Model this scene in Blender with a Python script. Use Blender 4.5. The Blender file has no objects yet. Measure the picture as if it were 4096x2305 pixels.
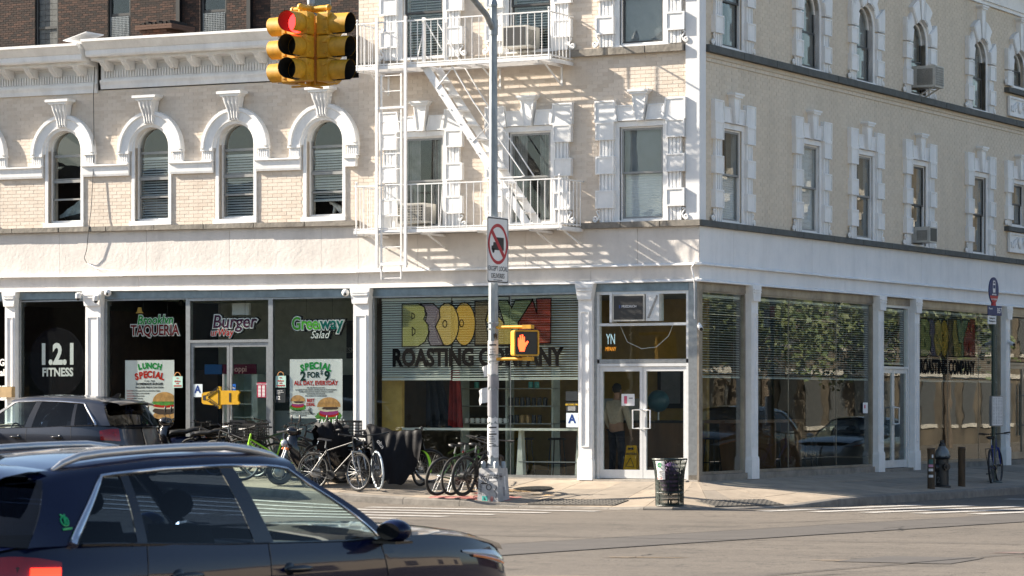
import bpy, math, random
from math import sin, cos, pi, radians, sqrt, atan2, asin
from mathutils import Vector, Matrix
random.seed(7)
S = bpy.context.scene
COL = S.collection
# ---------------- camera, sky, sun, exposure ----------------
cd = bpy.data.cameras.new('camera'); cam = bpy.data.objects.new('camera', cd); COL.objects.link(cam)
cam.location = (23.66, -50.80, 1.413); cam.rotation_euler = (pi/2, 0, radians(28.47))
cd.sensor_width = 36; cd.lens = 107.17; cd.shift_y = 0.1122; cd.clip_start = 0.5; cd.clip_end = 2000
cd.dof.use_dof = True; cd.dof.focus_distance = 56; cd.dof.aperture_fstop = 8
S.camera = cam
SUND = Vector((4.2, 1.0, -2.4)).normalized()
W = bpy.data.worlds.new('World'); S.world = W; W.use_nodes = True
wn = W.node_tree.nodes; bg = wn['Background']; sk = wn.new('ShaderNodeTexSky')
sk.sky_type = 'NISHITA'; sk.sun_disc = False; sk.sun_elevation = asin(-SUND.z)
sk.sun_rotation = atan2(-SUND.x, -SUND.y) % (2*pi); sk.air_density = 1.0; sk.dust_density = 1.0
W.node_tree.links.new(sk.outputs[0], bg.inputs[0]); bg.inputs[1].default_value = 0.07
sl = bpy.data.lights.new('sun', 'SUN'); sun = bpy.data.objects.new('sun', sl); COL.objects.link(sun)
sl.energy = 5.0; sl.angle = radians(0.53); sl.color = (1.0, 0.90, 0.76)
sun.rotation_euler = SUND.to_track_quat('-Z', 'Y').to_euler(); sun.location = (-60, -30, 40)
S.view_settings.view_transform = 'Standard'; S.view_settings.look = 'None'; S.view_settings.gamma = 1
S.view_settings.use_curve_mapping = False; S.view_settings.exposure = 1.64
S.render.engine = 'CYCLES'

# ---------------- materials ----------------
MATS = {}
def mat(name, col, rough=.6, metal=0., var=.12, scale=6., bump=0., bscale=60., spec=.5, emit=None, coat=0., col2=None, trans=0., attr=None, alpha=1., streak=0., dirt=0., gum=0.):
    if name in MATS: return MATS[name]
    m = bpy.data.materials.new(name); m.use_nodes = True; nt = m.node_tree; N = nt.nodes; L = nt.links
    b = N['Principled BSDF']; b.inputs['Roughness'].default_value = rough; b.inputs['Metallic'].default_value = metal
    b.inputs['Specular IOR Level'].default_value = spec
    tc = N.new('ShaderNodeTexCoord')
    if col2 is None: col2 = tuple(max(0, c*(1-2*var)) for c in col)
    mixc = N.new('ShaderNodeMix'); mixc.data_type = 'RGBA'
    mixc.inputs[6].default_value = (*col, 1); mixc.inputs[7].default_value = (*col2, 1)
    if attr:
        at = N.new('ShaderNodeAttribute'); at.attribute_name = attr; L.new(at.outputs['Fac'], mixc.inputs[0]); fac = None
    else:
        n1 = N.new('ShaderNodeTexNoise'); n1.inputs['Scale'].default_value = scale; n1.inputs['Detail'].default_value = 5; n1.inputs['Roughness'].default_value = .65
        L.new(tc.outputs['Object'], n1.inputs['Vector'])
        if streak:
            mp = N.new('ShaderNodeMapping'); mp.inputs['Scale'].default_value = (1, 1, streak); L.new(tc.outputs['Object'], mp.inputs['Vector']); L.new(mp.outputs[0], n1.inputs['Vector'])
        mr = N.new('ShaderNodeMapRange'); mr.inputs[1].default_value = .35; mr.inputs[2].default_value = .7
        L.new(n1.outputs[0], mr.inputs[0]); L.new(mr.outputs[0], mixc.inputs[0])
        # small gloss variation
        mr2 = N.new('ShaderNodeMapRange'); mr2.inputs[3].default_value = max(0, rough-.08*min(1, rough*2)); mr2.inputs[4].default_value = min(1, rough+.08*min(1, rough*2))
        L.new(n1.outputs[0], mr2.inputs[0]); L.new(mr2.outputs[0], b.inputs['Roughness'])
    colout = mixc.outputs[2]
    def mul(sock):
        nonlocal colout
        x = N.new('ShaderNodeMix'); x.data_type = 'RGBA'; x.blend_type = 'MULTIPLY'; x.inputs[0].default_value = 1
        L.new(colout, x.inputs[6]); L.new(sock, x.inputs[7]); colout = x.outputs[2]
    if dirt:      # rain streaks and soot on old paint
        geo = N.new('ShaderNodeNewGeometry')
        for sc, ms, lo, hi, am in ((2.2, (1, 1, .12), .48, .75, dirt), (.7, (1, 1, .5), .45, .7, dirt*.6), (14., (1, 1, .6), .58, .72, dirt*.8)):
            mp = N.new('ShaderNodeMapping'); mp.inputs['Scale'].default_value = ms; L.new(geo.outputs['Position'], mp.inputs['Vector'])
            q = N.new('ShaderNodeTexNoise'); q.inputs['Scale'].default_value = sc; q.inputs['Detail'].default_value = 6; q.inputs['Roughness'].default_value = .7; L.new(mp.outputs[0], q.inputs['Vector'])
            r = N.new('ShaderNodeMapRange'); r.inputs[1].default_value = lo; r.inputs[2].default_value = hi; r.inputs[3].default_value = 1; r.inputs[4].default_value = 1-am; L.new(q.outputs[0], r.inputs[0]); mul(r.outputs[0])
    if gum:       # trodden gum and drips
        geo = N.new('ShaderNodeNewGeometry'); vo = N.new('ShaderNodeTexVoronoi'); vo.inputs['Scale'].default_value = gum; L.new(geo.outputs['Position'], vo.inputs['Vector'])
        r = N.new('ShaderNodeMapRange'); r.inputs[1].default_value = .10; r.inputs[2].default_value = .16; r.inputs[3].default_value = .62; r.inputs[4].default_value = 1; L.new(vo.outputs['Distance'], r.inputs[0]); mul(r.outputs[0])
    L.new(colout, b.inputs['Base Color'])
    if bump:
        n2 = N.new('ShaderNodeTexNoise'); n2.inputs['Scale'].default_value = bscale; n2.inputs['Detail'].default_value = 4
        L.new(tc.outputs['Object'], n2.inputs['Vector'])
        bp = N.new('ShaderNodeBump'); bp.inputs['Strength'].default_value = 1; bp.inputs['Distance'].default_value = bump
        L.new(n2.outputs[0], bp.inputs['Height']); L.new(bp.outputs[0], b.inputs['Normal'])
    if emit:
        b.inputs['Emission Color'].default_value = (*emit[:3], 1); b.inputs['Emission Strength'].default_value = emit[3]
    if coat: b.inputs['Coat Weight'].default_value = coat; b.inputs['Coat Roughness'].default_value = .02; b.inputs['Coat IOR'].default_value = 1.34
    if trans: b.inputs['Transmission Weight'].default_value = trans
    if alpha < 1: b.inputs['Alpha'].default_value = alpha
    MATS[name] = m
    return m
def glass(name, tint=(.85, .92, .88), ior=1.6, rough=0., wav=0., extra=0.):
    m = bpy.data.materials.new(name); m.use_nodes = True; nt = m.node_tree; N = nt.nodes; L = nt.links
    N.remove(N['Principled BSDF']); out = N['Material Output']
    t = N.new('ShaderNodeBsdfTransparent'); t.inputs[0].default_value = (*tint, 1)
    g = N.new('ShaderNodeBsdfGlossy'); g.inputs['Roughness'].default_value = rough; g.inputs[0].default_value = (.95, .97, .96, 1)
    lw = N.new('ShaderNodeLayerWeight'); lw.inputs[0].default_value = .5
    pw = N.new('ShaderNodeMath'); pw.operation = 'POWER'; pw.inputs[1].default_value = 5; L.new(lw.outputs['Facing'], pw.inputs[0])
    f0 = ((ior-1)/(ior+1))**2; fr = N.new('ShaderNodeMath'); fr.operation = 'MULTIPLY_ADD'; fr.inputs[1].default_value = 1-f0; fr.inputs[2].default_value = f0; L.new(pw.outputs[0], fr.inputs[0])
    mx = N.new('ShaderNodeMixShader')
    if extra:
        ad = N.new('ShaderNodeMath'); ad.operation = 'ADD'; ad.inputs[1].default_value = extra; ad.use_clamp = True
        L.new(fr.outputs[0], ad.inputs[0]); L.new(ad.outputs[0], mx.inputs[0])
    else: L.new(fr.outputs[0], mx.inputs[0])
    L.new(t.outputs[0], mx.inputs[1]); L.new(g.outputs[0], mx.inputs[2]); L.new(mx.outputs[0], out.inputs[0])
    if wav:
        tc = N.new('ShaderNodeTexCoord'); n = N.new('ShaderNodeTexNoise'); n.inputs['Scale'].default_value = 1.6; n.inputs['Detail'].default_value = 1.5
        L.new(tc.outputs['Object'], n.inputs['Vector']); bp = N.new('ShaderNodeBump'); bp.inputs['Distance'].default_value = wav
        L.new(n.outputs[0], bp.inputs['Height']); L.new(bp.outputs[0], g.inputs['Normal'])
    MATS[name] = m
    return m

# ---------------- mesh helpers ----------------
class MB:
    def __init__(s): s.v = []; s.f = []; s.at = []; s.cur = 0.
    def add(s, vs, fs):
        o = len(s.v); s.v += [tuple(v) for v in vs]; s.f += [tuple(i+o for i in f) for f in fs]; s.at += [s.cur]*len(fs); return s
    def box(s, x0, x1, y0, y1, z0, z1, back=True):
        fs = [(0,3,2,1),(4,5,6,7),(0,1,5,4),(1,2,6,5),(3,0,4,7)]
        if back: fs.append((2,3,7,6))
        return s.add([(x0,y0,z0),(x1,y0,z0),(x1,y1,z0),(x0,y1,z0),(x0,y0,z1),(x1,y0,z1),(x1,y1,z1),(x0,y1,z1)], fs)
    def hexa(s, lo, hi):   # two quads of 4 points
        return s.add(list(lo)+list(hi), [(0,3,2,1),(4,5,6,7),(0,1,5,4),(1,2,6,5),(2,3,7,6),(3,0,4,7)])
    def prism(s, pts, d0, d1, plane='xz'):   # polygon (ccw seen from -y for xz)
        n = len(pts)
        if plane == 'xz': a = [(p[0], d0, p[1]) for p in pts]; b = [(p[0], d1, p[1]) for p in pts]
        elif plane == 'xy': a = [(p[0], p[1], d1) for p in pts]; b = [(p[0], p[1], d0) for p in pts]
        else: a = [(d1, p[0], p[1]) for p in pts]; b = [(d0, p[0], p[1]) for p in pts]
        fs = [tuple(range(n)), tuple(range(2*n-1, n-1, -1))] + [(i, n+i, n+(i+1) % n, (i+1) % n) for i in range(n)]
        return s.add(a+b, fs)
    def cyl(s, p0, p1, r0, r1=None, n=10, cap=True):
        return s.tube([p0, p1], [r0, r0 if r1 is None else r1], n, cap)
    def tube(s, pts, r, n=8, cap=True, closed=False):
        pts = [Vector(p) for p in pts]; k = len(pts); rs = r if isinstance(r, (list, tuple)) else [r]*k
        vs = []; up = None
        for i, p in enumerate(pts):
            if closed: t = pts[(i+1) % k]-pts[i-1]
            else: t = (pts[min(i+1, k-1)]-pts[max(i-1, 0)])
            t = t.normalized() if t.length > 1e-9 else Vector((0, 0, 1))
            if up is None: up = t.orthogonal().normalized()
            up = up-t*up.dot(t)
            up = up.normalized() if up.length > 1e-6 else t.orthogonal().normalized()
            sd = t.cross(up)
            for j in range(n):
                a = 2*pi*j/n; vs.append(p+(up*cos(a)+sd*sin(a))*rs[i])
        fs = [(i*n+j, i*n+(j+1) % n, ((i+1) % k)*n+(j+1) % n, ((i+1) % k)*n+j) for i in range(k if closed else k-1) for j in range(n)]
        if cap and not closed: fs += [tuple(range(n-1, -1, -1)), tuple(range((k-1)*n, k*n))]
        return s.add(vs, fs)
    def lathe(s, prof, c=(0, 0, 0), n=16, axis='z', cap=True):
        vs = []
        for r, h in prof:
            for j in range(n):
                a = 2*pi*j/n; q = (r*cos(a), r*sin(a), h)
                if axis == 'y': q = (q[0], -h, q[1])
                elif axis == 'x': q = (h, q[0], q[1])
                vs.append((q[0]+c[0], q[1]+c[1], q[2]+c[2]))
        k = len(prof)
        fs = [(i*n+j, i*n+(j+1) % n, (i+1)*n+(j+1) % n, (i+1)*n+j) for i in range(k-1) for j in range(n)]
        if cap: fs += [tuple(range(n-1, -1, -1)), tuple(range((k-1)*n, k*n))]
        return s.add(vs, fs)
    def sph(s, c, r, n=12, m=8):
        if not isinstance(r, (tuple, list)): r = (r, r, r)
        vs = [(c[0], c[1], c[2]-r[2])]
        for i in range(1, m):
            a = -pi/2+pi*i/m
            for j in range(n): vs.append((c[0]+r[0]*cos(a)*cos(2*pi*j/n), c[1]+r[1]*cos(a)*sin(2*pi*j/n), c[2]+r[2]*sin(a)))
        vs.append((c[0], c[1], c[2]+r[2])); fs = []
        for j in range(n):
            fs.append((0, 1+(j+1) % n, 1+j))
            for i in range(m-2): fs.append((1+i*n+j, 1+i*n+(j+1) % n, 1+(i+1)*n+(j+1) % n, 1+(i+1)*n+j))
            fs.append((1+(m-2)*n+j, 1+(m-2)*n+(j+1) % n, len(vs)-1))
        return s.add(vs, fs)
    def grid(s, rows, flip=False):
        n = len(rows[0]); vs = [p for r in rows for p in r]
        fs = [(i*n+j, i*n+j+1, (i+1)*n+j+1, (i+1)*n+j) for i in range(len(rows)-1) for j in range(n-1)]
        if flip: fs = [f[::-1] for f in fs]
        return s.add(vs, fs)
    def xf(s, M):
        s.v = [tuple(M @ Vector(v)) for v in s.v]; return s
    def shear(s, k, x0):
        s.v = [(x, y, z+k*(x0-x)) for x, y, z in s.v]; return s
    def mesh(s, name, m, smooth=None, attr=False):
        me = bpy.data.meshes.new(name); me.from_pydata(s.v, [], s.f); me.update()
        if m: me.materials.append(m)
        if attr:
            a = me.attributes.new('bv', 'FLOAT', 'FACE'); a.data.foreach_set('value', s.at)
        if smooth:
            me.polygons.foreach_set('use_smooth', [True]*len(me.polygons)); me.set_sharp_from_angle(angle=radians(smooth))
        return me
    def build(s, name, m, parent=None, loc=(0, 0, 0), rot=(0, 0, 0), smooth=None, attr=False):
        return ob(name, s.mesh(name, m, smooth, attr), parent, loc, rot)
def ob(name, me, parent=None, loc=(0, 0, 0), rot=(0, 0, 0)):
    o = bpy.data.objects.new(name, me); COL.objects.link(o); o.parent = parent; o.location = loc
    o.rotation_euler = rot if isinstance(rot, (tuple, list)) else (0, 0, rot)
    return o
def tag(o, label=None, cat=None, group=None, kind=None):
    if label: o['label'] = label
    if cat: o['category'] = cat
    if group: o['group'] = group
    if kind: o['kind'] = kind
    return o
def thing(name, label, cat, loc=(0, 0, 0), rotz=0., group=None, rot=None):
    o = ob(name, None, None, loc, rot if rot else (0, 0, rotz)); o.empty_display_size = .2
    return tag(o, label, cat, group)
def copy_tree(o, parent=None):
    c = o.copy(); COL.objects.link(c); c.parent = parent
    for ch in list(o.children): copy_tree(ch, c)
    return c
B = lambda: MB()
TXC = {}
def txt(name, body, x, z, h, m, parent, y=0., bold=0., sx=1., align='CENTER', shear=0., ext=.0008, rot=0., face=(pi/2, 0, 0)):
    """lettering as a thin mesh standing in the xz plane, readable from -y"""
    key = (body, bold, align, shear, m.name, ext)
    if key not in TXC:
        c = bpy.data.curves.new('lettering', 'FONT'); c.body = body; c.size = 1; c.align_x = align; c.align_y = 'CENTER'
        c.extrude = ext/max(h, .01); c.offset = bold; c.shear = shear; c.resolution_u = 3
        t = bpy.data.objects.new('lettering', c)
        me = bpy.data.meshes.new_from_object(t)
        bpy.data.objects.remove(t); bpy.data.curves.remove(c)
        me.materials.clear(); me.materials.append(m); TXC[key] = me
    o = ob(name, TXC[key], parent, (x, y, z), (face[0], face[1]+rot, face[2])); o.scale = (h*sx*1.4, h*1.4, h*1.4)
    return o

M = {}
M['white'] = mat('white_paint', (.84, .835, .825), .55, var=.06, scale=3., bump=.0015, bscale=25, dirt=.15)
M['white_iron'] = mat('white_painted_iron', (.80, .79, .78), .5, var=.08, scale=14., bump=.001, bscale=50)
M['stucco'] = mat('white_stucco', (.70, .655, .61), .85, var=.06, scale=1.6, bump=.006, bscale=14, col2=(.61, .57, .53), dirt=.14)
M['stucco2'] = mat('white_render', (.78, .77, .76), .8, var=.05, scale=1.5, bump=.002, bscale=20, col2=(.70, .70, .70), dirt=.09)
M['brickL'] = mat('cream_painted_brick', (.70, .61, .515), .75, attr='bv', col2=(.62, .525, .43), bump=.002, bscale=40, dirt=.15)
M['brickR'] = mat('beige_painted_brick', (.67, .58, .465), .75, attr='bv', col2=(.625, .54, .43), bump=.0015, bscale=40, dirt=.14)
M['mortL'] = mat('cream_mortar', (.70, .61, .515), .9, var=.08, bump=.002)
M['mortR'] = mat('beige_mortar', (.66, .572, .458), .9, var=.08, bump=.002)
M['brickD'] = mat('dark_brick', (.020, .013, .011), .85, attr='bv', col2=(.085, .042, .028), bump=.004, bscale=40)
M['mortD'] = mat('dark_mortar', (.022, .019, .017), .95, var=.2)
M['brickC'] = mat('chimney_brick', (.085, .05, .035), .9, attr='bv', col2=(.19, .08, .045), bump=.004, bscale=40)
M['stone'] = mat('grey_brown_stone', (.26, .235, .20), .85, var=.2, scale=5, bump=.012, bscale=9)
M['stoneR'] = mat('dark_grey_stone', (.10, .105, .10), .8, var=.15, scale=5, bump=.004, bscale=18)
M['steel'] = mat('brushed_steel', (.42, .44, .45), .35, .9, var=.15, scale=9, bump=.0006, bscale=8)
M['bluesteel'] = mat('blue_grey_sheet_metal', (.27, .34, .38), .38, .75, var=.22, scale=2.5, bump=.003, bscale=2.2)
M['tansteel'] = mat('weathered_sheet_metal', (.40, .35, .29), .42, .7, var=.22, scale=2.5, bump=.003, bscale=3)
M['alu'] = mat('white_aluminium', (.72, .73, .73), .35, .25, var=.06, scale=9)
M['sash'] = mat('grey_window_sash', (.30, .30, .29), .45, .2, var=.1)
M['sashD'] = mat('dark_window_sash', (.05, .05, .05), .45, var=.1)
M['black'] = mat('black_plastic', (.012, .012, .013), .45, var=.1)
M['rubber'] = mat('black_rubber', (.018, .018, .018), .8, var=.15, scale=30, bump=.001)
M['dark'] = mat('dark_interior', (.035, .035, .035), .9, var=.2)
M['blind'] = mat('white_blind', (.82, .84, .78), .6, var=.05)
def _transl(m, f):
    nt = m.node_tree; N = nt.nodes; t = N.new('ShaderNodeBsdfTranslucent'); t.inputs[0].default_value = (.75, .76, .70, 1); x = N.new('ShaderNodeMixShader'); x.inputs[0].default_value = f
    nt.links.new(N['Principled BSDF'].outputs[0], x.inputs[1]); nt.links.new(t.outputs[0], x.inputs[2]); nt.links.new(x.outputs[0], N['Material Output'].inputs[0])
_transl(M['blind'], .45)
M['blindsh'] = mat('pale_shade', (.80, .81, .82), .8, var=.06, scale=2)
M['curtain'] = mat('grey_curtain', (.34, .33, .32), .9, var=.25, scale=5)
M['gl_up'] = glass('window_glass', (.88, .90, .90), 1.5, wav=.003)
M['gl_l'] = glass('shopfront_glass', (.94, .965, .95), 1.45, wav=.0008)
M['gl_r'] = glass('side_shopfront_glass', (.94, .965, .95), 1.5, wav=.0006)
M['concrete'] = mat('sidewalk_concrete', (.36, .295, .225), .9, var=.14, scale=1.8, bump=.003, bscale=40, dirt=.14, gum=3.)
M['curbst'] = mat('curb_stone', (.21, .19, .165), .85, var=.22, scale=4, bump=.006, bscale=14)
M['yellow'] = mat('signal_yellow', (.72, .37, .02), .52, var=.16, scale=8, bump=.0012, bscale=14, dirt=.28)
M['galv'] = mat('galvanised_steel', (.33, .36, .38), .5, .55, var=.22, scale=9, bump=.0012, bscale=20, streak=.3)
# ---------------- ground ----------------
RZ = -.44
def rise(x): return .04*min(max(0., -4.5-x), 20.5)
def roadz(x, y):
    f = min(1., max(0., 1-(-y-4)/25.)) if y < -4 else 1.
    return RZ+rise(x)*f
def asphalt():
    m = mat('asphalt', (.150, .126, .100), .88, var=.1, scale=.35, col2=(.122, .103, .083), bump=.004, bscale=55)
    N = m.node_tree.nodes; L = m.node_tree.links; b = N['Principled BSDF']; src = b.inputs['Base Color'].links[0].from_socket
    tc = N.new('ShaderNodeTexCoord')
    g = N.new('ShaderNodeTexNoise'); g.inputs['Scale'].default_value = 55; g.inputs['Detail'].default_value = 3; L.new(tc.outputs['Object'], g.inputs['Vector'])
    mr = N.new('ShaderNodeMapRange'); mr.inputs[1].default_value = .3; mr.inputs[2].default_value = .75; mr.inputs[3].default_value = .55; mr.inputs[4].default_value = 1.5
    L.new(g.outputs[0], mr.inputs[0])
    mu = N.new('ShaderNodeMix'); mu.data_type = 'RGBA'; mu.blend_type = 'MULTIPLY'; mu.inputs[0].default_value = 1
    L.new(src, mu.inputs[6]); L.new(mr.outputs[0], mu.inputs[7])
    # tar cracks: thin lines where a stretched noise crosses a level
    cr = N.new('ShaderNodeTexNoise'); cr.inputs['Scale'].default_value = .22; cr.inputs['Detail'].default_value = 6; cr.inputs['Roughness'].default_value = .6; L.new(tc.outputs['Object'], cr.inputs['Vector'])
    a = N.new('ShaderNodeMath'); a.operation = 'SUBTRACT'; a.inputs[1].default_value = .5; L.new(cr.outputs[0], a.inputs[0])
    ab = N.new('ShaderNodeMath'); ab.operation = 'ABSOLUTE'; L.new(a.outputs[0], ab.inputs[0])
    lt = N.new('ShaderNodeMapRange'); lt.inputs[1].default_value = .0008; lt.inputs[2].default_value = .003; lt.inputs[3].default_value = .45; lt.inputs[4].default_value = 1; L.new(ab.outputs[0], lt.inputs[0])
    mu2 = N.new('ShaderNodeMix'); mu2.data_type = 'RGBA'; mu2.blend_type = 'MULTIPLY'; mu2.inputs[0].default_value = 1
    L.new(mu.outputs[2], mu2.inputs[6]); L.new(lt.outputs[0], mu2.inputs[7])
    out = mu2.outputs[2]
    for ms, sc, lo, hi, am in (((.06, .5, 1), 1.0, .40, .68, .30), ((1, 1, 1), .9, .58, .72, .28), ((1, 1, 1), 6., .52, .70, .25), ((1, 1, 1), 18., .45, .65, .18)):   # wheel tracks, oil, small stains
        mp = N.new('ShaderNodeMapping'); mp.inputs['Scale'].default_value = ms; L.new(tc.outputs['Object'], mp.inputs['Vector'])
        q = N.new('ShaderNodeTexNoise'); q.inputs['Scale'].default_value = sc; q.inputs['Detail'].default_value = 4; L.new(mp.outputs[0], q.inputs['Vector'])
        r = N.new('ShaderNodeMapRange'); r.inputs[1].default_value = lo; r.inputs[2].default_value = hi; r.inputs[3].default_value = 1; r.inputs[4].default_value = 1-am; L.new(q.outputs[0], r.inputs[0])
        x = N.new('ShaderNodeMix'); x.data_type = 'RGBA'; x.blend_type = 'MULTIPLY'; x.inputs[0].default_value = 1; L.new(out, x.inputs[6]); L.new(r.outputs[0], x.inputs[7]); out = x.outputs[2]
    L.new(out, b.inputs['Base Color'])
    return m
M['asphalt'] = asphalt()
M['patch'] = mat('asphalt_patch', (.085, .075, .066), .85, var=.12, scale=1.5, bump=.003, bscale=60)
M['paintw'] = mat('worn_road_paint', (.50, .48, .45), .7, var=.12, scale=7, col2=(.26, .24, .22))
M['redspray'] = mat('red_spray_paint', (.42, .09, .08), .8, var=.3, scale=9, col2=(.40, .28, .25))
M['yelspray'] = mat('yellow_spray_paint', (.60, .36, .12), .8, var=.3, scale=9, col2=(.40, .32, .26))
xs = [-600, -200, -90]+[-60+2*i for i in range(61)]+[90, 200, 600]
ys = [-600, -250, -120]+[-80+2*i for i in range(61)]+[80, 200, 600]
road = B().grid([[(x, y, roadz(x, y)) for x in xs] for y in ys]).build('road', M['asphalt']); tag(road, kind='structure')
def decal(name, pts, m, parent, zf, dz=.005, thick=None):
    return B().add([(x, y, zf(x, y)+dz) for x, y in pts], [tuple(range(len(pts)))]).build(name, m, parent)
def strip(pts, w, m, name, dz=.005):
    P = []
    for a, b in zip(pts[:-1], pts[1:]):
        a = Vector(a); b = Vector(b); k = max(1, int((b-a).length/1.5)); P += [a+(b-a)*i/k for i in range(k)]
    P.append(Vector(pts[-1])); rows = []
    for i, p in enumerate(P):
        d = (P[min(i+1, len(P)-1)]-P[max(i-1, 0)]).normalized(); nn = Vector((-d.y, d.x))*w/2
        rows.append([(v.x, v.y, roadz(v.x, v.y)+dz) for v in (p+nn, p-nn)])
    return B().grid(rows, True).build(name, m, road)
strip([(4.0, -27), (4.7, -21), (5.4, -16), (6.2, -11), (7.4, -4.2), (8.2, 1)], 1.7, M['patch'], 'asphalt_patch')
def zebra(p, q, w=.32):
    return strip([p, q], w, M['paintw'], 'crosswalk_bar', .009)
# crosswalk over the avenue in front of the left shopfront: bars parallel to the kerb
for (x0, x1, y) in ((-9, .2, -4.6), (-9, -.2, -5.7), (-9.5, -.6, -6.8), (-9.5, -.9, -7.9), (-9.5, -1.2, -9.0)): zebra((x0, y), (x1, y+.15), .36)
# crosswalk over the side street: bars along the side street
for i, x in enumerate((3.55, 4.45, 5.35, 6.25, 7.2, 8.2, 9.2)): zebra((x-.9, -3.1+.1*i), (x+.35, 1.2+.1*i), .36)
strip([(4.1, 5.2), (30, 5.6)], .45, M['paintw'], 'stop_line', .009)
# ---- sidewalk ----
OC = [(-40,-3.2),(-34,-3.2),(-28,-3.2),(-22,-3.2),(-19,-3.2),(-16,-3.2),(-14,-3.2),(-12.2,-3.2),(-10.5,-3.2),(-9,-3.2),(-7.4,-3.2),(-5.9,-3.2),(-4.4,-3.2),(-3.2,-3.25),(-2,-3.25),(-1.1,-3.32),(-.15,-3.4),(.55,-3.42),(1.05,-3.3),(1.55,-2.8),(1.95,-2.2),(2.4,-1.1),(2.85,-.2),(2.92,1.2),(2.97,2.6),(3.1,4.1),(3.15,5.6),(3.2,7.1),(3.28,8.6),(3.35,10.2),(3.42,12),(3.5,14),(3.6,16.5),(3.75,20),(4,26),(4.2,34)]
IC = [(-40,0),(-34,0),(-28,0),(-22,0),(-19,0),(-16,0),(-14,0),(-12.2,0),(-10.5,0),(-9,0),(-7.4,0),(-5.9,0),(-4.4,0),(-3.3,0),(-2.3,0),(-1.5,0),(-.8,0),(-.35,0),(-.1,0),(0,.0),(0,.1),(0,.35),(0,.8),(0,1.6),(0,2.8),(0,4.2),(0,5.6),(0,7.1),(0,8.6),(0,10.2),(0,12),(0,14),(0,16.5),(0,20),(0,26),(0,34)]
def ctop(i):
    x, y = OC[i]
    t = {13: -.335, 14: -.42, 15: -.428, 16: -.428, 17: -.40, 18: -.395, 19: -.425, 20: -.428, 21: -.40, 22: -.31}.get(i, -.31 if i < 13 else -.29)
    return t+rise(x)
def itop(i): return -.03+rise(IC[i][0])
CW = .17
sub = B(); flags = []
def swp(i, t):    # t 0 at wall, 1 at inner side of curb
    a = Vector((*IC[i], itop(i))); b = Vector((*OC[i], ctop(i)))
    d = (b-a); L_ = d.length; return a+d*(t*(L_-CW)/L_)
TT = [0, .36, .70, 1.0]
sub.grid([[swp(i, t)-Vector((0, 0, .012)) for t in (0, .25, .5, .75, 1)] for i in range(len(OC))])
sidewalk = sub.build('sidewalk', mat('joint_dirt', (.10, .09, .08), .95)); tag(sidewalk, kind='structure')
def swz(x, y):
    """height of the pavement"""
    if x < 0 or -y > x: 
        if y > -3.25: 
            e = -.31 if x < -3.2 else (-.31-.115*min(1, (x+3.2)/1.2))
            return -.03+rise(x)+(e+.03)*min(1, -y/3.05) if y < 0 else -.03+rise(x)
        return -.31+rise(x)
    return -.03-.26*min(1, x/2.9)
gap = .007
for i in range(len(OC)-1):
    for t0, t1 in zip(TT[:-1], TT[1:]):
        q = [swp(i, t0), swp(i+1, t0), swp(i+1, t1), swp(i, t1)]
        c = sum(q, Vector())/4
        if (q[0]-q[1]).length < .25 and (q[2]-q[3]).length < .25: continue
        q2 = [p+(c-p).normalized()*gap*1.4 for p in q]
        dz = random.uniform(-.002, .003)
        top = [p+Vector((0, 0, dz)) for p in q2]; lo = [p-Vector((0, 0, .05)) for p in q2]
        o = B().hexa([top[3], top[2], top[1], top[0]], [lo[3], lo[2], lo[1], lo[0]])
        o.f = [f[::-1] for f in o.f]
        fm = M['concrete'] if random.random() < .7 else mat('sidewalk_concrete_grey', (.29, .245, .195), .9, var=.14, scale=1.8, bump=.003, bscale=40, dirt=.14, gum=3.)
        o.build('paving_flag', fm, sidewalk)
cb = B()
cb.grid([[(OC[i][0], OC[i][1], ctop(i)-.02), (OC[i][0], OC[i][1], RZ+rise(OC[i][0])-.05)] for i in range(len(OC))])
curb = cb.build('curb', M['curbst']); tag(curb, kind='structure')
for i in range(len(OC)-1):
    a0 = swp(i, 1); b0 = swp(i+1, 1); a1 = Vector((*OC[i], ctop(i))); b1 = Vector((*OC[i+1], ctop(i+1)))
    dd = (b1-a1).normalized()*.006
    a0 += dd; a1 += dd; b0 -= dd; b1 -= dd
    out = (a1-a0).normalized()
    mb = B(); rows = []
    for p0, p1 in ((a0, a1), (b0, b1)):
        r = [p0+Vector((0, 0, .002)), p1-out*.035+Vector((0, 0, .002)), p1-out*.01-Vector((0, 0, .008)), p1+out*.004-Vector((0, 0, .035)), p1+out*.012-Vector((0, 0, .3))]
        rows.append(r)
    mb.grid(rows).build('curb_stone', M['curbst'], curb, smooth=50)
# tactile ramp pads, covers, sprayed marks
M['pad'] = mat('weathered_iron_pad', (.13, .12, .105), .7, .3, var=.2, scale=6)
for (cx, cy, rz, L_) in ((-1.05, -2.78, .02, 1.7), (1.62, -1.75, 1.05, 1.5)):
    z = swz(cx, cy) if cx < 0 else -.36
    mb = B(); mb.box(-L_/2, L_/2, -.3, .3, -.02, .006)
    for k in range(14):
        for j in range(5): mb.lathe([(.03, .006), (.02, .014)], (-L_/2+.08+k*(L_-.16)/13, -.24+j*.12, 0), 6)
    p0 = Vector((cx, cy, z))
    o = mb.build('tactile_pad', M['pad'], sidewalk, (cx, cy, -.343), (radians(6.8) if cx < 0 else radians(7.7), 0, rz))
mh = B(); mh.lathe([(.36, -.02), (.36, .006), (.33, .009), (.05, .009), (.04, .006)], n=28)
for k in range(6): mh.box(-.25+.1*k-.01, -.25+.1*k+.01, -.18, .18, .009, .013)
mh.build('manhole_cover', mat('iron_cover', (.05, .048, .045), .6, .5), sidewalk, (-2.75, -1.3, swz(-2.75, -1.3)+.006), (radians(5), 0, 0))
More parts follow.
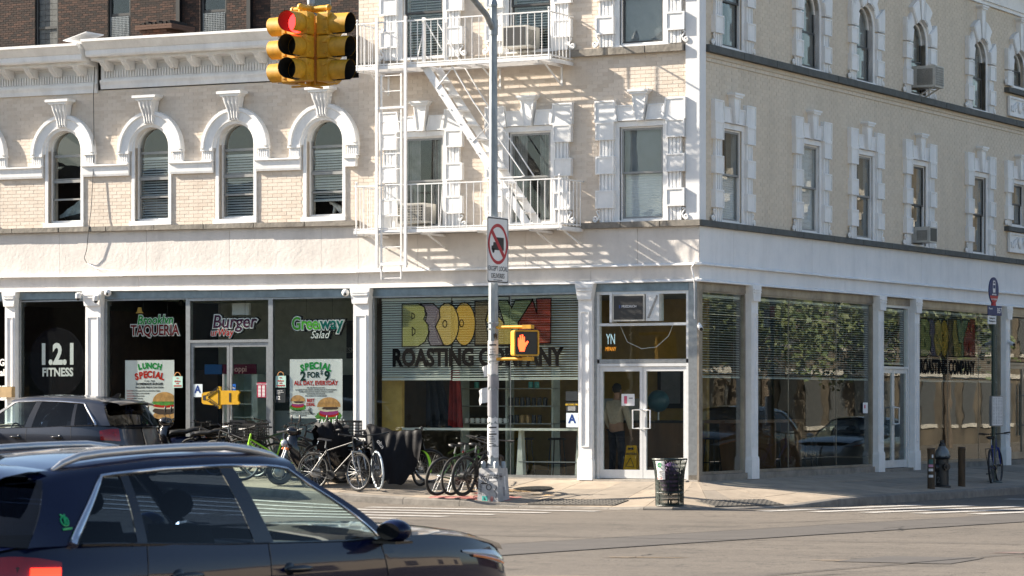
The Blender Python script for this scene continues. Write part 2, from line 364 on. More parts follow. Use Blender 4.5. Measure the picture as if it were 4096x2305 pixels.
def blob(cx, cy, rx, ry, m, name, a=0., n=22, dz=.006):
    pts = []
    for k in range(n):
        t = 2*pi*k/n; r = random.uniform(.55, 1.1)
        px, py = rx*r*cos(t), ry*r*sin(t); pts.append((cx+px*cos(a)-py*sin(a), cy+px*sin(a)+py*cos(a)))
    return decal(name, pts, m, sidewalk, swz, dz)
for b_ in ((-5.3, -2.75, .9, .16), (-4.4, -2.9, .8, .14), (-3.6, -2.9, 1.0, .2), (-2.7, -2.75, .9, .2), (-2.3, -2.4, .5, .15), (-3.1, -2.25, .5, .1), (-1.6, -2.0, .5, .1)):
    blob(*b_, M['redspray'], 'red_paint_mark', .05)
for b_ in ((-3.3, -1.7, .9, .13), (-1.9, -1.9, .7, .1)):
    blob(*b_, M['yelspray'], 'yellow_paint_mark', .1, dz=.008)
def rblob(cx, cy, rx, ry, m, name, a=0., n=20):
    pts = []
    for k in range(n):
        t = 2*pi*k/n; r = random.uniform(.5, 1.1); px, py = rx*r*cos(t), ry*r*sin(t); pts.append((cx+px*cos(a)-py*sin(a), cy+px*sin(a)+py*cos(a)))
    return decal(name, pts, m, road, roadz, .006)
M['redroad'] = mat('faded_red_road_mark', (.17, .10, .088), .85, var=.2, scale=12, col2=(.14, .12, .10))
M['yelroad'] = mat('faded_yellow_road_mark', (.21, .145, .08), .85, var=.2, scale=12, col2=(.14, .12, .10))
for (px, py) in ((11.8, -14.5), (12.4, -15.2)): rblob(px, py, 1.1, .25, M['redroad'], 'red_road_mark', .5)
for (px, py) in ((8.6, -22), (9.6, -25.5), (7.6, -18), (10.2, -17.4), (13, -20)): rblob(px, py, .6, .15, M['yelroad'], 'yellow_road_mark', .4)
# crack lines, tar filled
M['tar'] = mat('tar_crack', (.02, .019, .018), .8)
def crack(p, q, n=26, amp=.12, w=.022):
    p = Vector(p); q = Vector(q); d = q-p; nn = Vector((-d.y, d.x)).normalized(); mb = B(); off = 0; prev = None
    for k in range(n+1):
        off += random.uniform(-amp, amp)*.4; c = p+d*k/n+nn*off; ww = w*random.uniform(.3, 1.3)*(1-abs(2*k/n-1)**3)
        cur = [(v.x, v.y, roadz(v.x, v.y)+.0075) for v in (c-nn*ww, c+nn*ww)]
        if prev: mb.add([prev[0], cur[0], cur[1], prev[1]], [(0, 1, 2, 3)])
        prev = cur
    return mb.build('tar_crack', M['tar'], road)
crack((4.0, -9.2), (6.2, -4.2)); crack((6.5, -2.6), (8.5, -1.2)); crack((9.2, -26), (11.6, -18.5), amp=.2); crack((2.2, -6.2), (3.6, -4.6)); crack((11, -12), (13.5, -9.5))

# tar seams along the trench, utility covers and small patches in the carriageway
M['seam'] = mat('tar_seam', (.045, .04, .036), .6, var=.2)
for dx in (-.88, .88):
    strip([(4.0+dx, -27), (4.7+dx, -21), (5.4+dx, -16), (6.2+dx, -11), (7.4+dx, -4.2), (8.2+dx, 1)], .05, M['seam'], 'tar_seam', .0095)
strip([(-30, -13.5), (-8, -13.2), (3.6, -13.6), (12, -12.4), (26, -11)], .04, M['seam'], 'tar_seam', .011); strip([(9.4, -30), (10.6, -20), (12.4, -8), (14, 4)], .04, M['seam'], 'tar_seam', .0112)
for (x, y, r) in ((-3.0, -12.0, .3),):
    c = B(); c.lathe([(r, -.01), (r, .008), (r*.9, .012), (r*.3, .012), (0, .011)], n=26)
    for k in range(5): c.box(-r*.6, r*.6, -r*.5+k*r*.25-.01, -r*.5+k*r*.25+.01, .012, .016)
    c.build('road_cover', mat('iron_road_cover', (.06, .055, .05), .55, .5, var=.2), road, (x, y, roadz(x, y)+.004), smooth=40)
for (x0, x1, y0, y1) in ((10.0, 11.4, -17.8, -16.2), (-1.5, .6, -17.5, -15.8), (13.2, 14.2, -14.5, -11.8)):
    decal('asphalt_patch', [(x0, y0), (x1, y0+.15), (x1-.1, y1), (x0+.1, y1-.1)], M['patch'], road, roadz, .0065)
for k in range(14):
    a = random.uniform(0, 6); px, py = random.uniform(6, 14), random.uniform(-28, -5); crack((px, py), (px+1.6*cos(a), py+1.6*sin(a)), n=14, amp=.15, w=.014)
# ---------------- facade helpers ----------------
def pl(side, u, z, w=0.):
    return ((u, -w, z), (0, 0, 0)) if side == 'L' else ((w, u, z), (0, 0, pi/2))
def put(name, me, side, u, z, w=0., parent=None):
    l, r = pl(side, u, z, w); return ob(name, me, parent, l, r)
def bput(mb, name, m, side, parent, u=0., z=0., w=0., smooth=None, attr=False):
    return put(name, mb.mesh(name, m, smooth, attr), side, u, z, w, parent)
def panel(mb, pts, d, border=.03, recess=.014, y0=0.):
    """block standing out of the wall by d, with a sunk panel on its face"""
    n = len(pts); cx = sum(p[0] for p in pts)/n; cz = sum(p[1] for p in pts)/n; ins = []
    for i in range(n):
        p = Vector(pts[i]); a = (Vector(pts[i-1])-p).normalized(); b = (Vector(pts[(i+1) % n])-p).normalized()
        s = abs(a.x*b.y-a.y*b.x); q = p+(a+b)*border/max(s, .3); ins.append((q.x, q.y))
    A = [(p[0], y0, p[1]) for p in pts]; F = [(p[0], y0-d, p[1]) for p in pts]; G = [(p[0], y0-d, p[1]) for p in ins]; H = [(p[0], y0-d+recess, p[1]) for p in ins]
    fs = [(i, n+i, n+(i+1) % n, (i+1) % n) for i in range(n)]; fs = [f[::-1] for f in fs]
    fs += [(n+i, n+(i+1) % n, 2*n+(i+1) % n, 2*n+i) for i in range(n)]
    fs += [(2*n+i, 2*n+(i+1) % n, 3*n+(i+1) % n, 3*n+i) for i in range(n)]
    fs.append(tuple(range(3*n, 4*n)))
    return mb.add(A+F+G+H, fs)
def rectp(x0, x1, z0, z1): return [(x0, z0), (x1, z0), (x1, z1), (x0, z1)]
def ivsub(iv, holes):
    for a, b in holes:
        out = []
        for c, d in iv:
            if b <= c or a >= d: out.append((c, d)); continue
            if a > c: out.append((c, a))
            if b < d: out.append((b, d))
        iv = out
    return iv
def hole_iv(holes, z0, z1):
    r = []
    for h in holes:
        if h[0] == 'r':
            if h[3] < z1 and h[4] > z0: r.append((h[1], h[2]))
        else:
            zm = (z0+z1)/2-h[2]
            if -.02 < zm < h[3]: s = sqrt(max(0, h[3]**2-zm**2)); r.append((h[1]-s, h[1]+s))
    return r
BM = {}
def brickwork(side, wall, u0, u1, z0, z1, holes, m, bl=.213, bh=.063, mo=.009, dep=.0035, near=None, k=0., x0=0., nind=300, w0=0., label=None):
    """running bond laid brick by brick; the ones nearest `near` are objects, the rest one joined field"""
    full = []; mb = B(); row = 0; z = z0
    while z+bh < z1+.001:
        off = (row % 2)*(bl+mo)/2; iv = ivsub([(u0, u1)], hole_iv(holes, z, z+bh)); u = u0-off-(bl+mo)
        while u < u1:
            for c, d in iv:
                a, b = max(u, c), min(u+bl, d)
                if b-a > .03:
                    v = random.random(); v = v**2 if random.random() < .7 else v
                    zz = z+k*(x0-(a+b)/2)
                    if b-a > bl-.002: full.append((a, zz, v))
                    else: mb.cur = v; j = random.uniform(0, .002); mb.box(a, b, -dep-j-w0, 0, zz, zz+bh, False)
            u += bl+mo
        z += bh+mo; row += 1
    full.sort(key=lambda t: (t[0]-near[0])**2+(t[1]-near[1])**2)
    vs = []
    for q in range(6):
        key = (m.name, q, bl)
        if key not in BM:
            t = B(); t.cur = (.02, .1, .25, .45, .7, .95)[q]; t.box(0, bl, -dep-.0005*q, 0, 0, bh, False); BM[key] = t.mesh('brick', m, attr=True)
        vs.append(BM[key])
    for a, zz, v in full[:nind]:
        q = min(range(6), key=lambda i: abs((.02, .1, .25, .45, .7, .95)[i]-v))
        ob('brick', vs[q], wall, (a, -w0, zz))
    for a, zz, v in full[nind:]:
        mb.cur = v; j = random.uniform(0, .002); mb.box(a, a+bl, -dep-j-w0, 0, zz, zz+bh, False)
    o = bput(mb, 'brick_field', m, 'L', wall, attr=True); tag(o, kind='stuff')
def wallmesh(u0, u1, z0, z1, holes, th=.32, k=0., x0=0.):
    """backing wall slab with the openings cut"""
    us = sorted({u0, u1, *[v for h in holes for v in ((h[1], h[2]) if h[0] == 'r' else (h[1]-h[3], h[1]+h[3]))]})
    zs = sorted({z0, z1, *[v for h in holes for v in ((h[3], h[4]) if h[0] == 'r' else (h[2], h[2]+h[3]))]})
    us = [u for u in us if u0 <= u <= u1]; zs = [z for z in zs if z0 <= z <= z1]; mb = B()
    for a, b in zip(us[:-1], us[1:]):
        for c, d in zip(zs[:-1], zs[1:]):
            um, zm = (a+b)/2, (c+d)/2; ins = False
            for h in holes:
                if h[0] == 'r': ins |= h[1] < um < h[2] and h[3] < zm < h[4]
                else: ins |= abs(um-h[1]) < h[3] and h[2] < zm < h[2]+h[3]
            if not ins: mb.box(a, b, 0, th, c, d)
    for h in holes:
        if h[0] == 'a':   # spandrels over an arch
            _, c, zc, R = h[:4]
            for s in (-1, 1):
                n = 8; arc = [(c+s*R*cos(pi/2*i/n), zc+R*sin(pi/2*i/n)) for i in range(n+1)]; cor = (c+s*R, zc+R)
                for i in range(n):
                    t = [arc[i], cor, arc[i+1]] if s > 0 else [arc[i], arc[i+1], cor]
                    mb.prism(t, 0, th)
    if k: mb.shear(k, x0)
    return mb

# ---------------- corner building ----------------
corner = thing('corner_building', 'cream and white corner building with quoined windows above the coffee shop', 'building')
HT = 11.35
LW = [-5.84, -3.50, -1.155]                        # window centres on the avenue front
RW = [1.47, 5.245, 8.117, 11.21, 15.04, 17.69]       # and on the side street front
ZS2, ZS3, OW, OH2, OH3 = 4.80, 8.06, .90, 1.74, 1.72
AR, ASP = .45, 9.17
holesL = [('r', u-OW/2, u+OW/2, z, z+h) for u in LW for z, h in ((ZS2, OH2), (ZS3, OH3))]
HR2 = [(ZS2, OH2)]*5+[(5.56, .98)]; HR3 = [ZS3]*5+[8.82]
holesR = [('r', u-OW/2, u+OW/2, z, z+h) for u, (z, h) in zip(RW, HR2)]+[('r', RW[0]-OW/2, RW[0]+OW/2, ZS3, ZS3+OH3)]
holesR += [('r', u-OW/2, u+OW/2, z, ASP) for u, z in zip(RW[1:], HR3[1:])]+[('a', u, ASP, AR) for u in RW[1:]]
wl = bput(wallmesh(-7.28, 0, 4.66, HT, holesL), 'wall', M['mortL'], 'L', corner)
wr = bput(wallmesh(.32, 24, 4.66, HT, holesR), 'wall', M['mortR'], 'R', corner)
mskL = [('r', u-.56, u+.56, z-.05, z+h+.08) for u in LW for z, h in ((ZS2, OH2), (ZS3, OH3))]
mskR = [('r', u-.56, u+.56, z-.05, z+h+.08) for u, (z, h) in zip(RW, HR2)]+[('r', RW[0]-.56, RW[0]+.56, ZS3-.05, ZS3+OH3+.08)]
mskR += [('r', u-.56, u+.56, z-.05, ASP) for u, z in zip(RW[1:], HR3[1:])]+[('a', u, ASP, .56) for u in RW[1:]]
for (z0, z1) in ((4.775, 7.92), (8.03, HT-.4)):
    if z0 < 7:
        brickwork('L', wl, -7.28, -.25, z0, z1, mskL, M['brickL'], near=(-1.5, 6.9), nind=220)
        brickwork('R', wr, .25, 22, z0, z1-.0, mskR, M['brickR'], near=(1.5, 7.3), nind=220)
    else:
        brickwork('L', wl, -7.28, -.25, z0, z1, mskL, M['brickL'], near=(-1.5, 8.3), nind=80)
        brickwork('R', wr, .25, 22, z0, z1-.45, mskR, M['brickR'], near=(2.5, 8.5), nind=80)
# back, roof, floors
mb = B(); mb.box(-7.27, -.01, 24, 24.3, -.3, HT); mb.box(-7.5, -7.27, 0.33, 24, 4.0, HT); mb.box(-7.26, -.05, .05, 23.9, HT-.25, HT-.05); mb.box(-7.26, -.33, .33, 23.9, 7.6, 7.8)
mb.box(-7.2, -1.5, 1.7, 1.8, 4.8, 7.55); mb.box(-7.2, -1.5, 1.7, 1.8, 7.85, 11); mb.box(-1.7, -1.6, 1.8, 23.8, 4.8, 7.55); mb.box(-1.7, -1.6, 1.8, 23.8, 7.85, 11); mb.build('shell', M['dark'], corner)  # dark partitions added behind the upper windows so the panes read dark
# corner pilaster strip
mb = B(); mb.box(-.235, .045, -.045, .0, 4.775, HT-.4); mb.box(.0, .045, .0, .235, 4.775, HT-.4); mb.build('corner_pilaster', M['stucco2'], corner)
# belt courses and sills: separate stones
def stones(side, u0, u1, z0, z1, w, m, n, name='sill_stone', k=0., x0=0.):
    e = (u1-u0)/n
    for i in range(n):
        a, b = u0+i*e+.004, u0+(i+1)*e-.004; mb = B()
        pts = [(a, -w-.02), (a+.01, -w-.03+random.uniform(-.006, .006)), (b-.01, -w-.03+random.uniform(-.006, .006)), (b, -w-.02), (b, .02), (a, .02)]
        mb.prism(pts[::1], z0+.004, z1, 'xy')
        mb.v = [(x, y, z+k*(x0-x)) for x, y, z in mb.v]
        bput(mb, name, m, side, corner if x0 == 0 else lb)
stones('L', -7.26, -.26, 7.885, 8.02, .08, M['stone'], 9); stones('L', -7.26, .10, 4.66, 4.772, .10, M['stone'], 9)
stones('R', .27, 22, 7.885, 8.02, .08, M['stoneR'], 14); stones('R', -.12, 22, 4.66, 4.772, .10, M['stoneR'], 14)
mb = B(); mb.box(.25, 22, -.028, 0, 7.80, 7.81); mb.box(.25, 22, -.028, 0, 7.72, 7.73); bput(mb, 'string_mould', M['mortR'], 'R', corner)
# fascia: render panels with joints
def fascia(side, us, z0, z1, m, parent, w=.03, k=0., x0=0.):
    for a, b in zip(us[:-1], us[1:]):
        mb = B(); n = max(2, int((b-a)/.25)); rows = []
        mb.box(a+.003, b-.003, -w, .02, z0, z1)
        if k: mb.shear(k, x0)
        bput(mb, 'fascia_panel', m, side, parent)
fascia('L', [-7.28, -5.94, -3.576, -1.223, .03], 3.99, 4.662, M['stucco'], corner); fascia('L', [-7.28, -2.2, .03], 3.688, 3.95, M['stucco'], corner)
fascia('R', [-.0, 1.511, 5.281, 8.191, 11.324, 15.142, 18.9, 22], 3.99, 4.662, M['stucco2'], corner); fascia('R', [0, 7, 14, 22], 3.688, 3.95, M['stucco2'], corner)
def trim(side, u0, u1, z0, z1, w, parent, m=None, n=3, k=0., x0=0.):
    e = (u1-u0)/n
    for i in range(n):
        mb = B(); a, b = u0+i*e, u0+(i+1)*e-.003; dz = random.uniform(-.004, .004)
        pts = [(0, z0+dz), (-w, z0+dz), (-w, z0+.02+dz), (-w*.75, z1-.01+dz), (-w*.3, z1+dz), (0, z1+dz)]
        v0 = [(a, y, z) for y, z in pts]; v1 = [(b, y, z) for y, z in pts]; q = len(pts)
        mb.add(v0+v1, [tuple(range(q)), tuple(range(2*q-1, q-1, -1))]+[(i_, q+i_, q+(i_+1) % q, (i_+1) % q) for i_ in range(q)])
        if k: mb.shear(k, x0)
        bput(mb, 'cornice_trim', m or M['white'], side, parent)
trim('L', -7.26, .10, 3.945, 3.995, .12, corner, n=4); trim('L', -7.26, .10, 3.642, 3.692, .11, corner, n=5)
trim('R', -.11, 22, 3.945, 3.995, .12, corner, n=4); trim('R', -.10, 22, 3.642, 3.692, .11, corner, n=4)
# crown cornice (seen at the top right only)
mb = B()
for (z0, z1, w) in ((10.48, 10.56, .06), (10.56, 10.62, .1), (10.62, 10.95, .08), (10.95, 11.05, .3), (11.05, 11.2, .5), (11.2, 11.36, .6)): mb.box(-w, 24, -w, 0, z0, z1)
bput(mb, 'cornice', M['white'], 'R', corner)
mb = B()
for (z0, z1, w) in ((10.48, 10.56, .06), (10.56, 10.62, .1), (10.62, 10.95, .08), (10.95, 11.05, .3), (11.05, 11.2, .5), (11.2, 11.36, .6)): mb.box(-7.3, -.001, -w, 0, z0, z1)
bput(mb, 'cornice', M['white'], 'L', corner)

# ---- windows ----
SM = {}
def shared(key, fn):
    if key not in SM: SM[key] = fn()
    return SM[key]
def m_block():
    return panel(B(), rectp(-.19, .19, 0, .335), .10).mesh('quoin_block', M['white'])
def m_flute(h):
    mb = B(); mb.box(-.14, .14, -.035, 0, 0, h)
    for q in (-.11, -.03, .05): mb.box(q, q+.05, -.055, -.035, 0, h)
    mb.box(.115, .14, -.065, -.035, 0, h); mb.box(-.14, -.125, -.065, -.035, 0, h)
    return mb.mesh('fluted_strip', M['white'])
def m_scroll(s):
    pts = []
    for i in range(15):
        a = i/14*2.6*pi; r = .052*(1-i/18); pts.append((s*(.0+r*sin(a)), -.05, .06-r*cos(a)))
    pts = pts[::-1]; c = pts[-1]
    pts += [(c[0]-s*.05, -.05, .05), (c[0]-s*.075, -.05, .11), (c[0]-s*.04, -.05, .17), (c[0]-s*.02, -.05, .20), (c[0]-s*.05, -.05, .225), (c[0]-s*.075, -.05, .205)]
    return B().tube(pts, .019, 6).mesh('scroll_ornament', M['white'], 40)
def m_key(hw0, hw1, zt, d=.13, cap=True):
    mb = B(); panel(mb, [(-hw0, 0), (hw0, 0), (hw1, zt), (-hw1, zt)], d, .022)
    if cap:
        mb.prism([(-hw1-.02, zt), (hw1+.02, zt), (hw1+.055, zt+.045), (-hw1-.055, zt+.045)], -d-.03, 0)
        mb.box(-hw1-.07, hw1+.07, -d-.05, 0, zt+.045, zt+.085)
    return mb.mesh('keystone', M['white'])
def m_frame(w, h):
    mb = B()
    for s in (-1, 1): mb.box(min(s*w/2, s*(w/2+.11)), max(s*w/2, s*(w/2+.11)), -.02, .2, 0, h)
    mb.box(-w/2-.11, w/2+.11, -.025, .2, h, h+.1); mb.box(-w/2-.16, w/2+.16, -.05, .2, -.055, 0)
    for s in (-1, 1): mb.box(min(s*(w/2-.03), s*w/2), max(s*(w/2-.03), s*w/2), .03, .2, 0, h)
    mb.box(-w/2+.03, w/2-.03, .03, .2, h-.03, h); mb.box(-w/2+.03, w/2-.03, .03, .2, 0, .035)
    return mb.mesh('window', M['white'])
def m_sash(w, h):
    mb = B(); t = .038
    mb.box(-w/2, -w/2+t, 0, .03, 0, h); mb.box(w/2-t, w/2, 0, .03, 0, h); mb.box(-w/2+t, w/2-t, 0, .03, 0, t); mb.box(-w/2+t, w/2-t, 0, .03, h-t, h)
    return mb
def slatmesh(w, h, pitch=.05, tilt=.5, d=.045, m=None, name='blind'):
    mb = B(); n = int(h/pitch)
    for i in range(n):
        z = i*pitch+.02; a = tilt
        mb.add([(-w/2, -d/2*cos(a), z-d/2*sin(a)), (w/2, -d/2*cos(a), z-d/2*sin(a)), (w/2, 0, z+.004), (-w/2, 0, z+.004), (w/2, d/2*cos(a), z+d/2*sin(a)), (-w/2, d/2*cos(a), z+d/2*sin(a))], [(0, 1, 2, 3), (3, 2, 4, 5)])
    mb.box(-w/2, w/2, -.02, .02, n*pitch, n*pitch+.05); mb.box(-w/2, w/2, -.018, .018, -.02, 0.004)
    for q in (-.36, 0, .36): mb.box(w*q-.001, w*q+.001, -.024, -.022, 0, n*pitch)
    return mb.mesh(name, m or M['blind'])
def dress(win, w, h, kind, zmid):
    """what hangs behind the glass"""
    iw = w-.06
    if kind.startswith('shade'):
        f = float(kind[5:]); mb = B(); n = 40
        mb.grid([[(-iw/2, .125+(.006 if i % 2 else 0), .04+(h*f)*i/n), (iw/2, .125+(.006 if i % 2 else 0), .04+(h*f)*i/n)] for i in range(n+1)], True)
        mb.build('pleated_shade', M['blindsh'], win)
    elif kind.startswith('roller'):
        f = float(kind[6:]); B().box(-iw/2, iw/2, .125, .13, h*f, h).build('roller_shade', mat('grey_roller', (.27, .28, .29), .8, var=.06), win)
    elif kind.startswith('blind'):
        a, b = [float(v) for v in kind[5:].split(',')]; mm = slatmesh(iw, h*(b-a)-.05, .05, .55)
        o = ob('blind', mm, win, (0, .15, h*a+.02)); tag(o, kind='stuff')
    elif kind == 'curtain':
        mb = B()
        for s in (-1, 1):
            rows = []
            for i in range(25):
                x = s*(iw/2-.28*i/24); y = .16+.02*sin(i*1.3); rows.append([(x, y, .02), (x*.97, y, h)])
            mb.grid(rows, s > 0)
        mb.build('curtain', M['curtain'], win, smooth=60)
def sashes(win, w, h, zm, sm, arch=None):
    iw = w-.06
    lo = shared(('s', iw, zm, sm.name), lambda: m_sash(iw, zm).mesh('sash', sm)); s1 = ob('sash', lo, win, (0, .075, .035))
    ob('pane', shared(('p', iw, zm), lambda: B().box(-iw/2+.03, iw/2-.03, .012, .016, .03, zm-.03).mesh('pane', M['gl_up'])), s1)
    if not arch:
        hu = h-.03-zm-.0; up = shared(('s', iw, hu, sm.name), lambda: m_sash(iw, hu).mesh('sash', sm)); s2 = ob('sash', up, win, (0, .04, zm))
        ob('pane', shared(('p', iw, hu), lambda: B().box(-iw/2+.03, iw/2-.03, .012, .016, .03, hu-.03).mesh('pane', M['gl_up'])), s2)
def rectwin(side, u, zs, h, kind, sm, parent, quoin=True):
    win = put('window', shared(('f', OW, h), lambda: m_frame(OW, h)), side, u, zs, 0, parent)
    sashes(win, OW, h, h*.5, sm); dress(win, OW, h, kind, h*.5)
    blk = shared('blk', m_block)
    zb = [v for v in (h-1.505, h-.87, h-.235) if v > .05]
    for s in (-1, 1):
        zp = -.02
        for z in zb:
            ob('quoin_block', blk, win, (s*.725, 0, z))
            ob('fluted_strip', shared(('fl', round(z-zp, 3)), lambda: m_flute(z-zp)), win, (s*.70, 0, zp)); zp = z+.335
        ob('scroll_ornament', shared(('sc', s), lambda: m_scroll(s)), win, (s*.93, 0, -.02))
    z0 = h+.1
    for s in (-1, 1):
        c = [(-.935, 0), (-.465, 0), (-.525, .40), (-.935, .40)]; i_ = [(-.455, .01), (-.105, .01), (-.165, .30), (-.505, .30)]
        fx = (lambda P: P) if s < 0 else (lambda P: [(-x, z) for x, z in P][::-1])
        ob('head_block', shared(('hb', s), lambda: panel(B(), fx(c), .095, .03).mesh('head_block', M['white'])), win, (0, 0, z0))
        ob('head_panel', shared(('hp', s), lambda: panel(B(), fx(i_), .07, .022).mesh('head_panel', M['white'])), win, (0, 0, z0))
    ob('keystone', shared('key', lambda: m_key(.08, .145, .49)), win, (0, 0, z0))
    return win
def archwin(side, u, zs, kind, sm, parent):
    hs = ASP-zs; h = hs+AR; w = OW; mb = B()
    for s in (-1, 1): mb.box(min(s*w/2, s*(w/2+.09)), max(s*w/2, s*(w/2+.09)), -.02, .2, 0, hs)
    mb.box(-w/2-.16, w/2+.16, -.05, .2, -.055, 0)
    n = 16
    for i in range(n):
        a, b = pi*i/n, pi*(i+1)/n
        P = [(AR*cos(a), hs+AR*sin(a)), ((AR+.09)*cos(a), hs+(AR+.09)*sin(a)), ((AR+.09)*cos(b), hs+(AR+.09)*sin(b)), (AR*cos(b), hs+AR*sin(b))]
        mb.prism(P, -.02, .2)
        Q = [((AR-.04)*cos(a), hs+(AR-.04)*sin(a)), (AR*cos(a), hs+AR*sin(a)), (AR*cos(b), hs+AR*sin(b)), ((AR-.04)*cos(b), hs+(AR-.04)*sin(b))]
        mb.prism(Q, .08, .14)
    win = put('window', shared(('af', round(zs, 2)), lambda: mb.mesh('window', M['white'])), side, u, zs, 0, parent)
    zm = h*.45; sashes(win, w, h, zm, sm, True)
    iw = w-.08
    up = B(); up.box(-iw/2, iw/2, .09, .12, zm, zm+.04)
    for s in (-1, 1): up.box(min(s*iw/2, s*(iw/2-.035)), max(s*iw/2, s*(iw/2-.035)), .09, .12, zm+.04, hs)
    s2 = up.build('sash', sm, win)
    pts = [(-iw/2, zm+.04), (iw/2, zm+.04)]+[((AR-.04)*cos(pi*i/12), hs+(AR-.04)*sin(pi*i/12)) for i in range(13)]
    B().prism(pts, .102, .106).build('pane', M['gl_up'], s2)
    dress(win, w, h*.95, kind, zm)
    blk = shared('blk', m_block); zb = [v for v in (hs-.95, hs-.39) if v > -.05]
    for s in (-1, 1):
        zp = -.02
        for z in zb:
            ob('quoin_block', blk, win, (s*.725, 0, z)); ob('fluted_strip', shared(('fl', round(z-zp, 3)), lambda: m_flute(z-zp)), win, (s*.70, 0, zp)); zp = z+.335
        ob('scroll_ornament', shared(('sc', s), lambda: m_scroll(s)), win, (s*.93, 0, -.02))
        for q, (a0, a1, r0, r1, d) in enumerate(((-2, 27, .535, .95, .10), (27, 50, .53, .80, .06), (50, 77, .50, .93, .11))):
            def vm():
                m_ = 5; A_ = [radians(a0+(a1-a0)*t/m_) for t in range(m_+1)]
                P = [(r0*cos(a), r0*sin(a)) for a in A_[::-1]]+[(r1*cos(a), r1*sin(a)) for a in A_]
                if q == 0: P = [(r0*cos(a), r0*sin(a)) for a in A_[::-1]]+[(.915, r0*sin(A_[0])), (.93, .30), (.90, .48)]
                if s < 0: P = [(-x, z) for x, z in P][::-1]
                t = B(); cx = sum(p[0] for p in P)/len(P); cz = sum(p[1] for p in P)/len(P); t.prism(P, -d, 0)
                P2 = [(cx+(x-cx)*.86, cz+(z-cz)*.86) for x, z in P]; t.prism(P2, -d-.012, -d)
                return t.mesh('voussoir', M['white'])
            ob('voussoir', shared(('vs', s, q), vm), win, (0, 0, hs))
    ob('keystone', shared('keya', lambda: m_key(.09, .14, .66)), win, (0, 0, hs+.50))
    return win
kL = ['curtain', 'curtain', 'shade.52']; k3 = ['blind0,1', 'blind0,1', 'roller.02']
for u, a, b in zip(LW, kL, k3):
    rectwin('L', u, ZS2, OH2, a, M['sash'], corner); rectwin('L', u, ZS3, OH3, b, M['sashD'], corner)
B().box(LW[2]-.42, LW[2]+.42, .115, .12, ZS2+.9, ZS2+1.7).build('roller_shade', mat('grey_roller', (.27, .28, .29), .8, var=.06), corner)
for i, u in enumerate(RW):
    rectwin('R', u, *HR2[i], ['shade.5', 'shade1', 'none', 'none', 'roller.5', 'none'][i], M['sash'] if i < 3 else M['sashD'], corner)
    if i == 0: rectwin('R', u, ZS3, OH3, 'curtain', M['sashD'], corner)
    else: archwin('R', u, HR3[i], ['', 'shade.0', 'curtain', 'none', 'curtain', 'none'][i], M['sashD'], corner)
# relief panels right of the last bay
for z in (8.07, 4.9):
    mb = B(); panel(mb, rectp(-.75, .75, 0, .46), .06, .05, .03)
    for s in (-1, 1):
        for q in range(5):
            a = q*.9; mb.tube([(s*(.12+.1*q), -.05, .23+.08*sin(a)), (s*(.2+.1*q), -.055, .23+.13*cos(a)), (s*(.26+.09*q), -.05, .2-.1*sin(a))], .018, 5)
    mb.sph((0, -.05, .23), (.1, .04, .14), 10, 6)
    bput(mb, 'relief_panel', M['white'], 'R', corner, 17.69, z+.02, .02, 40)
for z in (8.62, 5.40): stones('R', 16.75, 18.7, z, z+.11, .10, M['stoneR'], 2)
# ---------------- corner building: shopfront ----------------
M['ochre'] = mat('ochre_plaster', (.46, .30, .09), .85, var=.1); M['ceil'] = mat('pale_ceiling', (.55, .56, .52), .9)
M['wood'] = mat('brown_wood', (.20, .10, .045), .5, var=.25, scale=3, streak=.15); M['tile'] = mat('floor_tile', (.16, .14, .12), .5, var=.15)
mb = B(); mb.box(-7.26, -.01, .02, 23.9, -.32, -.012); mb.build('shop_floor', M['tile'], corner)
mb = B(); mb.box(-7.25, -.02, .05, 23.9, 3.56, 3.75); mb.build('shop_ceiling', M['ceil'], corner)
mb = B(); mb.box(-7.25, -7.15, .3, 23.8, 0, 3.55); mb.build('shop_wall', mat('dark_brown_plaster', (.07, .05, .03), .85), corner)
mb = B(); mb.box(-7.14, -2.6, 6.0, 6.12, 0, 3.55); mb.build('shop_wall', M['ochre'], corner)
mb = B(); mb.box(-7.1, -.1, 23.7, 23.85, 0, 3.55); mb.build('shop_wall', M['dark'], corner)
def header(side, segs, m, parent, k=0., x0=0.):
    for a, b in segs:
        mb = B(); mb.box(a+.002, b-.002, -.0, .10, 3.485, 3.642)
        if k: mb.shear(k, x0)
        bput(mb, 'metal_header', m, side, parent)
header('L', [(-7.0, -4.6), (-4.6, -2.42), (-2.13, -.19)], M['bluesteel'], corner)
header('R', [(.04, 2.14), (2.5, 5.6), (5.6, 8.7), (8.98, 10.78), (11.05, 16.6), (16.9, 22)], M['tansteel'], corner)
def pilaster(side, u0, u1, parent, d=.10, z0=-.03, z1=3.642, dz=0.):
    w = u1-u0; mb = B()
    mb.box(-w/2, w/2, -d, .1, z0+.42, z1-.3)
    panel(mb, rectp(-w/2+.05, w/2-.05, z0+.62, z1-.52), .018, .02, .03, -d+.0)
    mb.prism([(-w/2, z1-.3), (w/2, z1-.3), (w/2+.02, z1-.18), (w/2+.05, z1-.02), (w/2+.05, z1-.003), (-w/2-.05, z1-.003), (-w/2-.05, z1-.02), (-w/2-.02, z1-.18)], -d-.05, .1)
    mb.box(-w/2-.015, w/2+.015, -d-.07, -d-.05, z1-.09, z1-.065); mb.box(-w/2-.005, w/2+.005, -d-.07, -d-.05, z1-.14, z1-.12)
    mb.prism([(-w/2-.02, z0), (w/2+.02, z0), (w/2+.02, z0+.36), (w/2, z0+.42), (-w/2, z0+.42), (-w/2-.02, z0+.36)], -d-.02, .1)
    return bput(mb, 'pilaster', M['white'], side, parent, (u0+u1)/2, dz)
for a, b in ((-7.35, -7.0), (-2.42, -2.14)): pilaster('L', a, b, corner)
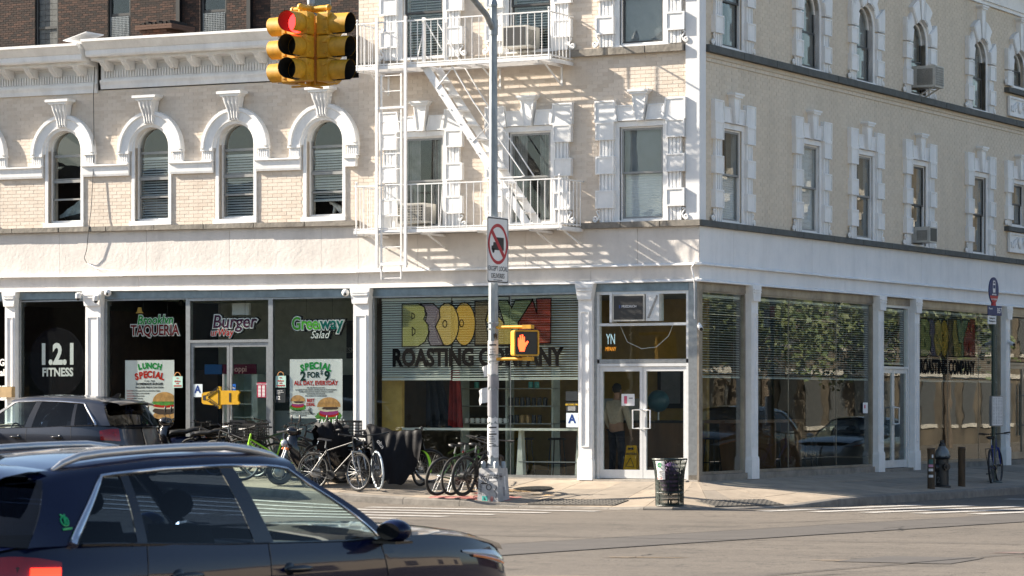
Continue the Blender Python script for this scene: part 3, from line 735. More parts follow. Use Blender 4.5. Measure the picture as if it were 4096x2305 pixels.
for a, b in ((2.17, 2.48), (8.66, 8.97), (10.76, 11.05), (16.6, 16.9)): pilaster('R', a, b, corner)
def shopwin(side, u0, u1, z0, z1, parent, fm, gm, mull=(), fw=.05, w=-.06, name='shop_window'):
    mb = B(); y = -w
    mb.box(u0, u0+fw, y-.04, y+.04, z0, z1); mb.box(u1-fw, u1, y-.04, y+.04, z0, z1)
    mb.box(u0+fw, u1-fw, y-.04, y+.04, z0, z0+fw); mb.box(u0+fw, u1-fw, y-.04, y+.04, z1-fw*.6, z1)
    for q in mull: mb.box(q-.004, q+.004, y-.008, y+.008, z0+fw, z1-fw*.6)
    o = bput(mb, name, fm, side, parent)
    us = [u0+fw]+list(mull)+[u1-fw]
    for a, b in zip(us[:-1], us[1:]):
        B().box(a+.006, b-.006, y-.004, y+.004, z0+fw, z1-fw*.6).build('pane', gm, o)
    return o
cw = shopwin('L', -6.99, -2.44, .0, 3.485, corner, M['steel'], M['gl_l'], (-3.95,))
def blinds(side, u0, u1, z0, z1, parent, tilt, w=-.2, pitch=.046, m=None):
    me = slatmesh(u1-u0-.02, z1-z0-.05, pitch, tilt, .048, m)
    o = put('blind', me, side, (u0+u1)/2, z0, w, parent); tag(o, kind='stuff'); return o
blinds('L', -6.84, -5.28, 1.87, 3.44, corner, .75, w=-.13); blinds('L', -5.26, -4.02, 1.86, 3.44, corner, .5, w=-.13); blinds('L', -3.99, -2.5, 1.87, 3.44, corner, .45, w=-.13)
# entrance on the avenue
def doorset(side, u0, u1, z0, zt, ztop, parent, fm, gm, leafs, trans=(), pull='loop', w=-.07):
    y = -w; mb = B(); f = .055
    mb.box(u0, u0+f, y-.05, y+.05, z0, ztop); mb.box(u1-f, u1, y-.05, y+.05, z0, ztop)
    mb.box(u0+f, u1-f, y-.05, y+.05, zt, zt+.055); mb.box(u0+f, u1-f, y-.05, y+.05, ztop-f, ztop)
    zz = [zt+.055]+list(trans)+[ztop-f]
    for t in trans: mb.box(u0+f, u1-f, y-.045, y+.045, t-.025, t+.025)
    fr = bput(mb, 'door_frame', fm, side, parent)
    for a, b in zip(zz[:-1], zz[1:]): B().box(u0+f+.004, u1-f-.004, y-.004, y+.004, a+.026, b-.026).build('pane', gm, fr)
    n = leafs; lw = (u1-u0-2*f)/n
    for i in range(n):
        a, b = u0+f+i*lw+.004, u0+f+(i+1)*lw-.004; d = B(); s = .062
        d.box(a, a+s, y-.025, y+.025, z0+.01, zt-.004); d.box(b-s, b, y-.025, y+.025, z0+.01, zt-.004); d.box(a+s, b-s, y-.025, y+.025, z0+.01, z0+.17); d.box(a+s, b-s, y-.025, y+.025, zt-.09, zt-.004)
        o = bput(d, 'door', fm, side, parent); B().box(a+s, b-s, y-.004, y+.004, z0+.17, zt-.09).build('pane', gm, o)
        if pull == 'loop':
            c = b-.03 if i == 0 else a+.03; dx = -.13 if i == 0 else .13
            c = (b-.045) if i == 0 else (a+.045)
            B().tube([(c, y-.03, z0+.92), (c, y-.09, z0+.94), (c+dx, y-.09, z0+.94), (c+dx, y-.09, z0+1.28), (c, y-.09, z0+1.28), (c, y-.03, z0+1.30)], .014, 8).build('door_handle', M['alu'], o, smooth=50)
        elif pull == 'bar':
            c = (b-.09) if i == 0 else (a+.09)
            h = B(); h.cyl((c, y-.10, z0+.55), (c, y-.10, z0+1.75), .02, n=10)
            for q in (.8, 1.5): h.cyl((c, y-.02, z0+q), (c, y-.1, z0+q), .012, n=8)
            h.build('door_handle', M['steel'], o, smooth=50)
    return fr
doorset('L', -2.10, -.20, .0, 2.09, 3.485, corner, M['alu'], M['gl_l'], 2, (2.87,))
mb = B(); mb.box(-2.14, -2.10, -.01, .12, 0, 3.485); mb.box(-.20, -.02, .0, .14, 0, 3.64); mb.box(-2.09, -.21, .02, .1, 2.15, 2.225); mb.build('metal_post', M['steel'], corner)
# corner post of sheet metal
mb = B(); mb.box(-.02, .02, -.01, .14, -.03, 3.642); mb.build('corner_post', M['tansteel'], corner)
# side street windows
for a, b, q in ((.05, 2.16, ()), (2.5, 8.66, (4.3, 6.75)), (11.07, 16.6, (13.2, 15.2))):
    shopwin('R', a, b, .09, 3.485, corner, M['tansteel'], M['gl_r'], q)
doorset('R', 9.0, 10.74, .03, 2.13, 3.485, corner, M['alu'], M['gl_r'], 2, (), 'loop')
doorset('R', 16.95, 19.5, .09, 2.3, 3.485, corner, M['tansteel'], M['gl_r'], 2, (), 'bar'); shopwin('R', 19.55, 22, .09, 3.485, corner, M['tansteel'], M['gl_r'])
mb = B(); mb.box(-.03, .16, .0, .14, -.33, .088)
mb2 = B(); mb2.box(.0, 8.98, -.03, .2, -.32, .088); mb2.box(8.98, 10.76, -.08, .2, -.32, .028); mb2.box(10.76, 22, -.03, .2, -.32, .088); bput(mb2, 'base_plinth', mat('stained_concrete', (.26, .235, .20), .9, var=.25, scale=2.5, bump=.006, bscale=20), 'R', corner)
mb3 = B(); mb3.box(-7.35, -.0, -.02, .2, -.3, -.002); mb3.box(-2.1, -.2, -.12, .0, -.3, -.012); bput(mb3, 'base_plinth', mat('step_concrete', (.42, .38, .33), .9, var=.15, bump=.004), 'L', corner)
for a, b in ((.12, 2.1), (2.56, 4.28), (4.32, 6.73), (6.77, 8.6), (11.12, 13.18), (13.22, 15.18), (15.22, 16.55)): blinds('R', a, b, 1.9, 3.44, corner, .22, w=-.13)
blinds('R', 9.08, 10.66, 2.25, 3.42, corner, .22, w=-.14)
# ---- window lettering: fat overlapping letters, black edged ----
LET = {  # outlines in sign units (x 440..1515, y down 685..975)
 'B': ([(440,702),(560,702),(605,725),(612,775),(600,800),(632,840),(636,890),(610,945),(560,975),(440,977)], (.30,.33,.10), [[(512,760),(530,770),(532,790),(512,800)], [(515,852),(535,868),(535,890),(515,906)]]),
 'R': ([(575,702),(670,702),(712,740),(718,790),(685,850),(745,970),(650,972),(632,935),(640,880),(612,815),(622,770),(605,725)], (.17,.15,.18), []),
 'O': ([(770+85*cos(a*pi/12), 836+136*sin(a*pi/12)) for a in range(24)][::-1], (.52,.40,.10), [[(754+15*cos(a*pi/5), 833+22*sin(a*pi/5)) for a in range(10)]]),
 'Q': ([(895+80*cos(a*pi/12), 836+137*sin(a*pi/12)) for a in range(24)][::-1], (.55,.36,.05), [[(875+15*cos(a*pi/5), 831+22*sin(a*pi/5)) for a in range(10)]]),
 'K': ([(972,692),(972,970),(1076,970),(1048,810),(1085,690)][::-1], (.13,.105,.05), []),
 'L': ([(1085,690),(1050,815),(1085,870),(1085,970),(1235,970),(1238,868),(1180,866),(1178,830),(1140,790),(1140,690)][::-1], (.42,.34,.09), []),
 'Y': ([(1130,690),(1205,690),(1235,740),(1262,690),(1385,690),(1282,830),(1282,968),(1180,968),(1180,830)][::-1], (.22,.30,.14), []),
 'N': ([(1282,966),(1282,830),(1383,686),(1415,776),(1412,684),(1514,682),(1511,964),(1390,966),(1380,870),(1372,966)][::-1], (.30,.035,.02), [])}
M['ink'] = mat('black_vinyl', (.006, .006, .006), .9, var=.05, spec=.05)
def vinyl(name, c):
    m = glass(name, c, 1.45); return m
VM = {k: None for k in LET}
def mk_vinyl():
    for k, (p, c, h) in LET.items():
        m = bpy.data.materials.new('vinyl_'+k.lower()); m.use_nodes = True; nt = m.node_tree; b = nt.nodes['Principled BSDF']
        b.inputs['Base Color'].default_value = (*[v*.5 for v in c], 1); b.inputs['Roughness'].default_value = .9; b.inputs['Specular IOR Level'].default_value = .05; b.inputs['Alpha'].default_value = .62
        VM[k] = m
mk_vinyl()
def outline(mb, pts, r, y):
    for a, b in zip(pts, pts[1:]+pts[:1]):
        a = Vector(a); b = Vector(b); d = b-a
        if d.length < 1e-5: continue
        n = Vector((-d.y, d.x)).normalized()*r; e = d.normalized()*r*.8
        mb.add([(v.x, y, v.y) for v in (a-n-e, b-n+e, b+n+e, a+n-e)], [(0, 1, 2, 3)])
def fatsign(side, u0, u1, z0, z1, sc_z, parent, w):
    sx = (u1-u0)/1075.; sz = (z1-z0)/292.
    for i, (k, (p, c, h)) in enumerate(LET.items()):
        cv = lambda q: [(u0+(x-440)*sx, z1-(y-684)*sz) for x, y in q]
        P = cv(p); y = -w-.0012*(8-i)
        ar = sum(P[j-1][0]*P[j][1]-P[j][0]*P[j-1][1] for j in range(len(P)))
        if ar < 0: P = P[::-1]
        mb = B(); mb.add([(x, y, z) for x, z in P], [tuple(range(len(P)))])
        o = bput(mb, 'window_letter', VM[k], side, parent)
        ol = B(); outline(ol, P, .011, y-.0006)
        for q in h: outline(ol, cv(q), .010, y-.0006)
        l, r = pl(side, 0, 0); ol.build('letter_outline', M['ink'], o)
fatsign('L', -6.33, -3.075, 2.50, 3.38, 1, corner, -.052)
def line_on(side, body, u, z, h, m, parent, w, **kw):
    o = txt('window_lettering', body, 0, 0, h, m, parent, **kw); l, r = pl(side, u, z, w); o.location = l; o.rotation_euler = (pi/2, 0, r[2]); return o
line_on('L', 'ROASTING COMPANY', -4.70, 2.27, .33, M['ink'], corner, -.052, bold=.045, sx=.80)
fatsign('R', 11.48, 14.95, 2.42, 3.30, 1, corner, -.052)
line_on('R', 'ROASTING COMPANY', 13.2, 2.19, .30, M['ink'], corner, -.052, bold=.04, sx=.82)
# ---------------- neighbouring two-storey building ----------------
KS, X0 = .0085, -7.28
def dzl(x): return KS*(X0-x)
lb = thing('arched_window_building', 'low cream brick shop building with arched windows and bracketed white cornice', 'building', (0, 0, 0))
AW = [-16.62, -14.36, -12.18, -10.13, -8.06]; LR = .415; LSP = 6.55; LZS = 5.06
hl = [('r', u-LR, u+LR, LZS, LSP) for u in AW]+[('a', u, LSP, LR) for u in AW]
wlb = bput(wallmesh(-24, X0, 4.85, 7.75, hl, k=KS, x0=X0), 'wall', M['mortL'], 'L', lb)
ml = [('r', u-LR-.12, u+LR+.05, LZS-.08, LSP) for u in AW]+[('a', u, LSP, .74) for u in AW]
brickwork('L', wlb, -17.6, X0-.01, 4.965, 7.72, ml, M['brickL'], near=(-9.1, 5.5), k=KS, x0=X0, nind=300)
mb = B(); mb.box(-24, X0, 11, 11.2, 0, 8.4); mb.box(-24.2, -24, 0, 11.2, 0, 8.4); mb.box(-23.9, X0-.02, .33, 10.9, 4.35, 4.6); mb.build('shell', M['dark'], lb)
rf = B(); rf.grid([[(-24.2, -.3, 8.62), (X0-.05, -.3, 8.55)], [(-24.2, .4, 8.66), (X0-.05, .4, 8.6)], [(-24.2, 11, 9.02), (X0-.05, 11, 8.95)]], True)
rf.build('roof', mat('grey_roofing', (.30, .29, .27), .9, var=.2, scale=2, bump=.01, bscale=3), lb)
stones('L', -24, X0+.02, 4.862, 4.962, .10, M['stone'], 14, k=KS, x0=X0)
fascia('L', [-24, -20, -16.6, -14.481, -12.297, -10.285, -8.129, X0], 3.99, 4.862, M['stucco'], lb, k=KS, x0=X0)
fascia('L', [-24, -18, -12.5, X0], 3.688, 3.95, M['stucco'], lb, k=KS, x0=X0)
trim('L', -24, X0+.01, 3.945, 3.995, .12, lb, n=9, k=KS, x0=X0); trim('L', -24, X0+.01, 3.642, 3.692, .11, lb, n=9, k=KS, x0=X0)
header('L', [(-24, -19), (-19, -15.86), (-15.55, -13.78), (-13.36, -10.5), (-10.5, -7.37)], M['bluesteel'], lb, k=KS, x0=X0)
# cornice in two runs with a break at the party line
def crown(a, b, dz, n):
    mb = B()
    prof = [(0, 7.72), (-.05, 7.72), (-.06, 7.80), (-.09, 7.86), (-.09, 7.90), (-.04, 7.91), (-.04, 8.20), (-.07, 8.21), (-.07, 8.25), (-.40, 8.27), (-.40, 8.33), (-.56, 8.33), (-.58, 8.37), (-.58, 8.46), (-.60, 8.47), (-.64, 8.52), (-.70, 8.60), (-.74, 8.62), (-.74, 8.67), (0, 8.69)]
    q = len(prof)
    v0 = [(a, y, z+dz) for y, z in prof]; v1 = [(b, y, z+dz) for y, z in prof]
    mb.add(v0+v1, [tuple(range(q)), tuple(range(2*q-1, q-1, -1))]+[(i, q+i, q+(i+1) % q, (i+1) % q) for i in range(q)])
    mb.shear(KS, X0); o = bput(mb, 'cornice', M['white'], 'L', lb)
    de = B(); x = a+.08
    while x < b-.05:
        de.box(x, x+.035, -.075, -.04, 7.945, 8.10); x += .066
    de.shear(KS, X0); de.v = [(x, y, z+dz) for x, y, z in de.v]; tag(bput(de, 'dentil_row', M['white'], 'L', o), kind='stuff')
    br = shared('brk', lambda: m_bracket()); e = (b-a)/n
    for i in range(n):
        x = a+e*(i+.5); ob('bracket', br, o, (x, -.06, 8.27+dz+dzl(x)))
def m_bracket():
    mb = B(); P = [(0, 0), (-.34, 0), (-.34, -.03), (-.30, -.045), (-.29, -.08), (-.22, -.10), (-.19, -.16), (-.13, -.17), (-.11, -.20), (0, -.20)]
    mb.prism(P[::-1], -.07, .07, 'yz')
    for s in (-1, 0, 1): mb.tube([(s*.045, -.31, -.04), (s*.045, -.27, -.09), (s*.04, -.2, -.13), (s*.035, -.15, -.18), (s*.03, -.08, -.19)], .022, 5)
    mb.box(-.095, .095, -.37, 0, -.012, .0)
    return mb.mesh('bracket', M['white'], 30)
crown(-13.42, X0-.28, .05, 11); crown(-24, -13.52, -.02, 17)
# return end of the cornice and loose flashing
mb = B(); mb.box(-13.9, -13.3, -.70, -.1, 8.72, 8.735); mb.xf(Matrix.Translation((-13.6, -.4, 8.74)) @ Matrix.Rotation(radians(-14), 4, 'Y') @ Matrix.Translation((13.6, .4, -8.74))); mb.v = [(x, y, z+.12) for x, y, z in mb.v]; mb.build('lifted_flashing', M['white'], lb)
# chimney
ch = B()
for r in range(7):
    for k_ in range(4): ch.cur = random.random(); ch.box(-.42+.21*k_+.1*(r % 2)-.05, -.42+.21*k_+.1*(r % 2)+.145, -.46, .4, r*.075, r*.075+.064)
for k_ in range(2): ch.cur = .2; ch.box(-.56, .56, -.54, .5, .53+.06*k_, .585+.06*k_)
cho = ch.build('chimney', M['brickC'], lb, (-14.65, 4.0, 9.06), attr=True); cho.scale = (.86, .86, .86)
for k_ in range(9): B().box(-.5+.11*k_, -.5+.11*k_+.08, -.5+.02*(k_ % 3), .3, .645, .68+.03*(k_ % 3)).build('loose_brick', M['mortD'], cho)
# arched windows
def m_larch():
    mb = B(); n = 20
    prof = [(.47, 0), (.47, -.05), (.52, -.07), (.53, -.09), (.70, -.10), (.72, -.13), (.785, -.13), (.80, -.10), (.80, 0)]
    for i in range(n):
        a, b = pi*i/n, pi*(i+1)/n
        for (r0, y0), (r1, y1) in zip(prof[:-1], prof[1:]):
            mb.add([(r0*cos(a), y0, r0*sin(a)), (r1*cos(a), y1, r1*sin(a)), (r1*cos(b), y1, r1*sin(b)), (r0*cos(b), y0, r0*sin(b))], [(0, 1, 2, 3)])
    for s in (1, -1):
        q = [(s*r, y, 0) for r, y in prof]; mb.add(q, [tuple(range(len(q)))])
    return mb.mesh('arch_moulding', M['white'], 25)
def m_console():
    mb = B(); prof = [(0, .0), (-.06, .0), (-.10, .03), (-.10, .10), (-.13, .2), (-.19, .32), (-.22, .42), (-.22, .44), (0, .44)]
    wd = lambda z: .115+.075*z/.44
    for (y0, z0), (y1, z1) in zip(prof[:-1], prof[1:]):
        mb.add([(-wd(z0), y0, z0), (wd(z0), y0, z0), (wd(z1), y1, z1), (-wd(z1), y1, z1)], [(0, 1, 2, 3)])
    for s in (-1, 1):
        q = [(s*wd(z), y, z) for y, z in prof]; mb.add(q, [tuple(range(len(q)))[::s]])
    for s in (-.75, -.25, .25, .75): mb.tube([(s*.115, -.10, .02), (s*.12, -.115, .1), (s*wd(.2), -.14, .2), (s*wd(.32), -.20, .32), (s*wd(.42), -.225, .43)], .022, 6)
    for s in (-.8, -.27, .27, .8): mb.sph((s*.115, -.09, .0), .026, 6, 5)
    mb.prism([(-.20, .44), (.20, .44), (.26, .49), (-.26, .49)], -.26, 0); mb.box(-.285, .285, -.29, 0, .49, .545)
    return mb.mesh('keystone', M['white'], 35)
def m_impost():
    mb = B(); mb.box(-.13, .13, -.06, 0, 0, .25)
    for q in range(5): mb.box(-.11+.046*q, -.085+.046*q, -.075, -.06, .02, .2)
    mb.box(-.145, .145, -.10, 0, .2, .25); mb.box(-.14, .14, -.09, 0, 0, .02)
    return mb.mesh('impost', M['white'])
def m_lframe():
    mb = B(); h = LSP-LZS; n = 16; R = LR
    for s in (-1, 1): mb.box(min(s*R, s*(R+.07)), max(s*R, s*(R+.07)), -.03, .22, -.02, h)
    mb.box(-R-.12, R+.08, -.05, .22, -.09, 0)
    for i in range(n):
        a, b = pi*i/n, pi*(i+1)/n
        mb.prism([(R*cos(a), h+R*sin(a)), ((R+.07)*cos(a), h+(R+.07)*sin(a)), ((R+.07)*cos(b), h+(R+.07)*sin(b)), (R*cos(b), h+R*sin(b))], -.03, .22)
        mb.prism([((R-.035)*cos(a), h+(R-.035)*sin(a)), (R*cos(a), h+R*sin(a)), (R*cos(b), h+R*sin(b)), ((R-.035)*cos(b), h+(R-.035)*sin(b))], .09, .2)
    for s in (-1, 1): mb.box(min(s*R, s*(R-.035)), max(s*R, s*(R-.035)), .09, .2, 0, h)
    mb.box(-R+.03, R-.03, .09, .2, -.0, .05)
    return mb.mesh('window', M['white'])
def m_lsash():
    mb = B(); R = LR-.035; h = LSP-LZS
    for z, t, y in ((.47, .035, .10), (.83, .06, .09), (.90, .02, .11), (1.36, .05, .12)): mb.box(-R, R, y, y+.035, z, z+t)
    for s in (-1, 1): mb.box(min(s*R, s*(R-.03)), max(s*R, s*(R-.03)), .10, .15, .05, h)
    return mb.mesh('sash', M['sash'])
def m_lpane():
    R = LR-.04; h = LSP-LZS
    return B().prism([(-R, .05), (R, .05)]+[(R*cos(pi*i/14), h+R*sin(pi*i/14)) for i in range(15)], .135, .139).mesh('pane', M['gl_up'])
lwin = []
for i, u in enumerate(AW):
    win = ob('window', shared('lf', m_lframe), lb, (u, 0, LZS+dzl(u))); lwin.append(win)
    s = ob('sash', shared('ls', m_lsash), win); ob('pane', shared('lp', m_lpane), s)
    hh = LSP-LZS
    ob('arch_moulding', shared('la', m_larch), win, (0, 0, hh-.07)); ob('keystone', shared('lk', m_console), win, (0, -.02, hh+.49))
    for s_ in (-1, 1): ob('impost', shared('li', m_impost), win, (s_*.665, 0, hh-.07-.25))
    if i in (2, 3, 4):
        a = {2: .0, 3: .0, 4: .28}[i]
        me = slatmesh(.76, 1.22-a, .052, .75, .05, mat('white_slat_blind', (.66, .67, .65), .6, var=.05)); o = ob('blind', me, win, (0, .175, .05+a)); tag(o, kind='stuff')
# left bay curtain: hanging pale cloth and dark bag behind the pane
mb = B(); mb.grid([[(-.36+.72*j/8, .30+.02*sin(j*2.), .12+.12*j/8+(.06+.3*j/8 if r else 0)) for j in range(9)] for r in (0, 1)]); mb.build('hanging_cloth', mat('pale_cloth', (.42, .50, .52), .8, var=.3), lwin[1])
mb = B(); mb.sph((0, .42, .16), (.34, .1, .2), 12, 8); mb.v = [(x+.02*sin(z*40), y, z+.03*sin(x*17)) for x, y, z in mb.v]; mb.build('dark_bag', mat('black_bag', (.015, .02, .02), .35, bump=.02, bscale=9), lwin[1], smooth=60)
# string course between the windows
for a, b in zip(AW[:-1], AW[1:]):
    x0_, x1_ = a+LR+.07, b-LR-.12; mb = B()
    pr = [(0, 5.99), (-.06, 5.99), (-.07, 6.03), (-.08, 6.18), (-.12, 6.20), (-.12, 6.23), (0, 6.24)]
    q = len(pr); mb.add([(x0_, y, z) for y, z in pr]+[(x1_, y, z) for y, z in pr], [tuple(range(q)), tuple(range(2*q-1, q-1, -1))]+[(i, q+i, q+(i+1) % q, (i+1) % q) for i in range(q)])
    mb.shear(KS, X0); bput(mb, 'string_course', M['white'], 'L', lb)
mb = B(); mb.box(-7.58, -7.28, -.12, 0, 6.18, 6.23); mb.box(-7.57, -7.31, -.09, 0, 6.02, 6.18); mb.shear(KS, X0); bput(mb, 'string_course', M['white'], 'L', lb)
# ---- shopfronts of the low building ----
for a, b in ((-15.83, -15.57), (-13.77, -13.39)): pilaster('L', a, b, lb, dz=dzl(a), z0=.3)
M['greenceil'] = mat('pale_green_ceiling', (.62, .68, .56), .9); M['brown'] = mat('dark_brown_panel', (.035, .018, .013), .7, var=.3, scale=4)
z1 = 3.485+dzl(-12)
fw_ = shopwin('L', -15.55, -13.79, .4, z1+.01, lb, M['steel'], M['gl_l'])
fw0 = shopwin('L', -19, -15.85, .45, z1+.04, lb, M['steel'], M['gl_l'])
tq = shopwin('L', -13.36, -11.32, .3, z1, lb, M['steel'], M['gl_l']); tq2 = shopwin('L', -9.34, -7.37, .15, z1-.03, lb, M['steel'], M['gl_l'])
doorset('L', -11.32, -9.34, .24, 2.62, z1-.01, lb, M['steel'], M['gl_l'], 2, (), 'bar')
bx_ = B(); bx_.box(-15.6, -13.6, .2, 6, .05, .12); bx_.box(-13.7, -13.55, .15, 6, .1, 3.6); bx_.box(-19, -13.6, 5.8, 6, .1, 3.6); bx_.box(-19, -13.6, .1, 6, 3.6, 3.8); bx_.build('gym_interior', mat('black_wall', (.02, .024, .023), .8), lb)
bx_ = B(); bx_.box(-13.5, X0-.05, .12, 5.5, 3.56, 3.7); bx_.build('taqueria_ceiling', M['greenceil'], lb)
bx_ = B(); bx_.box(-13.42, -13.3, .15, 3.2, .15, 3.3); bx_.box(-12.9, -12.2, 2.4, 3.1, .2, 2.1); bx_.build('brown_side_wall', M['brown'], lb)
bx_ = B(); bx_.box(-13.4, X0-.06, 4.2, 4.4, .15, 3.56); bx_.build('back_wall', mat('pale_green_wall', (.62, .66, .58), .85), lb)
bx_ = B(); bx_.box(X0-.12, X0-.04, .12, 4.2, .15, 3.56); bx_.box(-13.4, X0-.06, .1, 5, .1, .15); bx_.box(-12.6, -8.0, 3.9, 4.19, .15, 2.0); bx_.build('dark_lower_wall', mat('dark_green_wall', (.05, .06, .06), .7), lb)
bx_ = B(); bx_.box(-10.9, -8.1, 1.9, 2.5, .15, 1.2); bx_.box(-10.95, -8.05, 1.84, 2.55, 1.2, 1.25); bx_.build('counter', mat('grey_counter', (.48, .55, .56), .6, var=.1), lb)
bx_ = B(); bx_.box(-11.2, -11.05, 1.1, 1.7, .15, 2.0); bx_.box(-10.5, -10.36, 1.1, 1.7, .15, 2.0); bx_.box(-11.2, -10.36, 1.65, 1.7, .15, 2.0)
for q in range(6): bx_.box(-11.05, -10.5, 1.12, 1.65, .3+.27*q, .32+.27*q)
bx_.build('drinks_fridge', mat('fridge_grey', (.45, .55, .50), .5), lb)
mn = B(); mn.box(-10.1, -8.2, 4.12, 4.19, 2.35, 3.15); mno = mn.build('menu_board', mat('black_board', (.012, .011, .01), .6), lb)
txt('board_lettering', 'FRESH  SMOOTHIES  MILKSHAKES', -9.15, 2.52, .11, mat('chalk', (.5, .48, .42), .8), mno, 4.115)
mn = B(); mn.box(-7.98, -7.5, 4.12, 4.19, 2.35, 3.15); mn.build('menu_board', MATS['black_board'], lb)
# ---------------- dark brick building behind ----------------
bk = thing('dark_brick_building', 'tall dark brown brick building rising behind the low shop roof', 'building', (0, 28.6, 0))
bh = [('r', -36.95, -36.05, 12.8, 16), ('r', -34.05, -33.2, 13.05, 16), ('r', -30.5, -29.55, 12.95, 16), ('r', -26.55, -25.7, 13.3, 16)]
wb = wallmesh(-48, -20, 0, 17, bh, .4).build('wall', M['mortD'], bk)
brickwork('L', wb, -39.2, -23.5, 11.2, 15.2, [('r', h[1]-.02, h[2]+.02, h[3]-.1, h[4]) for h in bh], M['brickD'], bl=.20, bh=.058, mo=.013, near=(-32, 13.6), nind=300)
B().box(-48, -20, 6, 6.3, 0, 17).build('shell', M['dark'], bk)
mb = B(); mb.box(-48, -20, .4, 6, 16.8, 17); mb.build('roof', M['dark'], bk)
for x in (-31.25, -28.6): B().box(x-.09, x+.05, -.16, 0, 9, 17).build('downpipe', M['black'], bk)
for i, h in enumerate(bh):
    c = (h[1]+h[2])/2; w = h[2]-h[1]; mb = B()
    mb.box(-w/2-.05, w/2+.05, -.06, .1, -.12, 0); mb.box(-w/2, -w/2+.07, .05, .16, 0, 2.9); mb.box(w/2-.07, w/2, .05, .16, 0, 2.9); mb.box(-w/2+.07, w/2-.07, .08, .16, .70, .78)
    wn_ = mb.build('window', M['sashD'], bk, (c, 0, h[3]))
    if i == 0: 
        for r in range(15):
            for q in range(3): B().box(-w/2+.08+q*.25+.0, -w/2+.08+q*.25+.24, .12, .2, r*.19, r*.19+.18).build('block', mat('grey_block', (.16, .165, .16), .9, var=.15, bump=.004), wn_)
        continue
    B().box(-w/2+.07, w/2-.07, .11, .115, .0, 2.8).build('pane', M['gl_up'], wn_)
    if i in (1, 2):
        g = B()
        for q in range(14): g.box(-w/2+.08+q*(w-.16)/13-.006, -w/2+.08+q*(w-.16)/13+.006, .03, .04, .02, .68)
        for q in range(12): g.box(-w/2+.07, w/2-.07, .028, .036, .03+q*.056, .04+q*.056)
        tag(g.build('security_mesh', M['galv'], wn_), kind='stuff')
# ---------------- the rest of the crossing, seen in the glass ----------------
def simple_block(name, label, x0, x1, y0, y1, h, face, wm, n, floors, parent_group=None):
    t = thing(name, label, 'building', ((x0+x1)/2, (y0+y1)/2, RZ))
    cx, cy = (x0+x1)/2, (y0+y1)/2
    B().box(x0-cx, x1-cx, y0-cy, y1-cy, 0, h).build('wall', wm, t)
    B().box(x0-cx-.3, x1-cx+.3, y0-cy-.3, y1-cy+.3, h, h+.4).build('cornice', M['stone'], t)
    fh = h/floors; pale = mat('pale_lintel', (.34, .31, .27), .9, var=.15)
    for f in range(floors):
        z0 = .9+f*fh
        for i in range(n):
            if face == '+y':
                a = x0-cx+(x1-x0)*(i+.5)/n; w2 = min(.65, (x1-x0)/n*.32); B().box(a-w2, a+w2, y1-cy-.1, y1-cy+.04, z0, z0+fh*.58).build('window', M['sashD'], t); B().box(a-w2-.1, a+w2+.1, y1-cy-.1, y1-cy+.08, z0-.14, z0).build('sill', pale, t)
            else:
                a = y0-cy+(y1-y0)*(i+.5)/n; w2 = min(.9, (y1-y0)/n*.32); B().box(x0-cx-.04, x0-cx+.1, a-w2, a+w2, z0, z0+fh*.58).build('window', M['sashD'], t); B().box(x0-cx-.10, x0-cx+.1, a-w2-.12, a+w2+.12, z0-.16, z0).build('sill', pale, t)
        if face == '-x': B().box(x0-cx-.14, x0-cx+.1, y0-cy, y1-cy, (f+1)*fh-.25, (f+1)*fh-.05).build('string_course', pale, t)
    return t
M['redbrick'] = mat('plain_red_brick', (.09, .05, .035), .9, var=.25, scale=2.); M['tanbrick'] = mat('plain_tan_brick', (.085, .066, .045), .9, var=.4, scale=.6); M['greywall'] = mat('plain_grey_wall', (.30, .29, .28), .9, var=.2, scale=1.)
simple_block('warehouse', 'long red brick warehouse across the avenue, left of the camera', -95, -34, -46, -28, 9, '+y', M['redbrick'], 12, 2)
simple_block('garage_building', 'grey garage building across the avenue, near the camera', -32, -6, -48, -30, 7, '+y', M['greywall'], 6, 2)
simple_block('tan_apartment_block', 'tan brick block at the far side of the side street', 24, 44, 38, 95, 13, '-x', M['tanbrick'], 22, 4)
simple_block('brick_row_house', 'red brick house at the far corner of the side street', 26, 44, 22, 36, 10, '-x', M['redbrick'], 6, 3)
# leafy trees along the far side of the side street
M['leaf'] = mat('leaf_green', (.07, .10, .03), .6, var=.3, scale=1.2, col2=(.12, .12, .04)); M['bark'] = mat('tree_bark', (.10, .075, .055), .9, var=.2, bump=.02, bscale=12)
def tree(x, y, h, r, label, seed):
    rnd = random.Random(seed); t = thing('street_tree', label, 'tree', (x, y, RZ), group='trees on the far side of the side street')
    tr = B(); tr.tube([(0, 0, 0), (.05, 0, h*.25), (-.05, .05, h*.5), (.1, 0, h*.75)], [.2, .16, .12, .04], 8)
    for k in range(7):
        a = rnd.uniform(0, 2*pi); z = h*rnd.uniform(.3, .6); tr.tube([(0, 0, z), (cos(a)*r*.4, sin(a)*r*.4, z+h*.12), (cos(a)*r*.75, sin(a)*r*.75, z+h*.2)], [.07, .04, .015], 5)
    tr.build('trunk', M['bark'], t)
    cr = B()
    cl = [(rnd.gauss(0, r*.45), rnd.gauss(0, r*.45), h*.62+rnd.gauss(0, h*.13), rnd.uniform(.5, 1.1)) for _ in range(26)]
    for cx, cy, cz, cs in cl:
        for _ in range(110):
            p = Vector((rnd.gauss(0, 1), rnd.gauss(0, 1), rnd.gauss(0, 1))); p = p.normalized()*cs*rnd.uniform(.5, 1.05); c = Vector((cx, cy, cz))+p
            u = Vector((rnd.uniform(-1, 1), rnd.uniform(-1, 1), rnd.uniform(-1, 1))).normalized()*.12; v = u.orthogonal().normalized()*.08
            cr.add([c-u, c+v, c+u, c-v], [(0, 1, 2, 3)])
    tag(cr.build('crown', M['leaf'], t), kind='stuff')
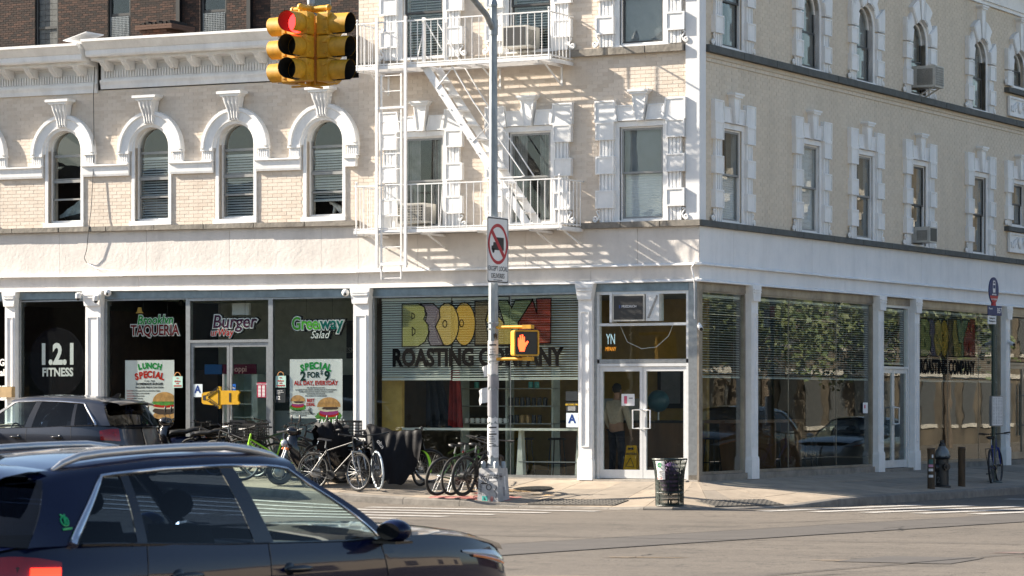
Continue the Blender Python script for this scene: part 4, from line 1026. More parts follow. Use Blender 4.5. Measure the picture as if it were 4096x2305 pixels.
for i, (x, y, h, r) in enumerate(((19, 22, 8, 2.6), (20.5, 30, 9, 2.8), (20, 40, 8.5, 2.7), (20.5, 50, 9.5, 3), (22.5, 26, 10, 3.2), (22.5, 35, 10, 3.2), (22.5, 45, 10, 3.2), (19.5, 58, 9, 3.), (19.5, 66, 9, 3.), (14.5, 34, 7, 2.2))):
    tree(x, y, h, r, ['small street tree nearest the crossing on the far pavement', 'second street tree from the crossing on the far pavement', 'third street tree from the crossing on the far pavement', 'farthest street tree on the far pavement', 'tall tree behind the first street tree', 'tall tree behind the second street tree', 'tall tree behind the third street tree', 'street tree far along the tan block', 'last street tree along the tan block', 'small tree on the traffic island of the side street'][i], i)

simple_block('added_beige_depot', 'long low beige depot added outside the view for the near car to mirror', 52, 66, -45, 18, 6.5, '-x', mat('plain_beige_wall', (.55, .47, .36), .9, var=.1), 10, 1)  # added out of view, puts a beige band into the near car's reflections
# ---------------- fire escape ----------------
fe = thing('fire_escape', 'white iron fire escape with two balconies, stair and drop ladder on the corner building', 'fire escape', (-4.6, 0, 4.6))
IR = M['white_iron']; FX, FY, FZ = 4.6, 0., -4.6
def fb(mb, name, smooth=None, par=None):
    mb.v = [(x+FX, y, z+FZ) for x, y, z in mb.v]; return mb.build(name, IR, par or fe, smooth=smooth)
DP = -.98
bal = shared('bal', lambda: B().cyl((0, 0, 0), (0, 0, .86), .0085, n=5).mesh('baluster', IR, 60))
def balcony(x0, x1, z, hole, brk, bz, top):
    mb = B()
    for q in range(15):
        y = DP+.04+q*.062
        segs = [(x0, x1)] if not hole else [(x0, hole[0]), (hole[1], x1)]
        if hole and y > -.38: segs = [(x0, x1)]
        for a, b in segs: mb.box(a, b, y-.016, y+.016, z, z+.012)
    tag(fb(mb, 'deck_slats'), kind='stuff')
    fr = B(); fr.box(x0-.06, x1+.05, DP-.012, DP+.012, z-.03, z+.035); fr.box(x0-.012, x0+.012, DP, -.02, z-.06, z); fr.box(x1-.012, x1+.012, DP, -.02, z-.06, z)
    if hole: fr.box(hole[0]-.01, hole[0]+.01, DP+.02, -.4, z-.05, z-.002); fr.box(hole[1]-.01, hole[1]+.01, DP+.02, -.4, z-.05, z-.002)
    fb(fr, 'deck_frame')
    for bx in brk:
        m_ = B(); m_.box(bx-.012, bx+.012, DP+.03, 0, z-.07, z-.03); m_.box(bx-.02, bx+.02, -.02, 0, bz, z-.03)
        m_.tube([(bx, -.02, bz+.02), (bx, DP*.72, z-.06)], .018, 4); fb(m_, 'bracket')
    rl = B(); 
    for zz in (z+.06, top): rl.box(x0-.05, x1+.04, DP-.012, DP+.012, zz-.012, zz+.012); rl.box(x0-.012, x0+.012, DP, 0, zz-.0115, zz+.0115); rl.box(x1-.012, x1+.012, DP, 0, zz-.0115, zz+.0115)
    for x, y in ((x0, DP), (x1, DP)): rl.cyl((x, y, z-.02), (x, y, top+.05), .016, n=6); rl.sph((x, y, top+.06), .03, 6, 4)
    rail = fb(rl, 'railing')
    n = int((x1-x0)/.147)
    for i in range(1, n): ob('baluster', bal, rail, (x0+(x1-x0)*i/n+FX, DP, z+.03+FZ)).scale = (1, 1, (top-z-.03)/.86)
    for x in (x0, x1):
        for i in range(1, 7): ob('baluster', bal, rail, (x+FX, DP*i/7, z+.03+FZ)).scale = (1, 1, (top-z-.03)/.86)
balcony(-6.72, -2.58, 7.79, (-5.28, -4.55), (-6.6, -5.33, -4.14, -2.82), 7.36, 8.65)
balcony(-6.74, -2.36, 4.67, None, (-6.6, -5.33, -4.1, -3.0, -2.42), 4.36, 5.55)
# window mullion post by the stair well, drop ladder and its channels
gd = B(); 
for x in (-6.26, -5.63): gd.box(x-.028, x+.028, DP-.06, DP-.02, 3.98, 8.74)
gd.box(-6.3, -5.6, DP-.05, DP-.02, 7.0, 7.04); fb(gd, 'ladder_channel')
ld = B()
for x in (-6.17, -5.735): ld.box(x-.012, x+.012, DP-.04, DP+.0, 3.76, 7.66)
ld.box(-6.2, -5.6, DP-.05, DP+.01, 4.02, 4.075)
lo = fb(ld, 'drop_ladder'); rung = shared('rung', lambda: B().cyl((0, 0, 0), (.435, 0, 0), .009, n=5).mesh('rung', IR))
for i in range(14): ob('rung', rung, lo, (-6.17+FX, DP-.02, 3.78+i*.296+FZ))
# stair
a, b = Vector((-5.27, 7.78)), Vector((-3.05, 4.69)); d = (b-a); nn = Vector((-d.y, d.x)).normalized()*.075
st = B()
for y in (-.90, -.42): 
    st.prism([tuple(a-nn), tuple(b-nn), tuple(b+nn), tuple(a+nn)], y-.006, y+.006)
    for i in range(1, 11): c = a+d*i/11; st.cyl((c.x-.05, y, c.y+.0), (c.x-.05, y-.018, c.y), .014, n=6)
so = fb(st, 'stair')
trd = shared('tread', lambda: B().box(-.11, .11, -.47, 0, -.012, .012).mesh('tread', IR))
for i in range(1, 11): c = a+d*i/11; ob('tread', trd, so, (c.x+FX, -.425, c.y+FZ))
hr = B()
hr.tube([(-5.27, -.92, 8.64), (-4.68, -.92, 7.76), (-4.22, -.92, 7.07), (-3.16, -.92, 5.68), (-3.12, -.92, 5.63), (-3.2, -.92, 5.61), (-3.68, -.92, 5.61)], .013, 6)
hr.tube([(-5.27, -.40, 8.64), (-4.68, -.40, 7.76), (-4.22, -.40, 7.07), (-3.2, -.40, 5.66)], .013, 6)
hr.tube([(-4.66, -.92, 7.73), (-5.02, -.91, 7.35)], .011, 5); hr.tube([(-3.86, -.92, 6.62), (-4.24, -.91, 6.3)], .011, 5)
hr.box(-5.31, -5.25, -.95, -.90, 7.75, 8.70); hr.box(-4.83, -4.78, -.95, -.91, 7.75, 8.58); hr.tube([(-5.27, -.92, 8.55), (-5.42, -.92, 7.95), (-5.42, -.92, 7.8)], .012, 5)
for x in (-4.9, -3.4): hr.tube([(x, -.98, 4.72), (x+.06, -.98, 5.5)], .012, 5)
fb(hr, 'handrail')
# white pail on the lower balcony
pb = B(); pb.lathe([(.12, 0), (.145, .3), (.15, .31), (.15, .33), (.13, .33), (.115, .02)], (0, 0, 0), 18); tag(pb.build('pail', M['white'], None, (-6.35, -.55, 4.685), smooth=40), 'white plastic pail standing on the lower fire escape balcony', 'pail')
# ---------------- air conditioners ----------------
M['acw'] = mat('off_white_plastic', (.55, .53, .48), .5, var=.12, scale=6); M['acd'] = mat('dark_grille', (.03, .03, .03), .5)
def aircon(label, loc, rz, w, h, d, face, side='r', brace=False):
    t = thing('air_conditioner', label, 'air conditioner', loc, rz, group='window air conditioners')
    B().box(-w/2, w/2, -d, .12, 0, h).build('casing', M['acw'], t)
    fm = B(); fw = w-.06
    if face == 'grid':
        for q in range(int(fw/.035)): fm.box(-fw/2+q*.035, -fw/2+q*.035+.008, -d-.012, -d-.004, .03, h-.03)
        for q in range(int(h/.05)): fm.box(-fw/2, fw/2, -d-.012, -d-.004, .03+q*.05, .038+q*.05)
        tag(fm.build('grille', M['acw'], t), kind='stuff'); B().box(-fw/2, fw/2, -d-.004, -d+.01, .03, h-.03).build('coil', M['acd'], t)
    else: B().box(-fw/2, fw/2-.0, -d-.006, -d+.01, .03, h-.03).build('coil', M['acd'], t)
    lv = B(); s = 1 if side == 'r' else -1
    for q in range(int((h-.1)/.022)): lv.box(min(s*w/2, s*(w/2+.004)), max(s*w/2, s*(w/2+.004)), -d+.06, -.04, .05+q*.022, .06+q*.022)
    lv.build('side_louvre', M['acd'], t)
    if brace:
        for x in (-w*.35, w*.35): B().tube([(x, -d*.85, 0), (x, -.02, -.2)], .018, 5).build('brace', M['acw'], t)
    return t
aircon('air conditioner with dark front in third floor window behind the balcony railing', (-3.60, -.02, 8.10), 0, .52, .40, .42, 'plain')
aircon('air conditioner with white grid grille in second floor window by the drop ladder', (-5.9, -.02, 4.86), 0, .60, .38, .36, 'grid')
aircon('big grey air conditioner on braces in arched window of the side street front', (.02, 11.25, 8.20), pi/2, .52, .46, .46, 'grid', 'l', True)
aircon('small air conditioner with black front in lower window of the side street front', (.02, 11.2, 4.86), pi/2, .44, .34, .34, 'plain', 'l')
fr_ = aircon('air conditioner built into the transom above the coffee shop door', (-1.40, .06, 2.93), 0, .66, .50, .12, 'plain')
txt('brand_lettering', 'FRIEDRICH', .02, .27, .045, mat('pale_lettering', (.75, .76, .78), .5), fr_, -.135, bold=.01)
B().box(-.19, -.16, -.13, -.128, .24, .30).build('badge', mat('blue_badge', (.03, .06, .2), .5), fr_)
B().box(.35, .62, -.10, .1, .0, .5).build('filler_panel', M['alu'], fr_); B().box(-.4, -.35, -.1, .1, -.02, .52).build('side_stile', M['alu'], fr_); B().prism([(.38, .05), (.42, .05), (.60, .46), (.57, .48)], -.11, -.10).build('brace', M['sash'], fr_)
# ---------------- street lamp pole ----------------
PX, PY = -2.75, -2.8; PZ = swz(PX, PY)
pole = thing('lamp_pole', 'tall galvanised street pole covered in paper flyers on a painted concrete base', 'pole', (PX, PY, PZ))
mb = B(); mb.lathe([(.098, .5), (.095, 2.5), (.068, 8.85), (.05, 8.86)], n=8); mb.build('shaft', M['galv'], pole)
mb = B(); mb.lathe([(.075, 8.86), (.08, 8.9), (.05, 9.0), (.0, 9.05)], n=8); mb.build('cap', M['galv'], pole)
mb = B(); mb.tube([(0, -.02, 8.45), (0, -.25, 8.68), (0, -1.2, 9.12), (0, -2.6, 9.55), (0, -3.6, 9.65)], [.06, .055, .05, .045, .04], 10); mb.cyl((0, 0, 8.35), (0, 0, 8.62), .085, n=10); mb.build('arm', M['galv'], pole, smooth=40)
mb = B(); q0, q1 = .215, .185
mb.hexa([(-q0, -q0, -.06), (q0, -q0, -.06), (q0, q0, -.06), (-q0, q0, -.06)], [(-q1, -q1, .57), (q1, -q1, .57), (q1, q1, .57), (-q1, q1, .57)])
base = mb.build('concrete_base', mat('grey_painted_concrete', (.42, .42, .42), .8, var=.16, scale=6, bump=.003), pole)
mb = B()
for x, y in ((-.13, -.13), (.13, -.13), (.13, .13), (-.13, .13)): mb.lathe([(.05, .57), (.05, .66), (.035, .69)], (x, y, 0), 8)
mb.lathe([(.15, .57), (.15, .60), (.115, .62), (.11, .7)], n=8); mb.build('anchor_flange', M['galv'], pole, smooth=40)
# flyers and stickers
M['paper'] = mat('white_paper', (.66, .66, .66), .85, var=.12, scale=14); M['print'] = mat('printed_ink', (.03, .03, .035), .8); M['greypr'] = mat('grey_print', (.25, .25, .27), .8)
def wrap(z0, z1, a0, a1, r, m, name, ragged=0., par=None):
    mb = B(); n = 8; rows = [[], []]
    for i in range(n+1):
        a = radians(a0+(a1-a0)*i/n); j = random.uniform(-ragged, ragged)
        rows[0].append((r*cos(a), r*sin(a), z0+j)); rows[1].append((r*cos(a), r*sin(a), z1+j*.5))
    return mb.grid(rows).build(name, m, par or pole)
def rad(z): return .104-(z-.5)*.0043
for z0, z1, a0, a1, mm in ((.78, .96, -150, 0, 'paper'), (.98, 1.36, -155, -5, 'paper'), (1.40, 1.48, -140, -10, 'paper'), (1.50, 1.98, -140, -20, 'greypr'), (2.0, 2.22, -150, 10, 'greypr'), (2.24, 2.44, -150, -10, 'paper'), (2.46, 2.86, -155, 0, 'paper'), (2.9, 2.98, -60, -20, 'black'), (3.1, 3.2, -70, -30, 'greypr'), (1.7, 1.86, -100, -40, 'paper')):
    f = wrap(z0, z1, a0, a1, rad(z0)+random.uniform(.003, .008), M[mm], 'flyer', .03)
for z in (1.30, 1.18, 2.78):
    for q, (dz, w) in enumerate(((0, .12), (-.07, .10), (-.12, .11), (-.16, .08), (-.21, .1))):
        wrap(z+dz-.012, z+dz+.012 if q == 0 else z+dz, -115, -115+w*700, rad(z)+.012, M['print'] if q in (0, 3) else M['greypr'], 'print_line')
# torn paper hanging to the left
mb = B(); mb.grid([[(-.11-.0*i, -.02, 2.42-.1*i), (-.16-.02*(i % 2), -.05, 2.40-.1*i), (-.21+.03*(i % 3), -.04, 2.38-.09*i)] for i in range(3)]); mb.grid([[(-.10, -.03, 2.02-.09*i), (-.2-.015*(i % 2), -.06, 2.0-.09*i), (-.27+.02*(i % 2), -.05, 1.96-.09*i)] for i in range(4)]); mb.build('torn_paper', M['paper'], pole)
def bsticker(face, u, z, w, h, m, text=None, tm=None, th=.05):
    k = q0-(q0-q1)*(z+.06)/.63+.004; tl = math.atan2(q0-q1, .63)
    o = B().box(-w/2, w/2, -.001, 0, -h/2, h/2).build('sticker', m, base, (u, -k, z) if face == 'f' else (k, u, z), (-tl, 0, 0) if face == 'f' else (-tl, 0, pi/2))
    if text:
        for i, t in enumerate(text.split('\n')): txt('sticker_lettering', t, 0, (len(text.split('\n'))-1)*th*.5-i*th*1.05, th*.9, tm, o, -.003, bold=.02)
bsticker('f', -.08, .36, .13, .15, M['black'], 'COST\n0115', M['paper'], .055); bsticker('f', .10, .42, .15, .16, M['paper'], 'PERU ANA\nANA PERU', M['print'], .04)
bsticker('f', -.06, .02, .11, .10, mat('teal_sticker', (.05, .42, .36), .6), 'b', M['print'], .05); bsticker('r', -.08, .42, .1, .12, M['greypr'], 'PERU', M['print'], .035)
bsticker('r', .06, .30, .05, .25, M['paper']); bsticker('f', -.14, .45, .07, .05, M['greypr']); bsticker('r', .02, .15, .06, .16, M['greypr'])
mb = B(); R_ = .05
mb.tube([(.02+R_*cos(2*pi*i/16), -.205, .23+R_*sin(2*pi*i/16)) for i in range(16)], .008, 4, closed=True)
mb.tube([(.14, -.206, .28), (.18, -.207, .22), (.13, -.208, .16), (.19, -.209, .1), (.15, -.212, .04), (.2, -.213, .0)], .004, 4)
for q in range(6): mb.tube([(-.19, -.207+0*q, .26-.03*q), (-.15, -.206, .28-.03*q), (-.13, -.207, .24-.03*q)], .004, 4)
mb.build('graffiti', M['print'], base)
blobp = [(.09+.035*cos(2*pi*k/12)*random.uniform(.6, 1.2), .02+.07*sin(2*pi*k/12)*random.uniform(.6, 1.2)) for k in range(12)]
B().prism(blobp, -.217, -.214).build('red_paint_mark', M['redspray'], base)
# no-truck sign on the pole
sg = thing('no_truck_sign', 'white no-truck traffic sign reading except local deliveries on the street pole', 'sign', (PX+.09, PY-.0, 3.56))
M['signw'] = mat('reflective_white', (.75, .75, .74), .4, var=.03); M['signr'] = mat('sign_red', (.42, .02, .03), .4, var=.05); M['signk'] = mat('sign_black', (.012, .012, .014), .4)
def rrect(w, h, r, n=5):
    P = []
    for cx, cz, a0 in ((w/2-r, -h/2+r, -90), (w/2-r, h/2-r, 0), (-w/2+r, h/2-r, 90), (-w/2+r, -h/2+r, 180)):
        for i in range(n+1): a = radians(a0+90*i/n); P.append((cx+r*cos(a), cz+r*sin(a)))
    return P
pl_ = B().prism(rrect(.80, 1.19, .05), -.002, .002).build('plate', M['signw'], sg, (0, 0, .595), (0, 0, pi/2))
def ringp(mb, c, r0, r1, y, n=36, sq=1.):
    for i in range(n):
        a, b = 2*pi*i/n, 2*pi*(i+1)/n
        mb.add([(c[0]+r*cos(t), y, c[1]+r*sin(t)*sq) for r, t in ((r0, a), (r1, a), (r1, b), (r0, b))], [(0, 1, 2, 3)])
    return mb
mb = B(); o_ = rrect(.77, 1.16, .04); i_ = rrect(.73, 1.12, .03); n = len(o_)
mb.add([(x, -.0035, z) for x, z in i_]+[(x, -.0035, z) for x, z in o_], [(i, n+i, n+(i+1) % n, (i+1) % n) for i in range(n)]); mb.build('border', M['signk'], pl_)
c = (0, .11); mb = B(); ringp(mb, c, .305, .365, -.005); mb.add([(c[0]+x, -.006, c[1]+z) for x, z in ((-.25, .19), (-.19, .25), (.25, -.19), (.19, -.25))][::-1], [(0, 1, 2, 3)]); mb.build('prohibition_ring', M['signr'], pl_)
mb = B(); mb.add([(x, -.0045, z+.11) for x, z in ((-.22, -.11), (.22, -.11), (.22, .12), (-.06, .12), (-.06, .03), (-.17, .03), (-.18, -.03), (-.24, -.04), (-.24, -.11))], [tuple(range(9))])
for x in (-.17, .14): mb.add([(x+.045*cos(2*pi*i/12), -.0045, -.01+.045*sin(2*pi*i/12)) for i in range(12)], [tuple(range(12))])
mb.build('truck_symbol', M['signk'], pl_)
txt('sign_lettering', 'EXCEPT LOCAL', 0, -.335, .085, M['signk'], pl_, -.004, sx=.85, bold=.006); txt('sign_lettering', 'DELIVERIES', 0, -.465, .085, M['signk'], pl_, -.004, sx=.85, bold=.006)
txt('sign_lettering', 'DEPT OF TRANSPORTATION', 0, -.54, .018, M['signk'], pl_, -.004)
# pedestrian signal
ps = thing('pedestrian_signal', 'yellow pedestrian signal showing a red hand, clamped to the street pole', 'signal', (PX, PY, 2.2))
mb = B()
for z in (.0, .57): mb.tube([(.08, -.02, z), (.72, -.08, z)], .03, 10); mb.box(.66, .84, -.14, -.02, z-.035, z+.035)
mb.build('bracket_arm', M['yellow'], ps, smooth=40)
mb = B()
for z in (-.05, .06, .53, .64): mb.lathe([(.104, z), (.104, z+.025)], n=10, cap=False)
mb.build('band', M['steel'], ps)
hx = B(); hx.prism(rrect(.46, .46, .04), -.0, .22); hs_ = hx.build('housing', M['yellow'], ps, (.72, -.10, .28), (0, 0, radians(42)))
fv = B(); n = 24; o_ = rrect(.46, .46, .04); i_ = rrect(.41, .41, .03)
fv.add([(x, -.05, z) for x, z in o_]+[(x, -.05, z) for x, z in i_]+[(x, 0, z) for x, z in o_]+[(x, 0, z) for x, z in i_], [(i, n+i, n+(i+1) % n, (i+1) % n)[::-1] for i in range(n)]+[(i, 2*n+i, 2*n+(i+1) % n, (i+1) % n)[::-1] for i in range(n)]+[(n+i, 3*n+i, 3*n+(i+1) % n, n+(i+1) % n) for i in range(n)])
fv.build('visor_frame', M['yellow'], hs_); B().box(-.2, .2, -.02, -.005, -.2, .2).build('display', mat('signal_black_lens', (.006, .006, .007), .35), hs_)
M['hand'] = mat('lit_red_hand', (.6, .05, .02), .5, emit=(1., .06, .015, 2.2))
hd = B(); hp = [(-.12, -.15), (-.035, -.15), (-.02, -.08), (.04, .02), (.02, .04), (-.02, .005), (-.03, .02), (-.03, .11), (-.05, .11), (-.055, .04), (-.062, .15), (-.085, .15), (-.088, .04), (-.1, .14), (-.12, .14), (-.122, .03), (-.135, .09), (-.15, .09), (-.15, -.06)]
hd.prism(hp, -.024, -.021); hd.build('red_hand', M['hand'], hs_)
# ---------------- hanging traffic signals ----------------
ts = thing('traffic_signal', 'yellow four-way traffic signal cluster hanging above the crossing', 'traffic signal', (.13, -13.5, 6.02))
M['lensk'] = mat('dark_lens', (.01, .01, .01), .3); M['red'] = mat('lit_red_lens', (.5, .01, .01), .4, emit=(1, .02, .02, 3.0)); M['visin'] = mat('black_visor_inside', (.008, .008, .008), .7)
def head(rz, off, lit):
    h = B()
    for k in range(3): h.prism(rrect(.345, .325, .03), -.09, .09); h.v = h.v[:-48]+[(x, y, z+.17+.335*k) for x, y, z in h.v[-48:]]
    h.box(-.13, .13, .09, .11, .02, 1.0)
    for s in (-1, 1):
        for k in range(6): h.box(min(s*.172, s*.20), max(s*.172, s*.20), -.07, -.02, .07+.165*k, .105+.165*k)
    ho = h.build('signal_head', M['yellow'], ts, (off*sin(rz), -off*cos(rz), .0), (0, 0, rz), smooth=40)
    def vis():
        v = B(); n = 20; a0 = radians(-62); tot = radians(304); rows = []
        for i in range(n+1):
            a = a0+tot*i/n; f = abs(i-n/2)/(n/2); ln = .29-.06*f**3
            rows.append([(.155*cos(a), -.09, .155*sin(a)), (.15*cos(a), -.09-ln, .15*sin(a))])
        v.grid(rows, True); return v.mesh('visor', M['yellow'], 60)
    def visi():
        v = B(); n = 20; a0 = radians(-62); tot = radians(304); rows = []
        for i in range(n+1):
            a = a0+tot*i/n; f = abs(i-n/2)/(n/2); ln = .288-.06*f**3
            rows.append([(.151*cos(a), -.088, .151*sin(a)), (.146*cos(a), -.088-ln, .146*sin(a))])
        v.grid(rows); return v.mesh('visor_lining', M['visin'], 60)
    for k in range(3):
        vo = ob('visor', shared('vis', vis), ho, (0, 0, .17+.335*k)); vo.rotation_euler = (0, radians(0), 0)
        ob('visor_lining', shared('visi', visi), ho, (0, 0, .17+.335*k)); 
        lm = M['red'] if (lit and k == 2) else M['lensk']
        ob('lens', shared(('lens', lm.name), lambda: B().lathe([(.148, .09), (.12, .115), (.06, .13), (.0, .132)], n=18, axis='y').mesh('lens', lm, 50)), ho, (0, 0, .17+.335*k))
for rz, off, lit in ((0, .28, True), (pi/2, .30, False), (pi, .28, False), (-pi/2, .30, False)): head(rz, off, lit)
mb = B(); mb.cyl((0, 0, 1.05), (0, 0, 1.12), .06, n=10); mb.cyl((-.28, 0, 1.08), (.3, 0, 1.08), .042, n=10); mb.cyl((0, -.3, 1.08), (0, .28, 1.08), .042, n=10)
for x, y in ((0, -.28), (.3, 0), (0, .28), (-.3, 0)): mb.sph((x, y, 1.08), .05, 8, 6); mb.cyl((x, y, .98), (x, y, 1.08), .03, n=8)
for x, y in ((0, -.28), (.3, 0), (0, .28), (-.3, 0)): mb.box(min(0, x)-.02, max(0, x)+.02, min(0, y)-.02, max(0, y)+.02, -.045, -.02)
mb.box(-.07, .07, -.02, .02, -.02, 1.0); mb.box(-.02, .02, -.07, .07, -.02, 1.0)
mb.build('mounting_cross', M['yellow'], ts, smooth=40)
mb = B(); mb.cyl((0, 0, 1.12), (0, 0, 2.3), .035, n=10); mb.lathe([(.05, 1.14), (.055, 1.2), (.04, 1.24)], n=10); mb.lathe([(.045, 1.26), (.05, 1.3), (.04, 1.34)], n=10); mb.tube([(0, 0, 2.3), (0, 4, 2.35), (0, 9, 2.4)], .06, 8); mb.build('hanger_pipe', M['galv'], ts, smooth=40)
# ---------------- cameras, cable ----------------
def dome(label, x, z, both=False):
    t = thing('security_camera', label, 'camera', (x, -.13, z), group='security cameras on the shopfronts'); mb = B(); mb.box(-.03, .03, .0, .13, -.03, .03); mb.cyl((0, .02, 0), (0, -.06, .01), .03, n=8); mb.lathe([(.02, .05), (.055, .03), (.06, -.05), (.05, -.07)], (0, -.09, -.02), 12); mb.build('housing', M['white'], t, smooth=40)
    B().sph((0, -.09, -.09), .045, 10, 6).build('lens_dome', M['black'], t, smooth=60); return t
dome('left one of two white dome cameras above the gym pilaster', -13.86, 3.64); dome('right one of two white dome cameras above the gym pilaster', -13.42, 3.58)
for (lab, l, rz) in (('white ball camera at the right end of the taqueria header', (-7.52, -.05, 3.56), 0), ('white ball camera beside the lower right dome camera of the gym', (-13.2, -.05, 3.66), 0)):
    t = thing('security_camera', lab, 'camera', l, rz, group='security cameras on the shopfronts'); B().sph((0, -.06, 0), .075, 12, 8).build('housing', M['white'], t, smooth=60); B().lathe([(.03, .0), (.02, .012)], (.03, -.125, -.03), 10, 'y').build('lens', M['black'], t)
for (lab, l, rz) in (('white bullet camera on the corner post of the coffee shop', (.03, -.02, 2.78), radians(35)), ('white bullet camera on the right pilaster of the side street front', (.12, 16.7, 2.78), radians(60))):
    t = thing('security_camera', lab, 'camera', l, rz, group='security cameras on the shopfronts'); mb = B(); mb.cyl((0, .0, .05), (.0, -.2, -.02), .042, n=12); mb.cyl((0, .02, .1), (0, .0, .04), .02, n=8); mb.build('housing', M['white'], t, smooth=40); B().cyl((0, -.2, -.02), (0, -.215, -.0255), .034, n=12).build('lens', M['black'], t)
mb = B(); mb.tube([(-.06, -.03, 2.95), (-.06, -.03, 3.46), (-.02, -.13, 3.68), (-.08, -.12, 3.9), (.02, -.13, 4.0)], .012, 5); tag(mb.build('camera_conduit', M['white'], None), 'thin white conduit running down the coffee shop corner', 'cable')
mb = B(); mb.tube([(-13.53, -.1, 8.3), (-13.55, -.12, 7.7), (-13.58, -.06, 6.5), (-13.62, -.10, 5.4), (-13.66, -.14, 4.95), (-13.72, -.12, 4.55), (-13.8, -.10, 4.38), (-13.78, -.04, 4.28)], .008, 5); tag(mb.build('hanging_cable', M['black'], None), 'thin black cable hanging down the low building at the cornice break', 'cable')
mb = B(); mb.tube([(-13.78, -.04, 4.28), (-13.4, -.2, 4.15), (-12.9, -.25, 4.1)], .005, 5); tag(mb.build('loose_wire', M['white_iron'], None), 'loose pale wire end sticking out of the white fascia', 'cable')
# ---------------- cars ----------------
def interp(tab, x):
    if x <= tab[0][0]: return tab[0][1]
    for (a, u), (b, v) in zip(tab[:-1], tab[1:]):
        if x <= b:
            t = (x-a)/(b-a); t = t*t*(3-2*t) if abs(v-u) > .2 else t
            return u+(v-u)*t
    return tab[-1][1]
ZT = [(-2.25, .98), (-1.9, 1.055), (-1.5, 1.06), (-.5, 1.02), (.6, 1.0), (1.0, 1.02), (1.4, 1.02), (1.8, .99), (2.15, .93), (2.4, .82)]
WZ = [(.2, .80), (.28, .86), (.45, .895), (.6, .885), (.72, .90), (.82, .912), (.92, .90), (1.06, .868)]
LFZ = [(.2, 2.28), (.35, 2.45), (.55, 2.50), (.7, 2.49), (.85, 2.41), (1.0, 2.30)]
LRZ = [(.2, 2.08), (.4, 2.17), (.6, 2.18), (.8, 2.13), (1.0, 2.07), (1.1, 2.05)]
NE = 4.6
def csurf(th, z):
    c, s = cos(th), sin(th); L_ = interp(LFZ, z) if c > 0 else interp(LRZ, z)
    return Vector((math.copysign(abs(c)**(2/NE), c)*L_, -abs(s)**(2/NE)*interp(WZ, z), z))
def thx(X, z=.7):
    L_ = interp(LFZ, z) if X > 0 else interp(LRZ, z); return math.acos(max(-1, min(1, math.copysign((abs(X)/L_)**(NE/2), X))))
ZB = .22
def cpt(th, t):
    p = csurf(th, .8); z = ZB+(interp(ZT, p.x)-ZB)*t; return csurf(th, z)
def offp(th, z, d):
    p = csurf(th, z); a = csurf(th+.002, z)-csurf(th-.002, z); b = csurf(th, z+.004)-csurf(th, z-.004); n = a.cross(b)
    if n.length < 1e-9: return p
    n.normalize()
    if n.dot(Vector((p.x*.3, p.y, 0))) < 0: n = -n
    return p+n*d
def yside(x, v):
    """greenhouse half width at x, v 0 belt .. 1 top of the side glass"""
    xb = max(-1.95, min(1.2, x)); yb = .855-.10*max(0, (xb-.6)/.6)**2-.10*max(0, (-xb-1.2)/.7)**2
    yt = .655-.05*max(0, xb)-.03*max(0, -xb-.8)
    return yb+(yt-yb)*v+.018*sin(pi*v)
ZD = [(-1.75, 1.345), (-1.5, 1.395), (-1.2, 1.425), (-.8, 1.45), (-.3, 1.46), (.1, 1.45), (.4, 1.415)]
def gpt(x, v, d=0.):
    zb = interp(ZT, x); z = zb+(interp(ZD, x)-zb)*v; return Vector((x, -yside(x, v)-d, z+d*.25))
COLS = {'A0': (.98, .34), 'A1': (.86, .24), 'B0': (-.10, -.24), 'B1': (-.26, -.36), 'C0': (-1.13, -1.08), 'C1': (-1.21, -1.14), 'Q': (-1.66, -1.28), 'D': (-1.92, -1.70)}
def colx(k, v):
    a, b = COLS[k]; x = a+(b-a)*v
    if k == 'Q': x = a+(b-a)*(v**1.25)+.0
    if k == 'D': x = a+(b-a)*v**1.1
    if k in ('A0', 'A1'): x = a+(b-a)*v+.05*sin(pi*v)
    return x
def gpatch(k0, k1, n=5, m_=8, d=0.):
    rows = []
    for i in range(m_+1):
        v = i/m_; a, b = colx(k0, v), colx(k1, v); rows.append([gpt(a+(b-a)*j/n, v, d) for j in range(n+1)])
    return B().grid(rows, True)
def mirr(mb):
    o = len(mb.v); mb.v += [(x, -y, z) for x, y, z in mb.v]; mb.f += [tuple(i+o for i in f[::-1]) for f in mb.f]; mb.at += mb.at[:]; return mb
def flip(me_mb):
    q = B(); q.v = [(x, -y, z) for x, y, z in me_mb.v]; q.f = [f[::-1] for f in me_mb.f]; q.at = me_mb.at[:]; return q
M['chrome'] = mat('bright_trim', (.62, .63, .65), .18, .95, var=.04); M['silver'] = mat('silver_rail', (.50, .50, .50), .35, .7, var=.06)
M['gl_front'] = glass('car_front_glass', (.80, .93, .93), 1.38); M['gl_rear'] = glass('car_privacy_glass', (.06, .085, .14), 1.36); M['gl_ws'] = glass('car_windscreen', (.86, .95, .93), 1.5)
M['seat'] = mat('dark_seat_fabric', (.02, .022, .026), .85); M['gloss'] = mat('gloss_black', (.01, .01, .011), .12, spec=.6)
M['taillit'] = mat('lit_tail_lamp', (.5, .01, .01), .2, emit=(1., .03, .01, 1.6), coat=.6); M['tail'] = mat('tail_lamp', (.22, .004, .006), .15, coat=1.)
M['lamp'] = mat('head_lamp_glass', (.34, .37, .42), .1, .1, coat=1.); M['amber'] = mat('amber_marker', (.75, .18, .02), .2, coat=.8)
M['cladding'] = mat('grey_black_cladding', (.022, .022, .023), .6, var=.1)
